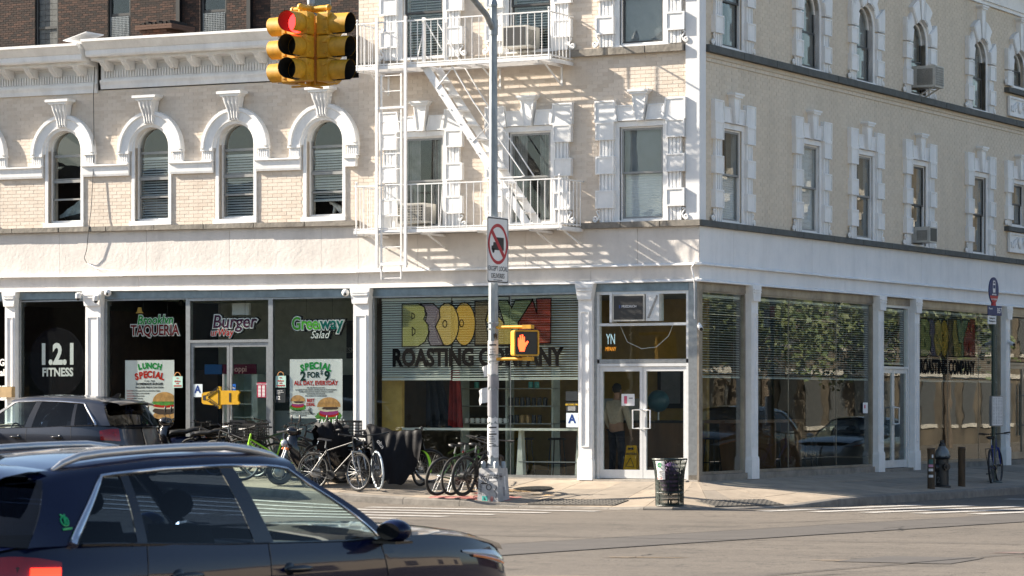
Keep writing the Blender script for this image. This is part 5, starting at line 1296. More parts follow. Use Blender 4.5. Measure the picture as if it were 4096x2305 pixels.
def suv(name, label, cat, loc, rz, paint, scale=(1, 1, 1), group=None, rails=True, lit=False, sticker=False):
    t = thing(name, label, cat, loc, rz, group); t.scale = scale
    TH = [pi-.0001, pi-.25, pi-.45, pi-.6, pi-.72, pi-.82]+[thx(x) for x in (-1.9, -1.75, -1.6, -1.45, -1.3, -1.18, -1.05, -.9, -.7, -.5, -.3, -.18, 0, .2, .4, .6, .8, .88, .98, 1.1, 1.25, 1.4, 1.55, 1.7, 1.82, 1.92)]+[.82, .72, .6, .45, .25, .0001]
    TH = sorted(TH, reverse=True); TT_ = [0, .06, .14, .24, .36, .48, .58, .66, .74, .82, .88, .93, .97, 1]
    def sect(f):
        mb = B()
        for a, b in zip(TH[:-1], TH[1:]):
            for u, v in zip(TT_[:-1], TT_[1:]):
                q = [cpt(a, u), cpt(b, u), cpt(b, v), cpt(a, v)]; c = sum(q, Vector())/4
                if any((c.x-w)**2+(c.z-.335)**2 < .385**2 for w in (1.36, -1.34)) and abs(c.y) > .5: continue
                if f(c): mb.add(q, [(0, 1, 2, 3)])
        # weld
        d = {}; nv = []; mp = []
        for p in mb.v:
            k = (round(p[0], 4), round(p[1], 4), round(p[2], 4))
            if k not in d: d[k] = len(nv); nv.append(p)
            mp.append(d[k])
        mb.v = nv; mb.f = [tuple(mp[i] for i in g) for g in mb.f]; mb.f = [tuple(dict.fromkeys(g)) for g in mb.f]; mb.at = [0]*len(mb.f); keep = [g for g in mb.f if len(g) > 2]; mb.f = keep; mb.at = [0]*len(keep)
        return mb
    XD = (-1.05, -.18, .88); df = lambda c: .34 < c.z and XD[1] < c.x < XD[2]; dr = lambda c: .34 < c.z and XD[0] < c.x < XD[1] if c.z < .70 else XD[0]-.14 < c.x < XD[1]
    body = mirr(sect(lambda c: not df(c) and not dr(c)))
    # bonnet and tail deck
    hood = []
    for X in (.90, 1.0, 1.15, 1.3, 1.5, 1.7, 1.85, 2.0, 2.15, 2.25):
        e = cpt(thx(X, .8), 1.); zc = interp(ZT, X); r = []
        for j in range(13):
            y = -1+2*j/12; r.append((X+.14*(1-y*y)*(1 if X > 1.2 else X-.2), -e.y*y*1.0, zc+.055*(1-y*y)**.8*(1 if X < 1.9 else .5)))
        hood.append(r)
    body.grid(hood)
    bo = body.build('body', paint, t, smooth=38)
    for fn, nm in ((df, 'front_door'), (dr, 'rear_door')):
        s_ = sect(fn)
        for q, side in ((s_, -1), (flip(s_), 1)):
            o = q.build('door', paint, t, smooth=38)
            hx = (XD[1]+.14) if nm == 'front_door' else (XD[0]+.10)
            if True:
                pz = .865; p = csurf(thx(hx+.08), pz); h = B()
                h.sph((hx+.08, -side*p.y*0+side*(abs(p.y)+.028), pz), (.115, .022, .022), 12, 8); h.sph((hx+.02, side*(abs(p.y)-.005), pz+.0), (.05, .02, .04), 10, 6)
                h.build('handle', M['gloss'], o, smooth=60)
    # panel gaps
    for side in (-1, 1):
        g = B()
        for X, z0 in ((XD[2], .34), (XD[1], .3), (XD[0], .70)):
            pts = [offp(thx(X), z0+(interp(ZT, X)-z0)*i/10, .001) for i in range(11)]
            if X == XD[0]: pts = [offp(thx(-1.19), z, .001) for z in (1.04, .95, .85, .75)]+[offp(thx(-1.12), .70, .001), offp(thx(-1.0), .62, .001), offp(thx(-.93), .52, .001), offp(thx(-.9), .4, .001)]
            g.tube([(p.x, p.y*-side if side > 0 else p.y, p.z) for p in pts] if side < 0 else [(p.x, -p.y, p.z) for p in pts], .0035, 4)
        g.build('panel_gap', M['black'], bo)
    # greenhouse
    for side in (-1, 1):
        fl = (lambda m_: m_) if side < 0 else flip
        for k0, k1, mm in (('A1', 'B0', M['gl_front']), ('B1', 'C0', M['gl_rear']), ('C1', 'Q', M['gl_rear'])):
            fl(gpatch(k0, k1, 8)).build('side_window', mm, t, smooth=60)
        fl(gpatch('B0', 'B1', 2, 8, .003)).build('pillar', M['gloss'], t, smooth=60); fl(gpatch('C0', 'C1', 2, 8, .003)).build('pillar', M['gloss'], t, smooth=60)
        fl(gpatch('A0', 'A1', 2)).build('pillar', paint, t, smooth=60); fl(gpatch('Q', 'D', 6)).build('pillar', paint, t, smooth=60)
        # chrome line
        tr = B(); top = [colx('A1', v) for v in [i/8 for i in range(9)]]
        P = [gpt(colx('A1', i/10), i/10, .006) for i in range(11)]; xs_ = [.24-(.24+1.28)*i/16 for i in range(1, 17)]
        P += [gpt(x, 1., .006) for x in xs_]; P += [gpt(colx('Q', 1-i/10), 1-i/10, .006) for i in range(1, 11)]
        rr = [.009]*11+[.011]*10+[.013]*6+[.016+.0016*i for i in range(10)]
        tr.tube(P, rr, 6); fl(tr).build('window_trim', M['chrome'], t, smooth=60)
        bl = B(); bl.tube([gpt(.9-(2.5)*i/14, 0., .004) for i in range(15)], .010, 5); fl(bl).build('belt_moulding', M['gloss'], t, smooth=60)
        # roof side
        rows = []
        for i in range(25):
            x = .34-(.34+1.72)*i/24; a = gpt(x, 1.); zr = interp(ZD, x)
            rows.append([a, Vector((x, -(abs(a.y)-.02), zr+.03)), Vector((x-.0, -(abs(a.y)-.06), zr+.058)), Vector((x, -(abs(a.y)-.12), zr+.078))])
        fl(B().grid(rows)).build('roof_side', paint, t, smooth=60)
        if rails:
            r_ = B(); P = [(.34, -.535, 1.47), (.22, -.545, 1.515), (.0, -.555, 1.55)]+[(-.2-.2*i, -.558, 1.57-.004*i*i*.3) for i in range(6)]+[(-1.35, -.545, 1.525), (-1.47, -.54, 1.49), (-1.54, -.535, 1.455)]
            r_.tube(P, [.012, .02]+[.024]*8+[.02, .01], 8); r_.v = [(x, y, z) for x, y, z in r_.v]; fl(r_).build('roof_rail', M['silver'], t, smooth=50)
        # mirror
        m_ = B(); m_.sph((.80, -1.01, 1.06), (.085, .11, .07), 14, 10); m_.v = [(max(x, .735), y, z) for x, y, z in m_.v]; mo_ = fl(m_).build('mirror', paint, t, smooth=50)
        m_ = B(); m_.add([(.733, -1.01+.088*cos(2*pi*i/16), 1.06+.05*sin(2*pi*i/16)) for i in range(16)], [tuple(range(16))]); fl(m_).build('mirror_glass', M['gloss'], mo_); m_ = B(); m_.tube([(.80, -.86, .99), (.80, -.95, 1.02)], .03, 6); m_.box(.72, .88, -1.08, -.9, .985, 1.0); fl(m_).build('mirror_arm', M['gloss'], mo_); m_ = B(); m_.box(.85, .905, -1.10, -1.02, 1.035, 1.055); fl(m_).build('turn_lamp', M['lamp'], mo_)
        # lamps
        def lpatch(th0, th1, zlo, zhi, d=.006, n=10, m2=6):
            rows = []
            for j in range(m2+1):
                r = []
                for i in range(n+1):
                    th = th0+(th1-th0)*i/n; z0, z1 = zlo(i/n), zhi(i/n); r.append(offp(th, z0+(z1-z0)*j/m2, d+.008*sin(pi*j/m2)))
                rows.append(r)
            return B().grid(rows)
        fl(lpatch(thx(1.70), .34, lambda u: .905-.11*u-.045*sin(pi*(.06+.9*u)), lambda u: .905-.11*u+.035*sin(pi*(.06+.9*u)), .001)).build('headlight', M['lamp'], t, smooth=60); fl(lpatch(thx(1.80), .66, lambda u: .865-.07*u, lambda u: .885-.07*u, .007)).build('side_marker', M['amber'], t, smooth=60)
        tl = fl(lpatch(pi-.42, thx(-1.78), lambda u: .80+.02*u, lambda u: 1.0+.03*u-.06*u*u)); tl.f = [f[::-1] for f in tl.f]; tl.build('tail_light', M['tail'], t, smooth=60)
        if lit: q_ = fl(lpatch(pi-.66, pi-.86, lambda u: .84, lambda u: .94, .02)); q_.f = [f[::-1] for f in q_.f]; q_.build('brake_light', M['taillit'], t, smooth=60)
        # arches, wheels
        for wx in (1.36, -1.34):
            a = B(); rows = []
            for i in range(17):
                an = pi*(-.08+1.16*i/16); yy = abs(csurf(thx(wx), .6).y); rows.append([(wx+r*cos(an), -(yy+o_), .335+r*sin(an)) for r, o_ in ((.345, -.12), (.355, .012), (.43, .016), (.445, -.02))])
            fl(a.grid(rows)).build('wheel_arch', M['cladding'], t, smooth=50)
            w_ = B(); w_.lathe([(.20, -.10), (.30, -.11), (.335, -.08), (.338, .08), (.30, .11), (.20, .10)], (wx, -.78, .335), 28, 'y', cap=False); wo = fl(w_).build('wheel', M['rubber'], t, smooth=40)
            rm = B(); rm.lathe([(.205, .10), (.20, .07), (.05, .06), (.0, .07)], (wx, -.78, .335), 20, 'y', cap=False)
            for k in range(5):
                an = 2*pi*k/5; rm.tube([(wx+.03*cos(an), -.865, .335+.03*sin(an)), (wx+.2*cos(an), -.875, .335+.2*sin(an))], [.03, .02], 5)
            fl(rm).build('rim', M['silver'], wo, smooth=40)
        sk_ = B(); sk_.box(-.98, .98, -.885, -.80, .2, .30); fl(sk_).build('sill_cladding', M['cladding'], t)
    # roof skin, glass front and rear
    rows = []
    for i in range(21):
        x = .34-(.34+1.72)*i/20; a = abs(gpt(x, 1.).y)-.12; zr = interp(ZD, x)+.078; rows.append([Vector((x, -a+2*a*j/12, zr+.035*(1-(2*j/12-1)**2))) for j in range(13)])
    B().grid(rows).build('roof', paint, t, smooth=60)
    rows = []
    for i in range(9):
        v = i/8; r = []
        xe = colx('A0', v); ye = yside(xe, v); ze = gpt(xe, v).z
        if i == 8: ye -= .03; ze += .05
        for j in range(13):
            y = -1+2*j/12; r.append((xe+.16*(1-y*y)*(1-.4*v), y*ye, ze+.03*(1-y*y)*v))
        rows.append(r)
    B().grid(rows).build('windscreen', M['gl_ws'], t, smooth=60)
    rows = []
    for i in range(7):
        v = i/6; xe = colx('D', v); ye = yside(xe, v)-.0; ze = gpt(xe, v).z+(.05*v); r = []
        for j in range(11):
            y = -1+2*j/10; r.append((xe-.13*(1-y*y)*(1-.3*v), y*ye, ze+.02*(1-y*y)))
        rows.append(r)
    B().grid(rows, True).build('rear_window', M['gl_rear'], t, smooth=60)
    rows = []
    for X in (-1.90, -1.97, -2.03, -2.06):
        e = cpt(thx(X, .8), 1.) ; rows.append([(X-.08*(1-(2*j/10-1)**2), -abs(e.y)*.97+2*abs(e.y)*.97*j/10, interp(ZT, X)+.005) for j in range(11)])
    B().grid(rows).build('tailgate_top', paint, t, smooth=60)
    sp = B(); rows = []
    for x, zt_, w in ((-1.60, 1.455, .57), (-1.75, 1.45, .57), (-1.90, 1.425, .55), (-1.97, 1.40, .53), (-1.96, 1.38, .53), (-1.85, 1.37, .55)):
        rows.append([(x-.05*(1-(2*j/10-1)**2), -w+2*w*j/10, zt_+.035*(1-(2*j/10-1)**2)) for j in range(11)])
    sp.grid(rows).build('spoiler', paint, t, smooth=50)
    an = B(); an.prism([(-1.58, 1.49), (-1.34, 1.50), (-1.44, 1.53), (-1.56, 1.59), (-1.61, 1.59)], -.022, .022); an.build('antenna_fin', M['gloss'], t)
    # cabin
    fl_ = B(); fl_.box(-1.9, 1.0, -.72, .72, .28, .34); fl_.box(.62, .95, -.72, .72, .6, .97); fl_.box(-1.95, -1.3, -.7, .7, .34, .95); fl_.build('cabin', M['seat'], t)
    for y in (-.36, .36):
        s_ = B(); s_.box(-.25, .3, y-.24, y+.24, .42, .58); s_.hexa([(-.26, y-.24, .5), (-.1, y-.24, .5), (-.1, y+.24, .5), (-.26, y+.24, .5)], [(-.42, y-.2, 1.12), (-.32, y-.2, 1.12), (-.32, y+.2, 1.12), (-.42, y+.2, 1.12)]); s_.sph((-.39, y, 1.24), (.05, .13, .085), 10, 6); s_.build('seat', M['seat'], t, smooth=40)
    s_ = B(); s_.box(-1.15, -.7, -.6, .6, .42, .58); s_.hexa([(-1.2, -.6, .5), (-1.05, -.6, .5), (-1.05, .6, .5), (-1.2, .6, .5)], [(-1.35, -.55, 1.05), (-1.25, -.55, 1.05), (-1.25, .55, 1.05), (-1.35, .55, 1.05)])
    for y in (-.36, .36): s_.sph((-1.31, y, 1.14), (.045, .12, .07), 10, 6)
    s_.build('seat', M['seat'], t, smooth=40)
    sw = B(); sw.tube([(.42+.05*cos(2*pi*i/18)*.9, .36+.18*sin(2*pi*i/18), .92+.17*cos(2*pi*i/18)) for i in range(18)], .014, 5, closed=True); sw.build('steering_wheel', M['gloss'], t)
    if sticker:
        gm = mat('green_sticker', (.01, .38, .13), .4); st = B(); x0, v0 = -1.66, .42
        def sp_(dx, dz):
            x = x0+dx*.72; v = v0+dz*.72/.36; p = gpt(x, v, .004); return (p.x, p.y, p.z)
        st.tube([sp_(.032*cos(2*pi*i/18), .04*sin(2*pi*i/18)) for i in range(18)], .0045, 4, closed=True); st.tube([sp_(-.004, -.03), sp_(0.004, .03)], .005, 4); st.tube([sp_(.012, -.03), sp_(.014, .03)], .004, 4); st.tube([sp_(0, .045), sp_(-.02, .06)], .006, 4); st.tube([sp_(.01, .045), sp_(.02, .055)], .005, 4)
        st.tube([sp_(-.04, -.065), sp_(.04, -.065)], .008, 4); st.build('green_sticker', gm, t)
    return t
P_navy = mat('navy_car_paint', (.003, .006, .028), .2, .0, var=.03, coat=1., spec=.08); P_grey = mat('graphite_car_paint', (.016, .020, .032), .3, .3, var=.03, coat=1.); P_silv = mat('silver_car_paint', (.42, .43, .43), .3, .6, var=.03, coat=1.); P_blk = mat('black_car_paint', (.008, .008, .01), .25, .2, var=.03, coat=1.)
suv('car', 'dark navy crossover with silver roof rails in the near foreground', 'car', (13.11, -35.58, RZ), radians(81.0), P_navy, (1.018,)*3, None, True, True, True)
suv('car', 'graphite grey parked crossover at the left edge by the gym', 'car', (-11.5, -4.35, roadz(-10.9, -4.5)), pi, P_grey, (1.04, 1.02, 1.12), None, False)
suv('car', 'black crossover parked on the side street, mirrored in the corner windows', 'car', (5.3, 13.5, RZ), radians(-90), P_blk, (1.04, 1.02, 1.15), 'cars parked along the side street', False)
suv('car', 'silver crossover parked on the side street, mirrored in the lettered window', 'car', (5.4, 21.5, RZ), radians(-90), P_silv, (1.0, 1.0, .97), 'cars parked along the side street', False)
# ---------------- bicycles and mopeds ----------------
def colm(name, c, rough=.35, metal=.0, **k): return mat(name, c, rough, metal, var=.08, scale=12, **k)
M['bikeblk'] = colm('black_bike_paint', (.012, .012, .013), .35); M['spoke'] = colm('spoke_steel', (.35, .36, .37), .35, .8)
def wheel(par, name, x, R, w, tm, rm, steer=None, spokes=28, hub=None):
    t = B(); n = 36; t.tube([(R*cos(2*pi*i/n), 0, R*sin(2*pi*i/n)) for i in range(n)], w, 8, closed=True); o = t.build('wheel', tm, par, (x, 0, R+w), smooth=60)
    r = B(); rr = R-w*.9
    for i in range(n):
        a, b = 2*pi*i/n, 2*pi*(i+1)/n
        r.add([(rr*cos(a), -w*.5, rr*sin(a)), (rr*cos(b), -w*.5, rr*sin(b)), ((rr-.012)*cos(b), 0, (rr-.012)*sin(b)), ((rr-.012)*cos(a), 0, (rr-.012)*sin(a)), (rr*cos(b), w*.5, rr*sin(b)), (rr*cos(a), w*.5, rr*sin(a))], [(0, 3, 2, 1), (3, 5, 4, 2)])
    r.build('rim', rm, o); hb_ = hub or .02; B().lathe([(hb_*.7, -.052), (hb_, -.04), (hb_, .04), (hb_*.7, .052)], (0, 0, 0), 12, 'y').build('hub', rm, o, smooth=40)
    s = B()
    for k in range(spokes):
        a = 2*pi*k/spokes; b = a+.5*(-1)**k; sd = .03 if k % 2 else -.03
        s.tube([(.018*cos(b), sd, .018*sin(b)), ((rr-.01)*cos(a), 0, (rr-.01)*sin(a))], .0016, 3, False)
    tag(s.build('spokes', M['spoke'], o), kind='stuff'); return o
def bicycle(label, x, y, head, lean=0., frame='bikeblk', fork=None, tyre='rubber', rim='spoke', steer=0., fender=None, rack=False, crate=False, step=False, name='bicycle', saddle=True, R=.335, w=.022, tail=False, group='bicycles on the pavement', motor=False, drop=0.):
    t = thing(name, label, 'bicycle', (x, y, swz(x, y)-drop), group=group, rot=(0, 0, 0)); t.rotation_mode = 'XYZ'
    t.rotation_euler = (Matrix.Rotation(head, 3, 'Z') @ Matrix.Rotation(lean, 3, 'X')).to_euler()
    fm = M[frame]; H = R+w
    wheel(t, 'wheel', -.52, R, w, M[tyre], M[rim], hub=.09 if motor else None)
    f = B(); bb = (-.08, 0, .29); st = (-.24, 0, .80); ht = (.36, 0, .90); hb = (.40, 0, .74)
    f.tube([bb, st], .017, 8); f.tube([hb, bb], .024 if motor else .02, 8)
    f.tube([ht if not step else (.38, 0, .80), (-.22, 0, .74) if not step else (-.15, 0, .48)], .017, 8); f.tube([ht, hb], .021, 8)
    for s in (-1, 1): f.tube([(bb[0], s*.03, bb[2]), (-.52, s*.05, H)], .010, 6); f.tube([(-.225, s*.02, .74), (-.52, s*.05, H)], .009, 6)
    f.build('frame', fm, t, smooth=50)
    fk = ob('fork', None, t, (.40, 0, .74), (0, radians(0), steer)); fo = B(); fo.tube([(-.04, 0, .16), (0, 0, 0), (0, 0, -.02)], .014, 6); fo.box(-.02, .02, -.06, .06, -.03, 0)
    for s in (-1, 1): fo.tube([(0, s*.055, -.01), (.06, s*.055, -.22), (.14, s*.05, H-.74)], [.017, .016, .011], 6)
    me = fo.mesh('fork', M[fork or frame], 50); fk.data = me if False else None
    bpy.data.objects.remove(fk); fk = ob('fork', me, t, (.40, 0, .74), (0, 0, steer))
    wo = wheel(fk, 'wheel', .14, R, w, M[tyre], M[rim]); wo.location = (.14, 0, H-.74)
    hbm = B(); hbm.tube([(-.045, 0, .15), (-.055, 0, .25), (-.0, 0, .27)], .014, 6); hbm.tube([(-.06, -.30, .29), (-.02, -.18, .28), (0, 0, .27), (-.02, .18, .28), (-.06, .30, .29)], .012, 6)
    hbo = hbm.build('handlebar', M['bikeblk'], fk, smooth=50); g = B()
    for s in (-1, 1): g.tube([(-.05, s*.2, .285), (-.075, s*.33, .295)], .018, 7); g.tube([(.0, s*.19, .27), (.03, s*.28, .25)], .006, 4)
    g.build('grips', M['rubber'], hbo); 
    if saddle:
        sd = B(); rows = []
        for i in range(9):
            u = i/8; wdt = .075*(1-u)**.7+.018; zz = .015*cos(pi*u); rows.append([(-.13+.27*u, wdt*cos(pi*j/8), .035*sin(pi*j/8)+zz) for j in range(9)])
        sd.grid(rows); sd.sph((-.12, 0, .01), (.03, .075, .03), 10, 6); so_ = sd.build('saddle', M['black'], t, (-.265, 0, .93), smooth=60); B().cyl((0, 0, -.14), (.015, 0, .0), .013, n=8).build('seat_post', M['spoke'], so_)
    ck = B(); ck.lathe([(.085, -.004), (.085, .004)], (bb[0], -.05, bb[2]), 20, 'y'); a = .6
    for s in (-1, 1): ck.tube([(bb[0], s*.06, bb[2]), (bb[0]+s*.16*cos(a), s*.085, bb[2]-s*.16*sin(a))], .010, 5); ck.box(bb[0]+s*.16*cos(a)-.045, bb[0]+s*.16*cos(a)+.045, s*.085+(-.0 if s > 0 else -.09), s*.085+(.09 if s > 0 else 0), bb[2]-s*.16*sin(a)-.012, bb[2]-s*.16*sin(a)+.012)
    ck.build('crank', M['bikeblk'], t); ch = B(); ch.tube([(bb[0], -.05, bb[2]+.085), (-.52, -.05, H+.04), (-.56, -.05, H), (-.52, -.05, H-.04), (bb[0], -.05, bb[2]-.085)], .004, 4); ch.build('chain', M['spoke'], t)
    if fender:
        for par_, xc, a0, a1 in ((t, -.52, 20, 190), (fk, .14, 0, 120)):
            fb_ = B(); rows = [[((R+w+.02)*cos(radians(a)), q*.028, (R+w+.02-.01*abs(q))*sin(radians(a))) for q in (-1, 0, 1)] for a in range(a0, a1+1, 10)]; fb_.grid(rows).build('mudguard', M[fender], par_, (xc, 0, H if par_ is t else H-.74), smooth=60)
    if rack or crate:
        r_ = B(); 
        for s in (-1, 1): r_.tube([(-.27, s*.05, .72), (-.80, s*.055, .73), (-.80, s*.055, .70), (-.54, s*.06, H)], .006, 5)
        for x_ in (-.4, -.55, -.7): r_.tube([(x_, -.05, .73), (x_, .05, .73)], .005, 4)
        r_.build('rack', M['bikeblk'], t)
    if crate: crate_part(t, -.55, .75)
    if tail: B().sph((-.30, 0, .80), (.02, .025, .03), 8, 6).build('tail_light', M['tail'], t, smooth=60)
    return t
def crate_part(t, x, z, w=.36, d=.34, h=.27):
    c = B()
    for s in (-1, 1):
        for k in range(7): c.box(x-d/2+k*d/6-.006, x-d/2+k*d/6+.006, s*w/2-.005, s*w/2+.005, z, z+h)
        for k in range(7): c.box(x+s*d/2-.005, x+s*d/2+.005, -w/2+k*w/6-.006, -w/2+k*w/6+.006, z, z+h)
        for k in range(6):
            zz = z+k*h/5-.012; c.box(x-d/2, x+d/2, s*w/2-.006, s*w/2+.006, zz, zz+(.04 if k in (0, 5) else .014)); c.box(x+s*d/2-.006, x+s*d/2+.006, -w/2, w/2, zz, zz+(.04 if k in (0, 5) else .014))
    c.box(x-d/2, x+d/2, -w/2, w/2, z, z+.008); tag(c.build('milk_crate', M['bikeblk'], t), kind='stuff')
def moped(label, x, y, head, paint, crate=False, mirrors=True, cover=False, cable=False, steer=.0, group='mopeds parked outside the taqueria'):
    t = thing('moped', label, 'moped', (x, y, swz(x, y)), head, group); pm = M[paint]
    wheel(t, 'wheel', -.56, .20, .055, M['rubber'], M['spoke'], spokes=10, hub=.11)
    fk = ob('fork', None, t)
    bpy.data.objects.remove(fk); f = B()
    for s in (-1, 1): f.tube([(-.12, s*.07, .45), (.0, s*.085, .12), (.06, s*.085, -.10)], .022, 6)
    f.tube([(-.2, 0, .62), (-.12, 0, .42)], .03, 8); fk = f.build('fork', M['spoke'], t, (.56, 0, .35), (0, 0, steer), smooth=50)
    wo = wheel(fk, 'wheel', .06, .20, .055, M['rubber'], M['spoke'], spokes=10, hub=.10); wo.location = (.06, 0, -.10)
    mg = B(); rows = [[(.06+.275*cos(radians(a)), q*.075, -.10+(.275-.03*q*q)*sin(radians(a))) for q in (-1, -.5, 0, .5, 1)] for a in range(-5, 160, 11)]; mg.grid(rows).build('mudguard', pm, fk, smooth=60)
    # leg shield and nose
    b = B(); rows = []
    for z, xx, w in ((.30, .22, .13), (.42, .30, .17), (.60, .40, .19), (.75, .44, .17), (.88, .42, .13), (.95, .36, .09)):
        rows.append([(xx+.16*cos(radians(a))-.10, w*sin(radians(a)), z) for a in range(-100, 101, 20)])
    b.grid(rows); b.build('leg_shield', pm, t, smooth=60)
    l = B(); l.sph((.52, 0, .78), (.07, .10, .075), 12, 8); l.build('headlight', M['lamp'], t, smooth=60)
    for s in (-1, 1): q = B(); q.sph((.50, s*.15, .68), (.04, .03, .025), 8, 6); q.build('indicator', M['amber'], t, smooth=60)
    hc = B(); hc.sph((.34, 0, 1.0), (.15, .14, .10), 12, 8); hc.v = [(x_+.25*(z_-1.0), y_, z_) for x_, y_, z_ in hc.v]; ho = hc.build('headset_cowl', pm, t, smooth=60)
    h = B(); h.tube([(.26, -.36, 1.05), (.30, -.2, 1.03), (.33, 0, 1.0), (.30, .2, 1.03), (.26, .36, 1.05)], .014, 6)
    for s in (-1, 1): h.tube([(.28, s*.24, 1.04), (.25, s*.37, 1.05)], .021, 7); h.tube([(.33, s*.2, 1.03), (.36, s*.34, 1.02)], .006, 4)
    h.build('handlebar', M['bikeblk'], t, smooth=50)
    if mirrors:
        for s in (-1, 1): q = B(); q.tube([(.30, s*.22, 1.04), (.32, s*.27, 1.14), (.31, s*.31, 1.20)], .007, 5); q.sph((.30, s*.33, 1.25), (.02, .045, .07), 10, 8); q.build('mirror', M['black'], t, smooth=60)
    fb_ = B(); fb_.box(-.25, .28, -.13, .13, .26, .33); fb_.build('footboard', M['cladding'], t)
    rb = B(); rows = []
    for xx, w, z0, z1 in ((-.20, .12, .33, .66), (-.32, .15, .33, .70), (-.55, .16, .42, .70), (-.75, .13, .52, .72), (-.88, .07, .60, .72)):
        rows.append([(xx, w*cos(radians(a))*1., z0+(z1-z0)*(.5+.5*sin(radians(a)))) for a in range(-90, 271, 24)])
    rb.grid(rows, True); rb.build('tail_body', pm, t, smooth=60); q = B(); q.sph((-.89, 0, .66), (.03, .07, .035), 8, 6); q.build('tail_light', M['tail'], t, smooth=60)
    se = B(); rows = []
    for xx, w, z in ((-.14, .08, .72), (-.2, .12, .77), (-.35, .145, .79), (-.5, .14, .79), (-.62, .14, .83), (-.78, .12, .84), (-.86, .06, .82)):
        rows.append([(xx, w*cos(radians(a)), z+.05*sin(radians(a))) for a in range(-60, 241, 25)])
    se.grid(rows, True).build('seat', M['black'], t, smooth=60)
    ks = B(); ks.tube([(-.2, .1, .28), (-.28, .2, .01)], .012, 5); ks.build('kickstand', M['spoke'], t)
    if crate: crate_part(t, -.74, .90, .40, .38, .28)
    if cover:
        cv = B(); rows = []
        for i in range(13):
            u = i/12; rows.append([(.62-.62*u+.03*sin(j*2+i), (.20+.05*sin(u*5))*cos(radians(a)), (.92-.06*u+.05*sin(i*1.7))+(.22+.06*sin(u*3))*sin(radians(a))*(1 if a > 0 else 1.6)+.015*sin(j*3.1)) for j, a in enumerate(range(-50, 231, 20))])
        cv.grid(rows, True).build('apron_cover', mat('black_nylon', (.006, .006, .008), .6, var=.2, scale=9, bump=.008, bscale=7, spec=.15), t, smooth=60)
    if cable:
        c = B(); c.tube([(.30+.012*cos(i*1.1), -.30+.012*sin(i*1.1), 1.03-.009*i) for i in range(58)], .004, 4); c.build('coiled_cable', mat('orange_cable', (.65, .16, .03), .5), t)
    return t
M['lime'] = colm('lime_green_paint', (.30, .62, .02), .35); M['darkblue'] = colm('dark_blue_paint', (.008, .012, .04), .25, coat=1.); M['bluebike'] = colm('blue_bike_paint', (.015, .03, .20), .3); M['silverp'] = colm('silver_fork_paint', (.30, .30, .30), .4, .6); M['whitewall'] = colm('pale_tyre', (.5, .56, .60), .7); M['greenblk'] = colm('green_black_paint', (.03, .09, .02), .35); M['mopedblk'] = colm('gloss_black_paint', (.008, .008, .010), .15, coat=1.)
# by the street pole, rear wheels at the kerb
bicycle('mountain bicycle with knobbly tyre and green frame, leftmost at the street pole', -3.70, -2.48, radians(76), radians(15), 'greenblk', R=.34, w=.028, drop=.01)
bicycle('slim black bicycle with red tail light, middle one of three at the street pole', -3.45, -2.50, radians(84), radians(8), 'bikeblk', tail=True, rim='bikeblk')
bicycle('black fat-tyred bicycle with hub motor, nearest the street pole', -3.17, -2.55, radians(82), radians(7), 'bikeblk', R=.34, w=.03, motor=True, rim='bikeblk', steer=.3)
# left of them
bicycle('bicycle with silver suspension fork standing beside the mopeds', -6.13, -2.72, radians(-4), radians(-3), 'bikeblk', fork='silverp', steer=-.25, rim='silverp', rack=True)
bicycle('bicycle with pale blue front tyre behind the silver fork bicycle', -5.68, -2.22, radians(-42), radians(4), 'bikeblk', tyre='whitewall', rim='bikeblk', R=.34, w=.02)
bicycle('bicycle with lime mudguards half hidden under the black cover', -5.30, -1.55, radians(150), radians(3), 'bikeblk', fender='lime', R=.30, w=.028)
bicycle('black folding bicycle parked behind the pale tyre bicycle', -5.6, -1.2, radians(20), radians(3), 'bikeblk', R=.30, w=.024)
bicycle('lime green electric bicycle with step-through frame among the mopeds', -8.05, -2.0, radians(205), radians(3), 'lime', step=True, crate=False, steer=.3)
bicycle('black bicycle with wide handlebar right of the lime one', -7.55, -1.6, radians(195), radians(3), 'bikeblk', rack=True, steer=.2)
bicycle('black delivery bicycle with low saddle and wide handlebar left of the lime one', -8.95, -1.8, radians(172), radians(-3), 'bikeblk', crate=True, saddle=True)
bicycle('black delivery bicycle with milk crate nearest the parked grey car', -9.55, -1.6, radians(185), radians(3), 'bikeblk', crate=True, motor=True)
bicycle('blue bicycle with rear rack locked to the bus stop pole', 2.42, 9.3, radians(102), radians(-3), 'bluebike', rack=True, steer=-.1, rim='bikeblk', group=None)
bicycle('black bicycle with front basket squeezed between the two right mopeds', -6.7, -1.35, radians(215), radians(3), 'bikeblk', fender='bikeblk')
bicycle('dark bicycle standing behind the moped with the orange cable', -7.35, -1.15, radians(190), radians(-4), 'bikeblk', rack=True, tyre='rubber')
bicycle('dark green bicycle standing behind the lime one', -8.35, -1.2, radians(15), radians(4), 'greenblk', rack=True)
bicycle('black bicycle leaning behind the two delivery bicycles', -9.25, -1.1, radians(10), radians(-4), 'bikeblk')
moped('black moped with round mirrors, milk crate and orange coiled cable', -7.02, -2.15, radians(226), 'mopedblk', crate=True, cable=True)
moped('moped with black nylon apron cover beside the silver fork bicycle', -6.35, -1.95, radians(228), 'mopedblk', cover=True)
moped('dark blue moped with mirror standing by the rear of the parked grey car', -10.75, -1.75, radians(225), 'darkblue')
moped('black moped with silver mudguard between parked car and delivery bicycles', -10.2, -1.75, radians(205), 'mopedblk', mirrors=True)
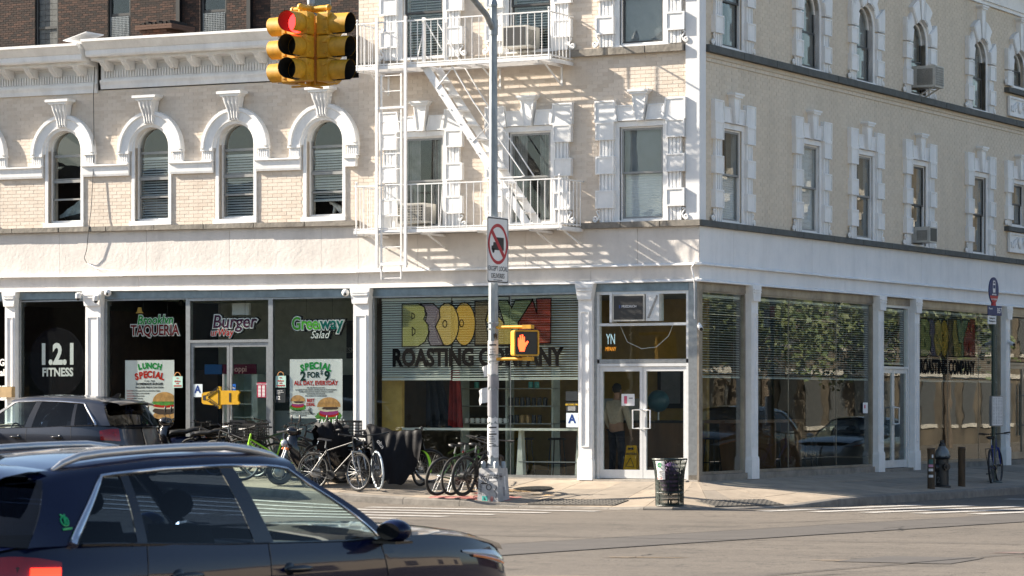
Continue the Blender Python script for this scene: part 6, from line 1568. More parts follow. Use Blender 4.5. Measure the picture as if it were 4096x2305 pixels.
# black cover draped over bicycles
cv = thing('bicycle_cover', 'big black rain cover draped over bicycles left of the street pole', 'cover', (-5.25, -1.95, swz(-5.25, -1.95)))
M['nylon'] = mat('black_nylon', (.006, .006, .008), .6, var=.2, scale=9, bump=.008, bscale=7, spec=.15)
mb = B(); rows = []; n1, n2 = 34, 26
hem = [(0, 1.02), (.18, .78), (.38, .42), (.55, .10), (.72, .06), (.86, .30), (1, .52)]
for i in range(n1):
    u = i/(n1-1); r = []; ridge = 1.20-.13*u+.02*sin(u*9)-.03*sin(pi*u); hf = interp(hem, u)
    for j in range(n2):
        v = j/(n2-1)
        if v < .55: k = v/.55; z = hf+(ridge-hf)*k; y = -.30*sin(pi*min(1, .15+u))*(1-k)**.7-.05*(1-k)
        else: k = (v-.55)/.45; z = ridge+(.5-ridge)*k*min(1, .4+u); y = .26*k**.8
        fold = .035*sin(u*16+3*sin(v*3))*(1-abs(2*v-1)**3*.5)*min(1, 2*(1-min(v/.55, 1)))+.010*sin(u*43-v*7)
        r.append((-.66+1.16*u+.03*sin(v*6), y+fold, max(.02, z+.012*sin(u*21+j*.9))))
    rows.append(r)
mb.grid(rows); mb.build('cloth', M['nylon'], cv, smooth=60)
txt('cover_lettering', 'oltn', -.17, .83, .085, mat('grey_print_on_cover', (.35, .36, .38), .7), cv, -.34, rot=.85, bold=.01)
# ---------------- litter basket ----------------
tb = thing('litter_basket', 'green-black wire mesh litter basket with purple bag at the corner kerb', 'litter bin', (.85, -3.0, -.372), radians(20))
M['binp'] = mat('dark_green_iron', (.012, .024, .018), .5, var=.2); M['bag'] = mat('purple_plastic_bag', (.20, .11, .26), .35, var=.2, bump=.03, bscale=6)
prof = lambda z: .235+.005*z+.055*(max(0, z-.35)/.45)**2
mb = B(); n = 64
for k in range(n):
    for s in (-1, 1): mb.tube([(prof(z)*cos(2*pi*(k+s*z*7)/n), prof(z)*sin(2*pi*(k+s*z*7)/n), z) for z in [i*.78/10 for i in range(11)]], .0055, 3, False)
tag(mb.build('mesh_wall', M['binp'], tb), kind='stuff')
rib = shared('rib', lambda: B().tube([(prof(z)+.006, 0, z) for z in [i*.8/8 for i in range(9)]], .009, 4).mesh('rib', M['binp']))
for k in range(8): ob('rib', rib, tb, (0, 0, 0), 2*pi*k/8)
for z, r in ((.0, .012), (.22, .011), (.80, .016)): mb = B(); mb.tube([(prof(z)*1.01*cos(2*pi*i/28), prof(z)*1.01*sin(2*pi*i/28), z+.01) for i in range(28)], r, 5, closed=True); mb.build('hoop', M['binp'], tb)
B().lathe([(.0, .02), (.23, .02), (.23, .03)], n=20).build('floor_plate', M['binp'], tb)
mb = B(); mb.sph((.03, -.02, .48), (.185, .185, .28), 18, 12); mb.v = [(x+.02*sin(z*30+y*20), y+.02*sin(z*24+x*18), z) for x, y, z in mb.v]; tag(mb.build('trash_bag', M['bag'], None, (.85, -3.0, -.372), smooth=60), 'purple rubbish bag stuffed inside the wire litter basket', 'bag')
mb = B(); rows = []
for i in range(7):
    a = radians(-118+i*6-20); rows.append([((prof(z)+.014)*cos(a), (prof(z)+.014)*sin(a), z) for z in (.46, .60, .78)])
np_ = mb.grid(rows).build('notice_plate', M['signw'], tb)
for q, (s, hh) in enumerate((('NO HOUSEHOLD', .018), ('TRASH', .018), ('NO BUSINESS', .018), ('TRASH', .018), ('$100 FINE', .024))):
    a = radians(-121); rr = prof(.6)+.03; txt('notice_lettering', s, rr*cos(a), .60-q*.03, hh, M['signr'] if q == 4 else M['signk'], np_, rr*sin(a), bold=.01, sx=.75, face=(pi/2, 0, a+pi/2))
a = radians(-121); rr = prof(.7)+.026; mb = B(); ringp(mb, (0, 0), .02, .045, 0); mb.build('green_emblem', mat('emblem_green', (.02, .25, .10), .5), np_, (rr*cos(a), rr*sin(a), .71), (0, 0, a+pi/2))
# ---------------- hydrant and bollards ----------------
hy = thing('fire_hydrant', 'black fire hydrant with silver bonnet between two bollards', 'hydrant', (2.55, 5.85, swz(2.55, 5.85)), radians(-40))
M['hyb'] = mat('black_hydrant_paint', (.014, .015, .016), .45, var=.2); M['hys'] = mat('silver_hydrant_paint', (.16, .17, .17), .4, .5, var=.2)
B().lathe([(.17, 0), (.17, .04), (.13, .06), (.125, .56), (.15, .58), (.16, .60), (.15, .62)], n=18).build('barrel', M['hyb'], hy, smooth=40)
B().lathe([(.155, .62), (.15, .66), (.12, .74), (.075, .80), (.07, .82)], n=18).build('bonnet', M['hys'], hy, smooth=40)
mb = B(); mb.lathe([(.075, .82), (.07, .86), (.045, .88), (.045, .93), (.03, .94)], n=8); mb.build('operating_nut', M['hyb'], hy)
for an, r, z, L_ in ((0, .07, .42, .20), (-pi/2, .085, .40, .19)):
    mb = B(); mb.cyl((.1*cos(an), .1*sin(an), z), ((L_)*cos(an), L_*sin(an), z), r, n=12); mb.cyl((L_*cos(an), L_*sin(an), z), ((L_+.03)*cos(an), (L_+.03)*sin(an), z), r*.5, n=6); mb.build('outlet', M['hyb'], hy, smooth=40)
txt('hydrant_lettering', '2', .09, .16, .12, M['hys'], hy, -.135, bold=.02, face=(pi/2, 0, radians(20)))
mb = B()
for k in range(8): a = 2*pi*k/8; mb.lathe([(.014, .0), (.014, .02)], (.155*cos(a), .155*sin(a), .615), 6)
mb.build('flange_bolts', M['hyb'], hy)
M['boll'] = mat('rusty_dark_bollard', (.09, .06, .035), .7, .2, var=.3, scale=7, streak=.3)
for (x, y, lab, st) in ((2.66, 4.95, 'stickered steel bollard left of the hydrant', True), (2.66, 6.65, 'rusty steel bollard right of the hydrant', False)):
    t = thing('bollard', lab, 'bollard', (x, y, swz(x, y)), group='bollards by the hydrant'); B().lathe([(.073, 0), (.072, .74), (.078, .75), (.078, .79), (.06, .81)], n=16).build('post', M['boll'], t, smooth=40)
    if st:
        for z, m_, s_ in ((.62, 'paper', .06), (.50, 'teal', .09), (.44, 'pink', .05), (.36, 'paper', .05), (.24, 'paper', .05)):
            mm = M['paper'] if m_ == 'paper' else (mat('pink_sticker', (.45, .22, .34), .6) if m_ == 'pink' else mat('dark_teal_sticker', (.03, .10, .09), .6))
            q = B(); q.grid([[(.0755*cos(radians(a)), .0755*sin(radians(a)), zz) for zz in (z, z+s_)] for a in range(-110 if z != .62 else -60, -30, 8)]); q.build('sticker', mm, t)
# ---------------- bus stop ----------------
bs = thing('bus_stop', 'bus stop pole with round blue sign, route panel and timetable', 'bus stop', (2.42, 9.2, swz(2.42, 9.2)))
M['bgreen'] = mat('dark_green_pole', (.012, .035, .028), .4, var=.1); M['bblue'] = mat('bus_sign_blue', (.012, .03, .13), .4, var=.05)
FR = pi/2-.08
B().lathe([(.045, 0), (.045, 3.5)], n=12).build('pole', M['bgreen'], bs, smooth=60); B().lathe([(.2, 0), (.19, .03), (.06, .06)], n=16).build('foot', M['bgreen'], bs); mb = B(); mb.lathe([(.055, 3.5), (.055, 3.66), (.05, 3.74)], n=12); mb.build('red_collar', M['signr'], bs, smooth=60)
ro = ob('sign_disc', B().prism([(.235*cos(2*pi*i/36), .27*sin(2*pi*i/36)) for i in range(36)], -.012, .012).mesh('sign_disc', M['bblue']), bs, (0, 0, 3.98), (0, 0, FR))
mb = B(); ring = [(.228*cos(radians(a)), .263*sin(radians(a))) for a in range(205, 336, 10)]; mb.add([(x, -.014, z) for x, z in ring], [tuple(range(len(ring)))]); mb.build('red_segment', M['signr'], ro)
mb = B()
def bp(P, y=-.0155): mb.add([(x, y, z) for x, z in P], [tuple(range(len(P)))])
bp([(-.06, -.04), (.06, -.04), (.068, .10), (.05, .20), (-.05, .20), (-.068, .10)]); bp([(-.08, -.095), (.08, -.095), (.08, -.08), (-.08, -.08)]); bp([(-.045, -.065), (-.025, -.065), (-.025, -.04), (-.045, -.04)]); bp([(.025, -.065), (.045, -.065), (.045, -.04), (.025, -.04)]); bp([(-.11, -.087), (-.08, -.11), (-.08, -.065)]); bp([(.11, -.087), (.08, -.065), (.08, -.11)])
mb.build('bus_symbol', M['signw'], ro); mb = B(); bp([(-.05, .04), (.05, .04), (.055, .11), (-.055, .11)], -.017); bp([(-.04, .14), (.04, .14), (.03, .18), (-.03, .18)], -.017); mb.build('bus_window', M['bblue'], ro)
txt('sign_lettering', 'NO STANDING', 0, -.185, .032, M['signw'], ro, -.016, bold=.01)
pn = ob('route_panel', B().box(-.40, .28, -.06, -.045, 3.46, 3.66).mesh('route_panel', M['bblue']), bs, (0, 0, 0), (0, 0, FR)); txt('route_lettering', 'B57', .16, 3.56, .11, M['signw'], pn, -.063, bold=.01); txt('route_lettering', 'Maspeth', -.28, 3.6, .04, M['signw'], pn, -.063)
pn = ob('stop_panel', B().box(-.40, -.0, -.06, -.045, 3.28, 3.45).mesh('stop_panel', M['signw']), bs, (0, 0, 0), (0, 0, FR)); txt('stop_lettering', 'Flushing Av &', -.2, 3.40, .036, M['signk'], pn, -.063); txt('stop_lettering', 'Washington Av', -.2, 3.34, .036, M['signk'], pn, -.063)
gx = ob('timetable_box', B().box(-.15, .15, -.13, -.048, 1.18, 1.80).mesh('timetable_box', mat('grey_frame', (.25, .26, .27), .4, .4)), bs, (0, 0, 0), (0, 0, radians(58))); B().box(-.13, .13, -.134, -.131, 1.20, 1.78).build('timetable_sheet', M['paper'], gx)
mb = B()
for c_ in (-.095, -.03, .035, .095):
    for r in range(18): mb.box(c_-.02, c_+.016, -.136, -.135, 1.23+r*.03, 1.24+r*.03)
tag(mb.build('timetable_print', M['greypr'], gx), kind='stuff')
# ---------------- things in and behind the shop windows ----------------
def fm(name, c, r=.6, **k): return mat(name, c, max(r, .8), var=.05, spec=.08, **k)
M['pgreen'] = fm('print_green', (.02, .30, .06)); M['pred'] = fm('print_red', (.55, .03, .015)); M['pdark'] = fm('print_dark_green', (.005, .04, .03)); M['pwhite'] = fm('poster_white', (.78, .78, .77)); M['pblack'] = fm('print_black', (.02, .02, .02))
bun = mat('burger_bun', (.72, .36, .10), .6, var=.3, scale=9); let_ = mat('lettuce', (.10, .38, .03), .6, var=.4, scale=16); tom = fm('tomato', (.55, .03, .02)); meat = mat('burger_patty', (.07, .025, .012), .6, var=.5, scale=30); onion = fm('red_onion', (.38, .06, .22)); sauce = fm('mayonnaise', (.75, .66, .5))
def ell(cx, cz, a, b, n=22, s=0, e=360, jit=0., rnd=random): return [(cx+a*cos(radians(s+(e-s)*i/(n-1)))*(1+rnd.uniform(-jit, jit)), cz+b*sin(radians(s+(e-s)*i/(n-1)))*(1+rnd.uniform(-jit, jit))) for i in range(n)]
def burger(par, cx, cz, w, x1, y=-.002):
    """printed picture of a burger, cut off at x1"""
    def ly(pts, m, dy, nm):
        q = [(min(px, x1), pz) for px, pz in pts]; B().add([(px, y-dy, pz) for px, pz in q], [tuple(range(len(q)))]).build(nm, m, par)
    h = w*.5
    ly(ell(cx, cz-h*.55, w*.46, h*.28, 20), bun, .0004, 'printed_bun'); ly(ell(cx, cz-h*.25, w*.48, h*.26, 30, jit=.05), meat, .0006, 'printed_patty')
    ly(ell(cx, cz-h*.02, w*.47, h*.12, 24, jit=.05), sauce, .0008, 'printed_onion'); ly(ell(cx-.01, cz+h*.08, w*.45, h*.13, 20), tom, .0010, 'printed_tomato')
    ly(ell(cx, cz+h*.27, w*.52, h*.17, 46, jit=.16), let_, .0012, 'printed_lettuce'); ly(ell(cx, cz+h*.36, w*.47, h*.62, 20, 0, 180), bun, .0014, 'printed_bun')
def burger2(par, cx, cz, w, x1, y=-.002):
    def ly(pts, m, dy, nm):
        q = [(min(px, x1), pz) for px, pz in pts]; B().add([(px, y-dy, pz) for px, pz in q], [tuple(range(len(q)))]).build(nm, m, par)
    h = w*.5
    ly(ell(cx, cz-h*.55, w*.52, h*.42, 40, jit=.12), let_, .0004, 'printed_lettuce'); ly(ell(cx, cz-h*.38, w*.40, h*.24, 20), tom, .0006, 'printed_tomato'); ly(ell(cx, cz-h*.25, w*.38, h*.22, 20), onion, .0008, 'printed_onion')
    ly(ell(cx, cz-h*.02, w*.44, h*.22, 30, jit=.08), sauce, .0010, 'printed_sauce'); ly(ell(cx+.02, cz+.0, w*.35, h*.13, 30, jit=.2), meat, .0012, 'printed_patty'); ly(ell(cx, cz+h*.08, w*.47, h*.66, 20, 0, 180), bun, .0014, 'printed_bun')
def poster(name, label, x, z, w, h, y=.082):
    t = thing(name, label, 'poster', (x, y, z)); B().box(-w/2, w/2, 0, .004, 0, h).build('sheet', M['pwhite'], t); return t
p = poster('lunch_poster', 'white lunch special poster with burger picture in the taqueria window', -12.30, 1.11, 1.21, 1.17)
T = lambda s, x, z, h, m, par, **k: txt('poster_lettering', s, x, z, h, m, par, -.004, **k)
def arc(par, s, x, z, h, m, bend, sp, **k):
    n = len(s)
    for i, c in enumerate(s):
        u = (i-(n-1)/2)/((n-1)/2); T(c, x+sp*(i-(n-1)/2), z-bend*u*u, h, m, par, rot=u*.25, **k)
arc(p, 'LUNCH', 0, 1.05, .115, M['pgreen'], .02, .122, bold=.05); arc(p, 'SPECIAL', 0, .875, .13, M['pred'], .045, .105, bold=.05)
T('11 am - 4 pm', 0, .75, .035, M['pblack'], p); T('HOMEMADE BURGER', 0, .685, .05, M['pblack'], p, bold=.015); T('INCLUDES: FRIES & CAN SODA', 0, .615, .036, M['pblack'], p, bold=.012)
for i, (a, b) in enumerate((('MONDAY:', 'TURKEY BURGER WITH MELTED SWISS CHEESE'), ('TUESDAY:', 'THE CLASSIC STEAK BURGER'), ('WEDNESDAY:', 'CHICKEN BURGER'), ('THURSDAY:', 'TURKEY BURGER'), ('FRIDAY:', 'CHICKEN BURGER W/ MELTED CHEDDAR CHEESE'), ('SATURDAY:', 'CHEESEBURGER'), ('SUNDAY:', 'CHICKEN BACON BURGER'))):
    z = .545-i*.052-(.0 if i < 5 else .03); T(a, -.565, z, .024, M['pred'], p, align='LEFT'); o_ = T(b if i != 4 else 'CHICKEN BURGER W/', -.565+.022*len(a)*.72, z, .024, M['pblack'], p, align='LEFT')
    if i == 4: T('MELTED CHEDDAR CHEESE', -.44, z-.035, .024, M['pblack'], p, align='LEFT')
T('$', -.49, .10, .07, M['pdark'], p, bold=.03); T('8', -.38, .06, .14, M['pdark'], p, bold=.05); T('50', -.24, .10, .07, M['pdark'], p, bold=.04)
burger(p, .37, .22, .62, .60)
p = poster('special_poster', 'white two for nine dollars poster with two burgers in the taqueria window', -8.32, 1.11, 1.22, 1.165)
arc(p, 'SPECIAL', 0, 1.03, .13, M['pgreen'], .045, .105, bold=.05); T('2', -.30, .82, .18, M['pdark'], p, bold=.04); T('FOR', -.06, .85, .11, M['pdark'], p, bold=.03); T('$', .13, .90, .08, M['pdark'], p, bold=.02); T('9', .26, .83, .18, M['pdark'], p, bold=.04); T('+TAX', .38, .755, .03, M['pblack'], p)
T('ALL DAY, EVERYDAY', 0, .69, .085, M['pred'], p, bold=.03, sx=.92)
for i, s in enumerate(('MIX AND MATCH ANY TWO', '2 QUARTER POUND TURKEY, CHICKEN, BEEF OR TILAPIA BURGERS', 'TOPPED WITH LETTUCE, TOMATO, PICKLES & ONIONS', 'MAYONNAISE AND KETCHUP.', 'ADD CHEESE AT $ 1.50 PER BURGER')): T(s, 0, .60-i*.04, .024, M['pblack'], p, sx=.95)
T('BEST', -.12, .35, .06, M['pred'], p, bold=.03); T('DEAL', -.12, .27, .06, M['pred'], p, bold=.03)
burger2(p, -.42, .32, .37, .6); burger2(p, .30, .20, .58, .60)
B().tube([(-.08, -.006, .07), (-.14, -.006, .12), (-.15, -.006, .18), (-.18, -.006, .17), (-.14, -.006, .22), (-.10, -.006, .18), (-.125, -.006, .18), (-.12, -.006, .13), (-.08, -.006, .07)], .004, 4).build('printed_arrow', M['pblack'], p)
for i, s in enumerate(('SPECIAL OFFER IS NOT TO BE', 'COMBINED WITH ANY OTHER EXISTING', 'PROMOTIONS THAT THE STORE MAY BE OFFERING.', 'NO SUBSTITUTIONS.')): T(s, -.34, .155-i*.034, .02, M['pblack'], p)
# cut-out name signs hanging in the windows
def cutout(name, label, x, z, y, layers):
    t = thing(name, label, 'sign', (x, y, z)); 
    for q, (s, dx, dz, h, m, bold, kw) in enumerate(layers):
        y_ = -.012*q; txt('backing', s, dx, dz, h, M['pblack'], t, .03, bold=bold+.11, ext=.02, **kw); txt('white_edge', s, dx, dz, h, M['pwhite'] if m is not M['pwhite'] else M['pdark'], t, .006+y_, bold=bold+.055, ext=.004, **kw); txt('sign_lettering', s, dx, dz, h, m, t, -.004+y_, bold=bold, **kw)
    for q in (-.3, .3): B().cyl((q, .02, .15), (q, .02, .55), .003, n=4).build('hanging_wire', M['black'], t)
    return t
maroon = fm('maroon_print', (.16, .012, .015)); plum = fm('plum_print', (.07, .015, .05)); teal = fm('teal_print', (.0, .12, .10)); lgreen = fm('leaf_green_print', (.10, .45, .04))
t = cutout('taqueria_sign', 'green and maroon cut-out sign reading Brooklyn Taqueria', -12.22, 2.98, .16, [('Brooklyn', .0, .11, .19, M['pgreen'], .02, dict(shear=.2, sx=.9)), ('TAQUERIA', .0, -.10, .215, maroon, .02, dict(sx=.82))])
B().prism([(-.47, .26), (-.27, .26), (-.31, .29), (-.33, .38), (-.41, .38), (-.43, .29)], -.02, -.008).build('hat_emblem', fm('tan_hat', (.5, .3, .08)), t)
cutout('burger_sign', 'plum and red cut-out sign reading Burger urWay', -10.35, 2.97, .16, [('Burger', .05, .06, .26, plum, .012, dict(shear=.15, sx=1.05)), ('urWay', -.24, -.15, .14, M['pred'], .012, dict(shear=.15))])
t = cutout('salad_sign', 'green and teal cut-out sign reading Greenway Salad', -8.30, 2.92, .16, [('Green', -.25, .05, .25, lgreen, .02, dict(sx=.85)), ('way', .30, .05, .25, teal, .02, dict(sx=.95)), ('Salad', .03, -.17, .15, M['pwhite'], .005, dict(shear=.35))])
# gym lettering on dark disc
t = thing('gym_decal', 'white 1.2.1 fitness lettering on a dark disc on the gym window', 'window lettering', (-14.62, .072, 2.25))
B().prism(ell(.0, 0, .72, .72, 40)[:-1], .0, .002).build('disc', fm('dark_navy_vinyl', (.003, .003, .006), .8), t); txt('window_lettering', '1.2.1', .02, .15, .42, M['pwhite'], t, -.003, bold=.04, sx=.85); txt('window_lettering', 'FITNESS', .02, -.21, .17, M['pwhite'], t, -.003, bold=.035, sx=.95)
t = thing('gym_side_lettering', 'white letters cut off at the left edge of the gym glass', 'window lettering', (-15.97, .05, 2.0))
for s, z in (('NG', .25), ('al', .04), ('ng', -.26), ('al', -.47)): txt('window_lettering', s, .02, z, .14, M['pwhite'], t, 0, bold=.03, align='RIGHT')
tag(B().box(-.15, .15, -.12, 0, 0, .22).build('junction_box', mat('tan_box', (.48, .33, .16), .7), None, (-15.70, -.12, 1.53)), 'tan box fixed to the gym pilaster above the grey car', 'box')
# notices
def card(label, x, z, w, h, m, lines, y=.05, name='window_notice'):
    t = thing(name, label, 'notice', (x, y, z)); B().box(-w/2, w/2, -.003, 0, 0, h).build('sheet', m, t)
    for s, dx, dz, hh, mm, kw in lines: txt('notice_lettering', s, dx, dz, hh, mm, t, -.005, **kw)
    return t
blueA = fm('grade_blue', (.02, .05, .20)); gradep = fm('grade_paper', (.62, .70, .74)); mint = fm('mint_paper', (.42, .62, .55)); grey_ = fm('charcoal_paper', (.03, .035, .04))
card('blue letter A grade card on the taqueria door', -11.10, 1.53, .23, .26, gradep, [('A', 0, .15, .15, blueA, dict(bold=.03))]); card('blue letter A grade card on the coffee shop window', -2.63, .955, .25, .27, gradep, [('A', 0, .15, .16, blueA, dict(bold=.03))])
c_ = card('dark red opening hours card on the taqueria door', -9.57, 1.52, .22, .30, fm('crimson_card', (.35, .02, .06)), [('BUSINESS HOURS', 0, .265, .024, M['pwhite'], {})])
for r in range(8):
    for q in (-.045, .05): B().box(q-.035, q+.03, -.006, -.004, .02+r*.028, .038+r*.028).build('hours_cell', M['pwhite'], c_)
for x, lab in ((-11.59, 'mint delivery bag sticker beside the lunch poster'), (-9.12, 'mint delivery bag sticker beside the two for nine poster')):
    c_ = card(lab, x, 1.72, .24, .23, mint, [('We', 0, .19, .03, M['pred'], {}), ('deliver', 0, .13, .04, M['pred'], {}), ('with', 0, .085, .03, M['pred'], {}), ('GRUBHUB', 0, .035, .03, M['pred'], dict(bold=.02))]); B().tube([(.07*cos(pi*i/8), -.002, .23+.08*sin(pi*i/8)) for i in range(9)], .008, 4).build('bag_handle', fm('tan_print', (.5, .25, .1)), c_)
card('black delivery notice beside the two for nine poster', -9.12, 1.42, .22, .27, grey_, [('Meet the', -.02, .235, .026, M['pwhite'], {}), ('Production', -.01, .205, .026, M['pwhite'], {}), ('Crew', -.05, .175, .026, M['pwhite'], {}), ('12', -.06, .09, .07, M['pwhite'], dict(bold=.03))])
card('small white number 40 on the taqueria glass', -9.36, 1.56, .1, .08, M['gl_l'], [('40', 0, .04, .06, M['greypr'], {})])
card('white Taqueria lettering low on the taqueria glass', -7.95, .98, .5, .12, M['gl_l'], [('TAQUERIA', 0, .06, .10, M['pwhite'], dict(bold=.0))])
card('blue card payment sticker on the taqueria door', -10.22, 1.66, .08, .13, fm('card_blue', (.02, .12, .45)), [('VISA', 0, .05, .028, M['pwhite'], dict(bold=.02))])
card('small black coffee menu card on the coffee shop window', -2.64, 1.43, .25, .20, grey_, [('MENU', 0, .13, .03, M['pred'], {})]) if False else card('black price list high on the coffee shop window', -2.64, 1.45, .25, .18, grey_, [])
c_ = card('black opening hours card above the grade card on the coffee shop window', -2.64, 1.25, .24, .17, grey_, [('BROOKLYN', 0, .13, .035, fm('yellow_print', (.6, .4, .05)), dict(bold=.02))])
for r in range(4): B().box(-.08, .08, -.006, -.004, .025+r*.02, .031+r*.02).build('print_line', M['pwhite'], c_)
c_ = card('white notice with pink picture on the coffee shop door', -1.46, 1.36, .27, .22, M['pwhite'], []); B().box(-.08, -.02, -.006, -.004, .04, .18).build('printed_picture', fm('pink_print', (.55, .12, .18)), c_); B().box(.02, .10, -.006, -.004, .13, .15).build('print_line', M['greypr'], c_)
t = thing('window_notice', 'small white notice on the side street window by the door', 'notice', (-.03, 8.25, 1.2), pi/2); B().box(-.13, .13, -.003, 0, 0, .22).build('sheet', M['pwhite'], t); B().box(-.07, .0, -.006, -.004, .1, .17).build('printed_picture', fm('pink_print', (.55, .12, .18)), t)
# yellow caution board laid across the taqueria door pulls
M['cauy'] = mat('caution_yellow', (.60, .33, .008), .6, var=.12, spec=.2)
t = thing('caution_sign', 'yellow caution board laid sideways across the taqueria door handles', 'caution sign', (-10.42, -.11, 1.52))
mb = B(); mb.prism([(-.46, -.10), (-.42, -.13), (-.10, -.16), (-.06, -.22), (-.02, -.22), (.0, -.14), (.42, -.14), (.44, -.10), (.40, -.06), (.40, .04), (.44, .10), (.42, .14), (.0, .14), (-.02, .22), (-.06, .22), (-.10, .14), (-.42, .10), (-.46, .07)], -.025, .025)
o = mb.build('board', M['cauy'], t); mb = B(); mb.prism([(-.43, -.05), (-.34, -.06), (-.37, 0), (-.34, .05), (-.43, .04)], -.028, -.026); mb.build('grip_slot', M['black'], o)
mb = B(); P = [(-.30, .0), (-.05, -.15), (-.05, .15)]
for a, b in zip(P, P[1:]+P[:1]): mb.tube([(a[0], -.028, a[1]), (b[0], -.028, b[1])], .009, 4)
mb.build('warning_triangle', M['signk'], o); txt('caution_lettering', 'CUIDADO', -.19, .12, .05, M['signk'], o, -.028, rot=-.53, bold=.02); txt('caution_lettering', 'CAUTION', -.19, -.12, .05, M['signk'], o, -.028, rot=.53, bold=.02); mb = B(); mb.box(.20, .24, -.03, -.026, -.09, .09); mb.build('label_strip', M['signk'], o)
t = thing('wet_floor_sign', 'yellow wet floor board standing inside the coffee shop door', 'caution sign', (-1.78, .85, -.01))
mb = B(); mb.hexa([(-.15, -.12, 0), (.15, -.12, 0), (.15, -.10, 0), (-.15, -.10, 0)], [(-.10, -.01, .62), (.10, -.01, .62), (.10, .0, .62), (-.10, .0, .62)]); mb.hexa([(-.15, .12, 0), (.15, .12, 0), (.15, .14, 0), (-.15, .14, 0)], [(-.10, .01, .62), (.10, .01, .62), (.10, .02, .62), (-.10, .02, .62)]); o = mb.build('board', M['cauy'], t)
txt('caution_lettering', 'CAUTION', 0, .46, .04, M['signk'], o, -.05, bold=.03); mb = B(); P = [(-.09, .22), (.09, .22), (0, .39)]
for a, b in zip(P, P[1:]+P[:1]): mb.tube([(a[0], -.115+.177*a[1]-.005, a[1]), (b[0], -.115+.177*b[1]-.005, b[1])], .007, 4)
mb.build('warning_triangle', M['signk'], o); B().box(-.05, .05, -.055, -.02, .54, .58).build('grip_slot', M['black'], o)
# neon end seen in the door transom
t = thing('neon_sign', 'small lit neon sign end glowing white and orange in the transom', 'sign', (-1.95, .35, 2.5))
txt('neon_lettering', 'YN', -.02, .10, .2, mat('white_neon', (.5, .5, .5), .4, emit=(.6, .9, 1., .25)), t, 0, sx=.5); txt('neon_lettering', 'MPANY', -.02, -.08, .08, mat('orange_neon', (.6, .25, .02), .4, emit=(1., .35, .03, .4)), t, 0, sx=.6)
B().tube([(-1.7, .2, 2.86), (-1.55, .2, 2.55), (-1.25, .2, 2.42), (-.95, .2, 2.45), (-.7, .2, 2.65), (-.6, .2, 2.88)], .006, 4).build('hanging_wire', M['white_iron'], corner)
# ---- coffee shop interior ----
ORD = ['first', 'second', 'third', 'fourth', 'fifth', 'sixth', 'seventh', 'eighth']
t = thing('window_counter', 'long pale window counter inside the coffee shop', 'counter', (-4.7, .55, 0)); B().box(-2.2, 2.2, -.22, .22, .885, .93).build('top', mat('pale_counter_edge', (.62, .64, .58), .5), t)
for x, s in ((-1.75, 1), (.72, 1), (1.98, 1)): mb = B(); mb.hexa([(x-.075, -.08, 0), (x+.075, -.08, 0), (x+.075, .06, 0), (x-.075, .06, 0)], [(x-.03, -.06, .88), (x+.03, -.06, .88), (x+.03, .06, .88), (x-.03, .06, .88)]); mb.build('leg', mat('pale_counter_edge', (.62, .64, .58), .5), t)
B().box(.7, 2.2, -.08, -.05, .28, .30).build('foot_rail', M['steel'], t)
M['stoolm'] = mat('dark_stool', (.025, .022, .02), .5)
def stool(label, x, y, par=None):
    t = thing('bar_stool', label, 'stool', (x, y, 0), random.uniform(0, 1.5), 'stools inside the coffee shop')
    B().lathe([(.0, .70), (.17, .70), (.18, .72), (.16, .74), (.0, .745)], n=16).build('seat', M['stoolm'], t, smooth=40)
    for k in range(4): a = pi/4+k*pi/2; B().tube([(.13*cos(a), .13*sin(a), .70), (.20*cos(a), .20*sin(a), 0)], .013, 5).build('leg', M['stoolm'], t)
    B().tube([(.175*cos(2*pi*i/16), .175*sin(2*pi*i/16), .25) for i in range(16)], .009, 4, closed=True).build('foot_ring', M['stoolm'], t)
for i, x in enumerate((-4.2, -3.5, -2.9)): stool(['dark bar stool left of centre at the window counter', 'dark bar stool in the middle of the window counter', 'dark bar stool at the right end of the window counter'][i], x, 1.1)
for i, (x, y) in enumerate(((-1.2, 3.2), (-.9, 5.4), (-.9, 7.3))): stool(['dark bar stool behind the first side street pane', 'dark bar stool behind the middle side street pane', 'dark bar stool behind the side street pane next to the door'][i], x, y)
t = thing('wooden_bar', 'wooden bar table behind the side street windows', 'table', (-.9, 4.6, 0)); B().box(-.25, .25, -2.0, 1.9, 1.02, 1.08).build('top', M['wood'], t)
for y in (-1.2, .5, 1.8): B().box(-.22, .22, y-.03, y+.03, 0, 1.02).build('leg', M['wood'], t)
B().box(-.2, -.17, -.8, .5, .2, 1.0).build('panel', mat('pale_ply', (.42, .27, .11), .6), t)
# ochre column, hanging aprons and shelf of mugs
tag(B().box(-6.95, -6.50, .32, .42, 0, 1.95).build('ochre_column', mat('ochre_paint', (.55, .36, .09), .8), None), 'ochre painted panel at the left end of the coffee shop window', 'panel')
def garment(label, x, w, m, seed):
    rnd = random.Random(seed); mb = B(); rows = []
    for i in range(22):
        u = i/21; r = []
        for j in range(12):
            v = j/11; ww = w*(.55+.45*v); r.append((x-ww/2+ww*u+.12*v*(w > .4), .75+.05*sin(u*19+seed)+.03*sin(u*37), 2.05-1.12*v+.05*v*sin(u*11)))
        rows.append(r)
    o = mb.grid(rows, True).build('apron', m, None, smooth=60); tag(o, label, 'apron', 'aprons hanging in the coffee shop window')
garment('black apron hanging in the coffee shop window', -6.05, .62, mat('black_cotton', (.012, .014, .02), .9, var=.2), 1); garment('red apron hanging beside the black one in the coffee shop window', -5.55, .34, mat('red_cotton', (.38, .035, .03), .85, var=.2), 2)
sh = thing('mug_shelf', 'open shelves stacked with mugs and tins in the coffee shop window', 'shelf', (-4.7, 1.35, 0))
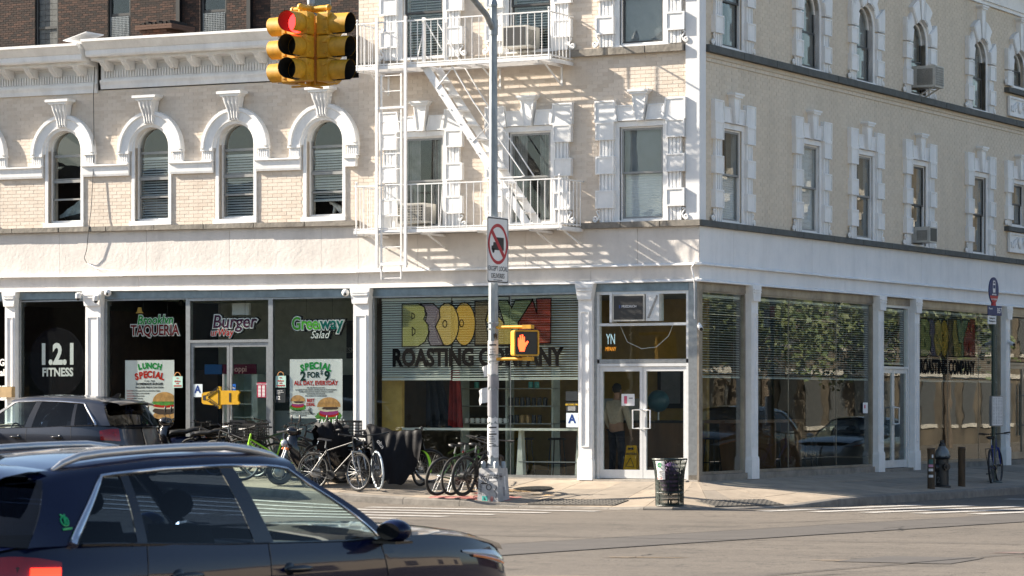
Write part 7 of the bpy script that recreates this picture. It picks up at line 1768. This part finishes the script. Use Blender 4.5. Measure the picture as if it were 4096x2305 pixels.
for z in (1.02, 1.36, 1.70): B().box(-1.0, 1.05, -.15, .18, z-.02, z).build('shelf', mat('grey_shelf', (.30, .30, .27), .6), sh)
for x in (-.98, .02, 1.03): B().box(x-.02, x+.02, -.12, .16, .0, 2.1).build('upright', mat('pale_upright', (.45, .48, .42), .6), sh)
mug = B().lathe([(.035, 0), (.042, .01), (.042, .095), (.038, .095), (.036, .01)], n=14).mesh('mug', M['pwhite'], 40); hnd = B().tube([(.04, 0, .08), (.065, 0, .07), (.065, 0, .035), (.04, 0, .02)], .006, 5).mesh('handle', M['pwhite'])
tmug = B().lathe([(.04, 0), (.05, .01), (.05, .12), (.046, .12)], n=14).mesh('cup', mat('teal_enamel', (.06, .30, .27), .4), 40); tin = B().lathe([(.042, 0), (.042, .15), (.03, .16)], n=14).mesh('tin', mat('dark_tin', (.02, .02, .022), .4), 40); tin2 = B().lathe([(.042, 0), (.042, .15), (.03, .16)], n=14).mesh('tin', mat('tan_tin', (.36, .22, .08), .5), 40)
for k in range(8):
    o = ob('mug', mug, None, (-5.58+.125*k, 1.25, 1.02)); ob('handle', hnd, o); tag(o, ORD[k]+' white mug from the left on the bottom window shelf', 'mug', 'white mugs on the bottom shelf')
for k, x in enumerate((-5.35, -4.95, -4.15, -4.02)): tag(ob('cup', tmug, None, (x, 1.25, 1.70)), ['teal cup at the left of the top window shelf', 'second teal cup on the top window shelf', 'third teal cup on the top window shelf', 'rightmost teal cup on the top window shelf'][k], 'cup', 'teal cups on the top shelf')
for k in range(7): tag(ob('tin', tin, None, (-4.60+.125*k, 1.28, 1.36)), ORD[k]+' dark coffee tin from the left on the middle window shelf', 'tin', 'dark tins on the middle shelf')
for k in range(6): tag(ob('tin', tin2 if k in (2, 3) else tin, None, (-4.60+.125*k, 1.28, 1.02)), ORD[k]+' coffee tin from the left on the bottom window shelf', 'tin', 'tins on the bottom shelf')
cn = thing('service_counter', 'brown wooden service counter with machines at the back of the coffee shop', 'counter', (-3.2, 3.4, 0)); B().box(-1.3, 1.6, -.3, .3, 0, 1.02).build('body', M['wood'], cn); B().box(-1.35, 1.65, -.35, .35, 1.02, 1.07).build('top', M['dark'], cn); B().box(-.5, .2, -.2, .25, 1.07, 1.5).build('machine', M['steel'], cn); B().sph((.75, 0, 1.45), .22, 14, 10).build('globe', mat('teal_globe', (.03, .12, .16), .4), cn, smooth=60); B().cyl((.75, 0, 1.07), (.75, 0, 1.25), .02, n=8).build('globe_stand', M['steel'], cn)
pw = thing('framed_picture', 'framed picture on the ochre wall inside the coffee shop', 'picture', (-3.4, 5.98, 1.3)); B().box(-.3, .3, -.03, 0, 0, .85).build('frame', M['black'], pw); B().box(-.22, .22, -.034, -.03, .1, .75).build('print', M['greypr'], pw)
# ---- person with back to us inside the door ----
def skin(name, J, E_, m, parent, sub=2):
    me = bpy.data.meshes.new(name); me.from_pydata([j[:3] for j in J], E_, []); me.update(); o = bpy.data.objects.new(name, me); COL.objects.link(o)
    md = o.modifiers.new('skin', 'SKIN'); md.use_smooth_shade = True
    for i, j in enumerate(J):
        v = me.skin_vertices[0].data[i]; v.radius = (j[3], j[4] if len(j) > 4 else j[3]); v.use_root = (i == 0)
    s_ = o.modifiers.new('sub', 'SUBSURF'); s_.levels = sub; s_.render_levels = sub
    bpy.context.view_layer.update(); nm = bpy.data.meshes.new_from_object(o.evaluated_get(bpy.context.evaluated_depsgraph_get())); bpy.data.objects.remove(o)
    nm.name = name; nm.materials.clear(); nm.materials.append(m); nm.polygons.foreach_set('use_smooth', [True]*len(nm.polygons)); return ob(name, nm, parent)
pr = thing('person', 'person in a beige sweater and dark trousers standing with back turned inside the coffee shop', 'person', (-2.30, 1.25, -.012), radians(-12))
SK = mat('skin', (.32, .18, .12), .6, var=.08); SWE = mat('beige_knit', (.42, .36, .28), .9, var=.12, scale=18, bump=.004, bscale=90); TRO = mat('navy_trousers', (.018, .02, .032), .9, var=.15); HAIR = mat('dark_hair', (.012, .009, .008), .6)
body = [(0, 0, .95, .12, .10), (0, 0, 1.15, .13, .10), (0, .01, 1.36, .15, .10), (0, .01, 1.47, .07, .06), (0, .015, 1.55, .055, .055), (0, .03, 1.64, .078, .092), (0, .03, 1.72, .065, .082)]
for s in (-1, 1): body += [(s*.17, .01, 1.42, .055), (s*.25, .02, 1.14, .042), (s*.24, .12, .92, .032), (s*.235, .15, .84, .026, .014), (s*.235, .165, .78, .024, .012)]
for s in (-1, 1): body += [(s*.09, 0, .88, .085), (s*.10, .02, .48, .055), (s*.11, .0, .09, .038), (s*.12, .11, .03, .035, .025)]
ed = [(0, 1), (1, 2), (2, 3), (3, 4), (4, 5), (5, 6), (2, 7), (7, 8), (8, 9), (9, 10), (10, 11), (2, 12), (12, 13), (13, 14), (14, 15), (15, 16), (0, 17), (17, 18), (18, 19), (19, 20), (0, 21), (21, 22), (22, 23), (23, 24)]
bd = skin('body', body, ed, SK, pr)
for s in (-1, 1):
    for k in range(5):
        fx = s*.235+(k-2)*.012; L_ = (.06, .075, .08, .075, .055)[k]; bt = (fx, .165, .77) if k else (s*.215, .175, .80)
        B().tube([bt, (bt[0], bt[1]+.012, bt[2]-L_*.5), (bt[0], bt[1]+.005, bt[2]-L_)], [.009, .0085, .007], 5).build('finger', SK, bd)
sw_ = [(0, 0, .98, .155, .125), (0, 0, 1.12, .165, .13), (0, .01, 1.34, .185, .13), (0, .01, 1.46, .10, .085), (0, .012, 1.505, .068, .066)]
for s in (-1, 1): sw_ += [(s*.185, .01, 1.40, .08), (s*.265, .02, 1.14, .062), (s*.25, .115, .95, .045), (s*.245, .125, .925, .042)]
skin('sweater', sw_, [(0, 1), (1, 2), (2, 3), (3, 4), (2, 5), (5, 6), (6, 7), (7, 8), (2, 9), (9, 10), (10, 11), (11, 12)], SWE, pr)
tr_ = [(0, 0, .97, .14, .115)]
for s in (-1, 1): tr_ += [(s*.09, 0, .84, .098), (s*.10, .02, .48, .075), (s*.112, .0, .12, .062), (s*.112, .0, .07, .062)]
skin('trousers', tr_, [(0, 1), (1, 2), (2, 3), (3, 4), (0, 5), (5, 6), (6, 7), (7, 8)], TRO, pr)
for s in (-1, 1): mb = B(); mb.sph((s*.115, .06, .04), (.045, .13, .045), 12, 8); mb.build('shoe', M['black'], pr, smooth=60)
mb = B(); mb.sph((0, .015, 1.70), (.088, .105, .105), 14, 10); mb.v = [(x+.006*sin(z*90), y+.006*sin(x*80), z) for x, y, z in mb.v]; mb.build('hair', HAIR, pr, smooth=60)
for s in (-1, 1): B().sph((s*.082, .04, 1.645), (.014, .025, .032), 8, 6).build('ear', SK, bd, smooth=60)
for s in (-1, 1): B().sph((s*.032, .118, 1.66), .012, 8, 6).build('eye', M['black'], bd, smooth=60)
B().sph((0, .13, 1.63), (.016, .025, .028), 8, 6).build('nose', SK, bd, smooth=60); B().box(-.025, .025, .112, .122, 1.585, 1.592).build('mouth', maroon, bd)
# ---- white cat on the sill of the arched window beside the fire escape ----
ct = thing('cat', 'white cat sitting behind the glass of the arched window beside the fire escape', 'cat', (-7.95, .30, LZS+dzl(-8)+.05))
WC = mat('white_fur', (.66, .63, .58), .9, var=.12, scale=20)
J = [(.06, 0, .07, .075, .07), (.03, 0, .14, .065), (-.05, 0, .20, .052), (-.11, 0, .23, .03), (-.15, 0, .245, .045), (-.19, 0, .235, .024), (-.07, .02, .10, .028), (-.09, .025, .01, .02), (-.07, -.02, .10, .028), (-.09, -.025, .01, .02), (.13, 0, .03, .022), (.20, .03, .02, .016)]
cb_ = skin('body', J, [(0, 1), (1, 2), (2, 3), (3, 4), (4, 5), (2, 6), (6, 7), (2, 8), (8, 9), (0, 10), (10, 11)], WC, ct)
for s in (-1, 1): B().lathe([(.018, 0), (.0, .035)], (-.145, s*.026, .28), 6).build('ear', WC, ct)
# items in the taqueria
tag(B().box(-.42, .42, -.02, .0, 0, .20).build('drinks_label', fm('burgundy_panel', (.10, .01, .03)), None, (-10.78, 1.08, 2.0)), 'burgundy drinks fridge sign behind the taqueria door', 'sign'); txt('sign_lettering', 'poppi', .0, .10, .12, fm('pink_lettering', (.7, .45, .4)), bpy.data.objects['drinks_label'], -.024, bold=.01)
tag(B().box(-.22, .22, -.02, .0, 0, .20).build('drinks_label', fm('blue_panel', (.02, .10, .28)), None, (-11.4, 1.08, 2.0)), 'blue drinks fridge sign right of the lunch poster', 'sign')
lp = thing('ceiling_light', 'white box light hanging over the taqueria door', 'light', (-10.35, .5, 3.18)); B().box(-.2, .2, -.04, .04, 0, .24).build('box', M['pwhite'], lp)
for x in (-12.3, -8.1): q = thing('ceiling_spot', 'small black spotlight on the taqueria ceiling '+('left' if x < -10 else 'right')+' of the door', 'light', (x, 1.2, 3.50)); B().lathe([(.05, -.08), (.05, .0), (.02, .06)], n=10).build('can', M['black'], q)
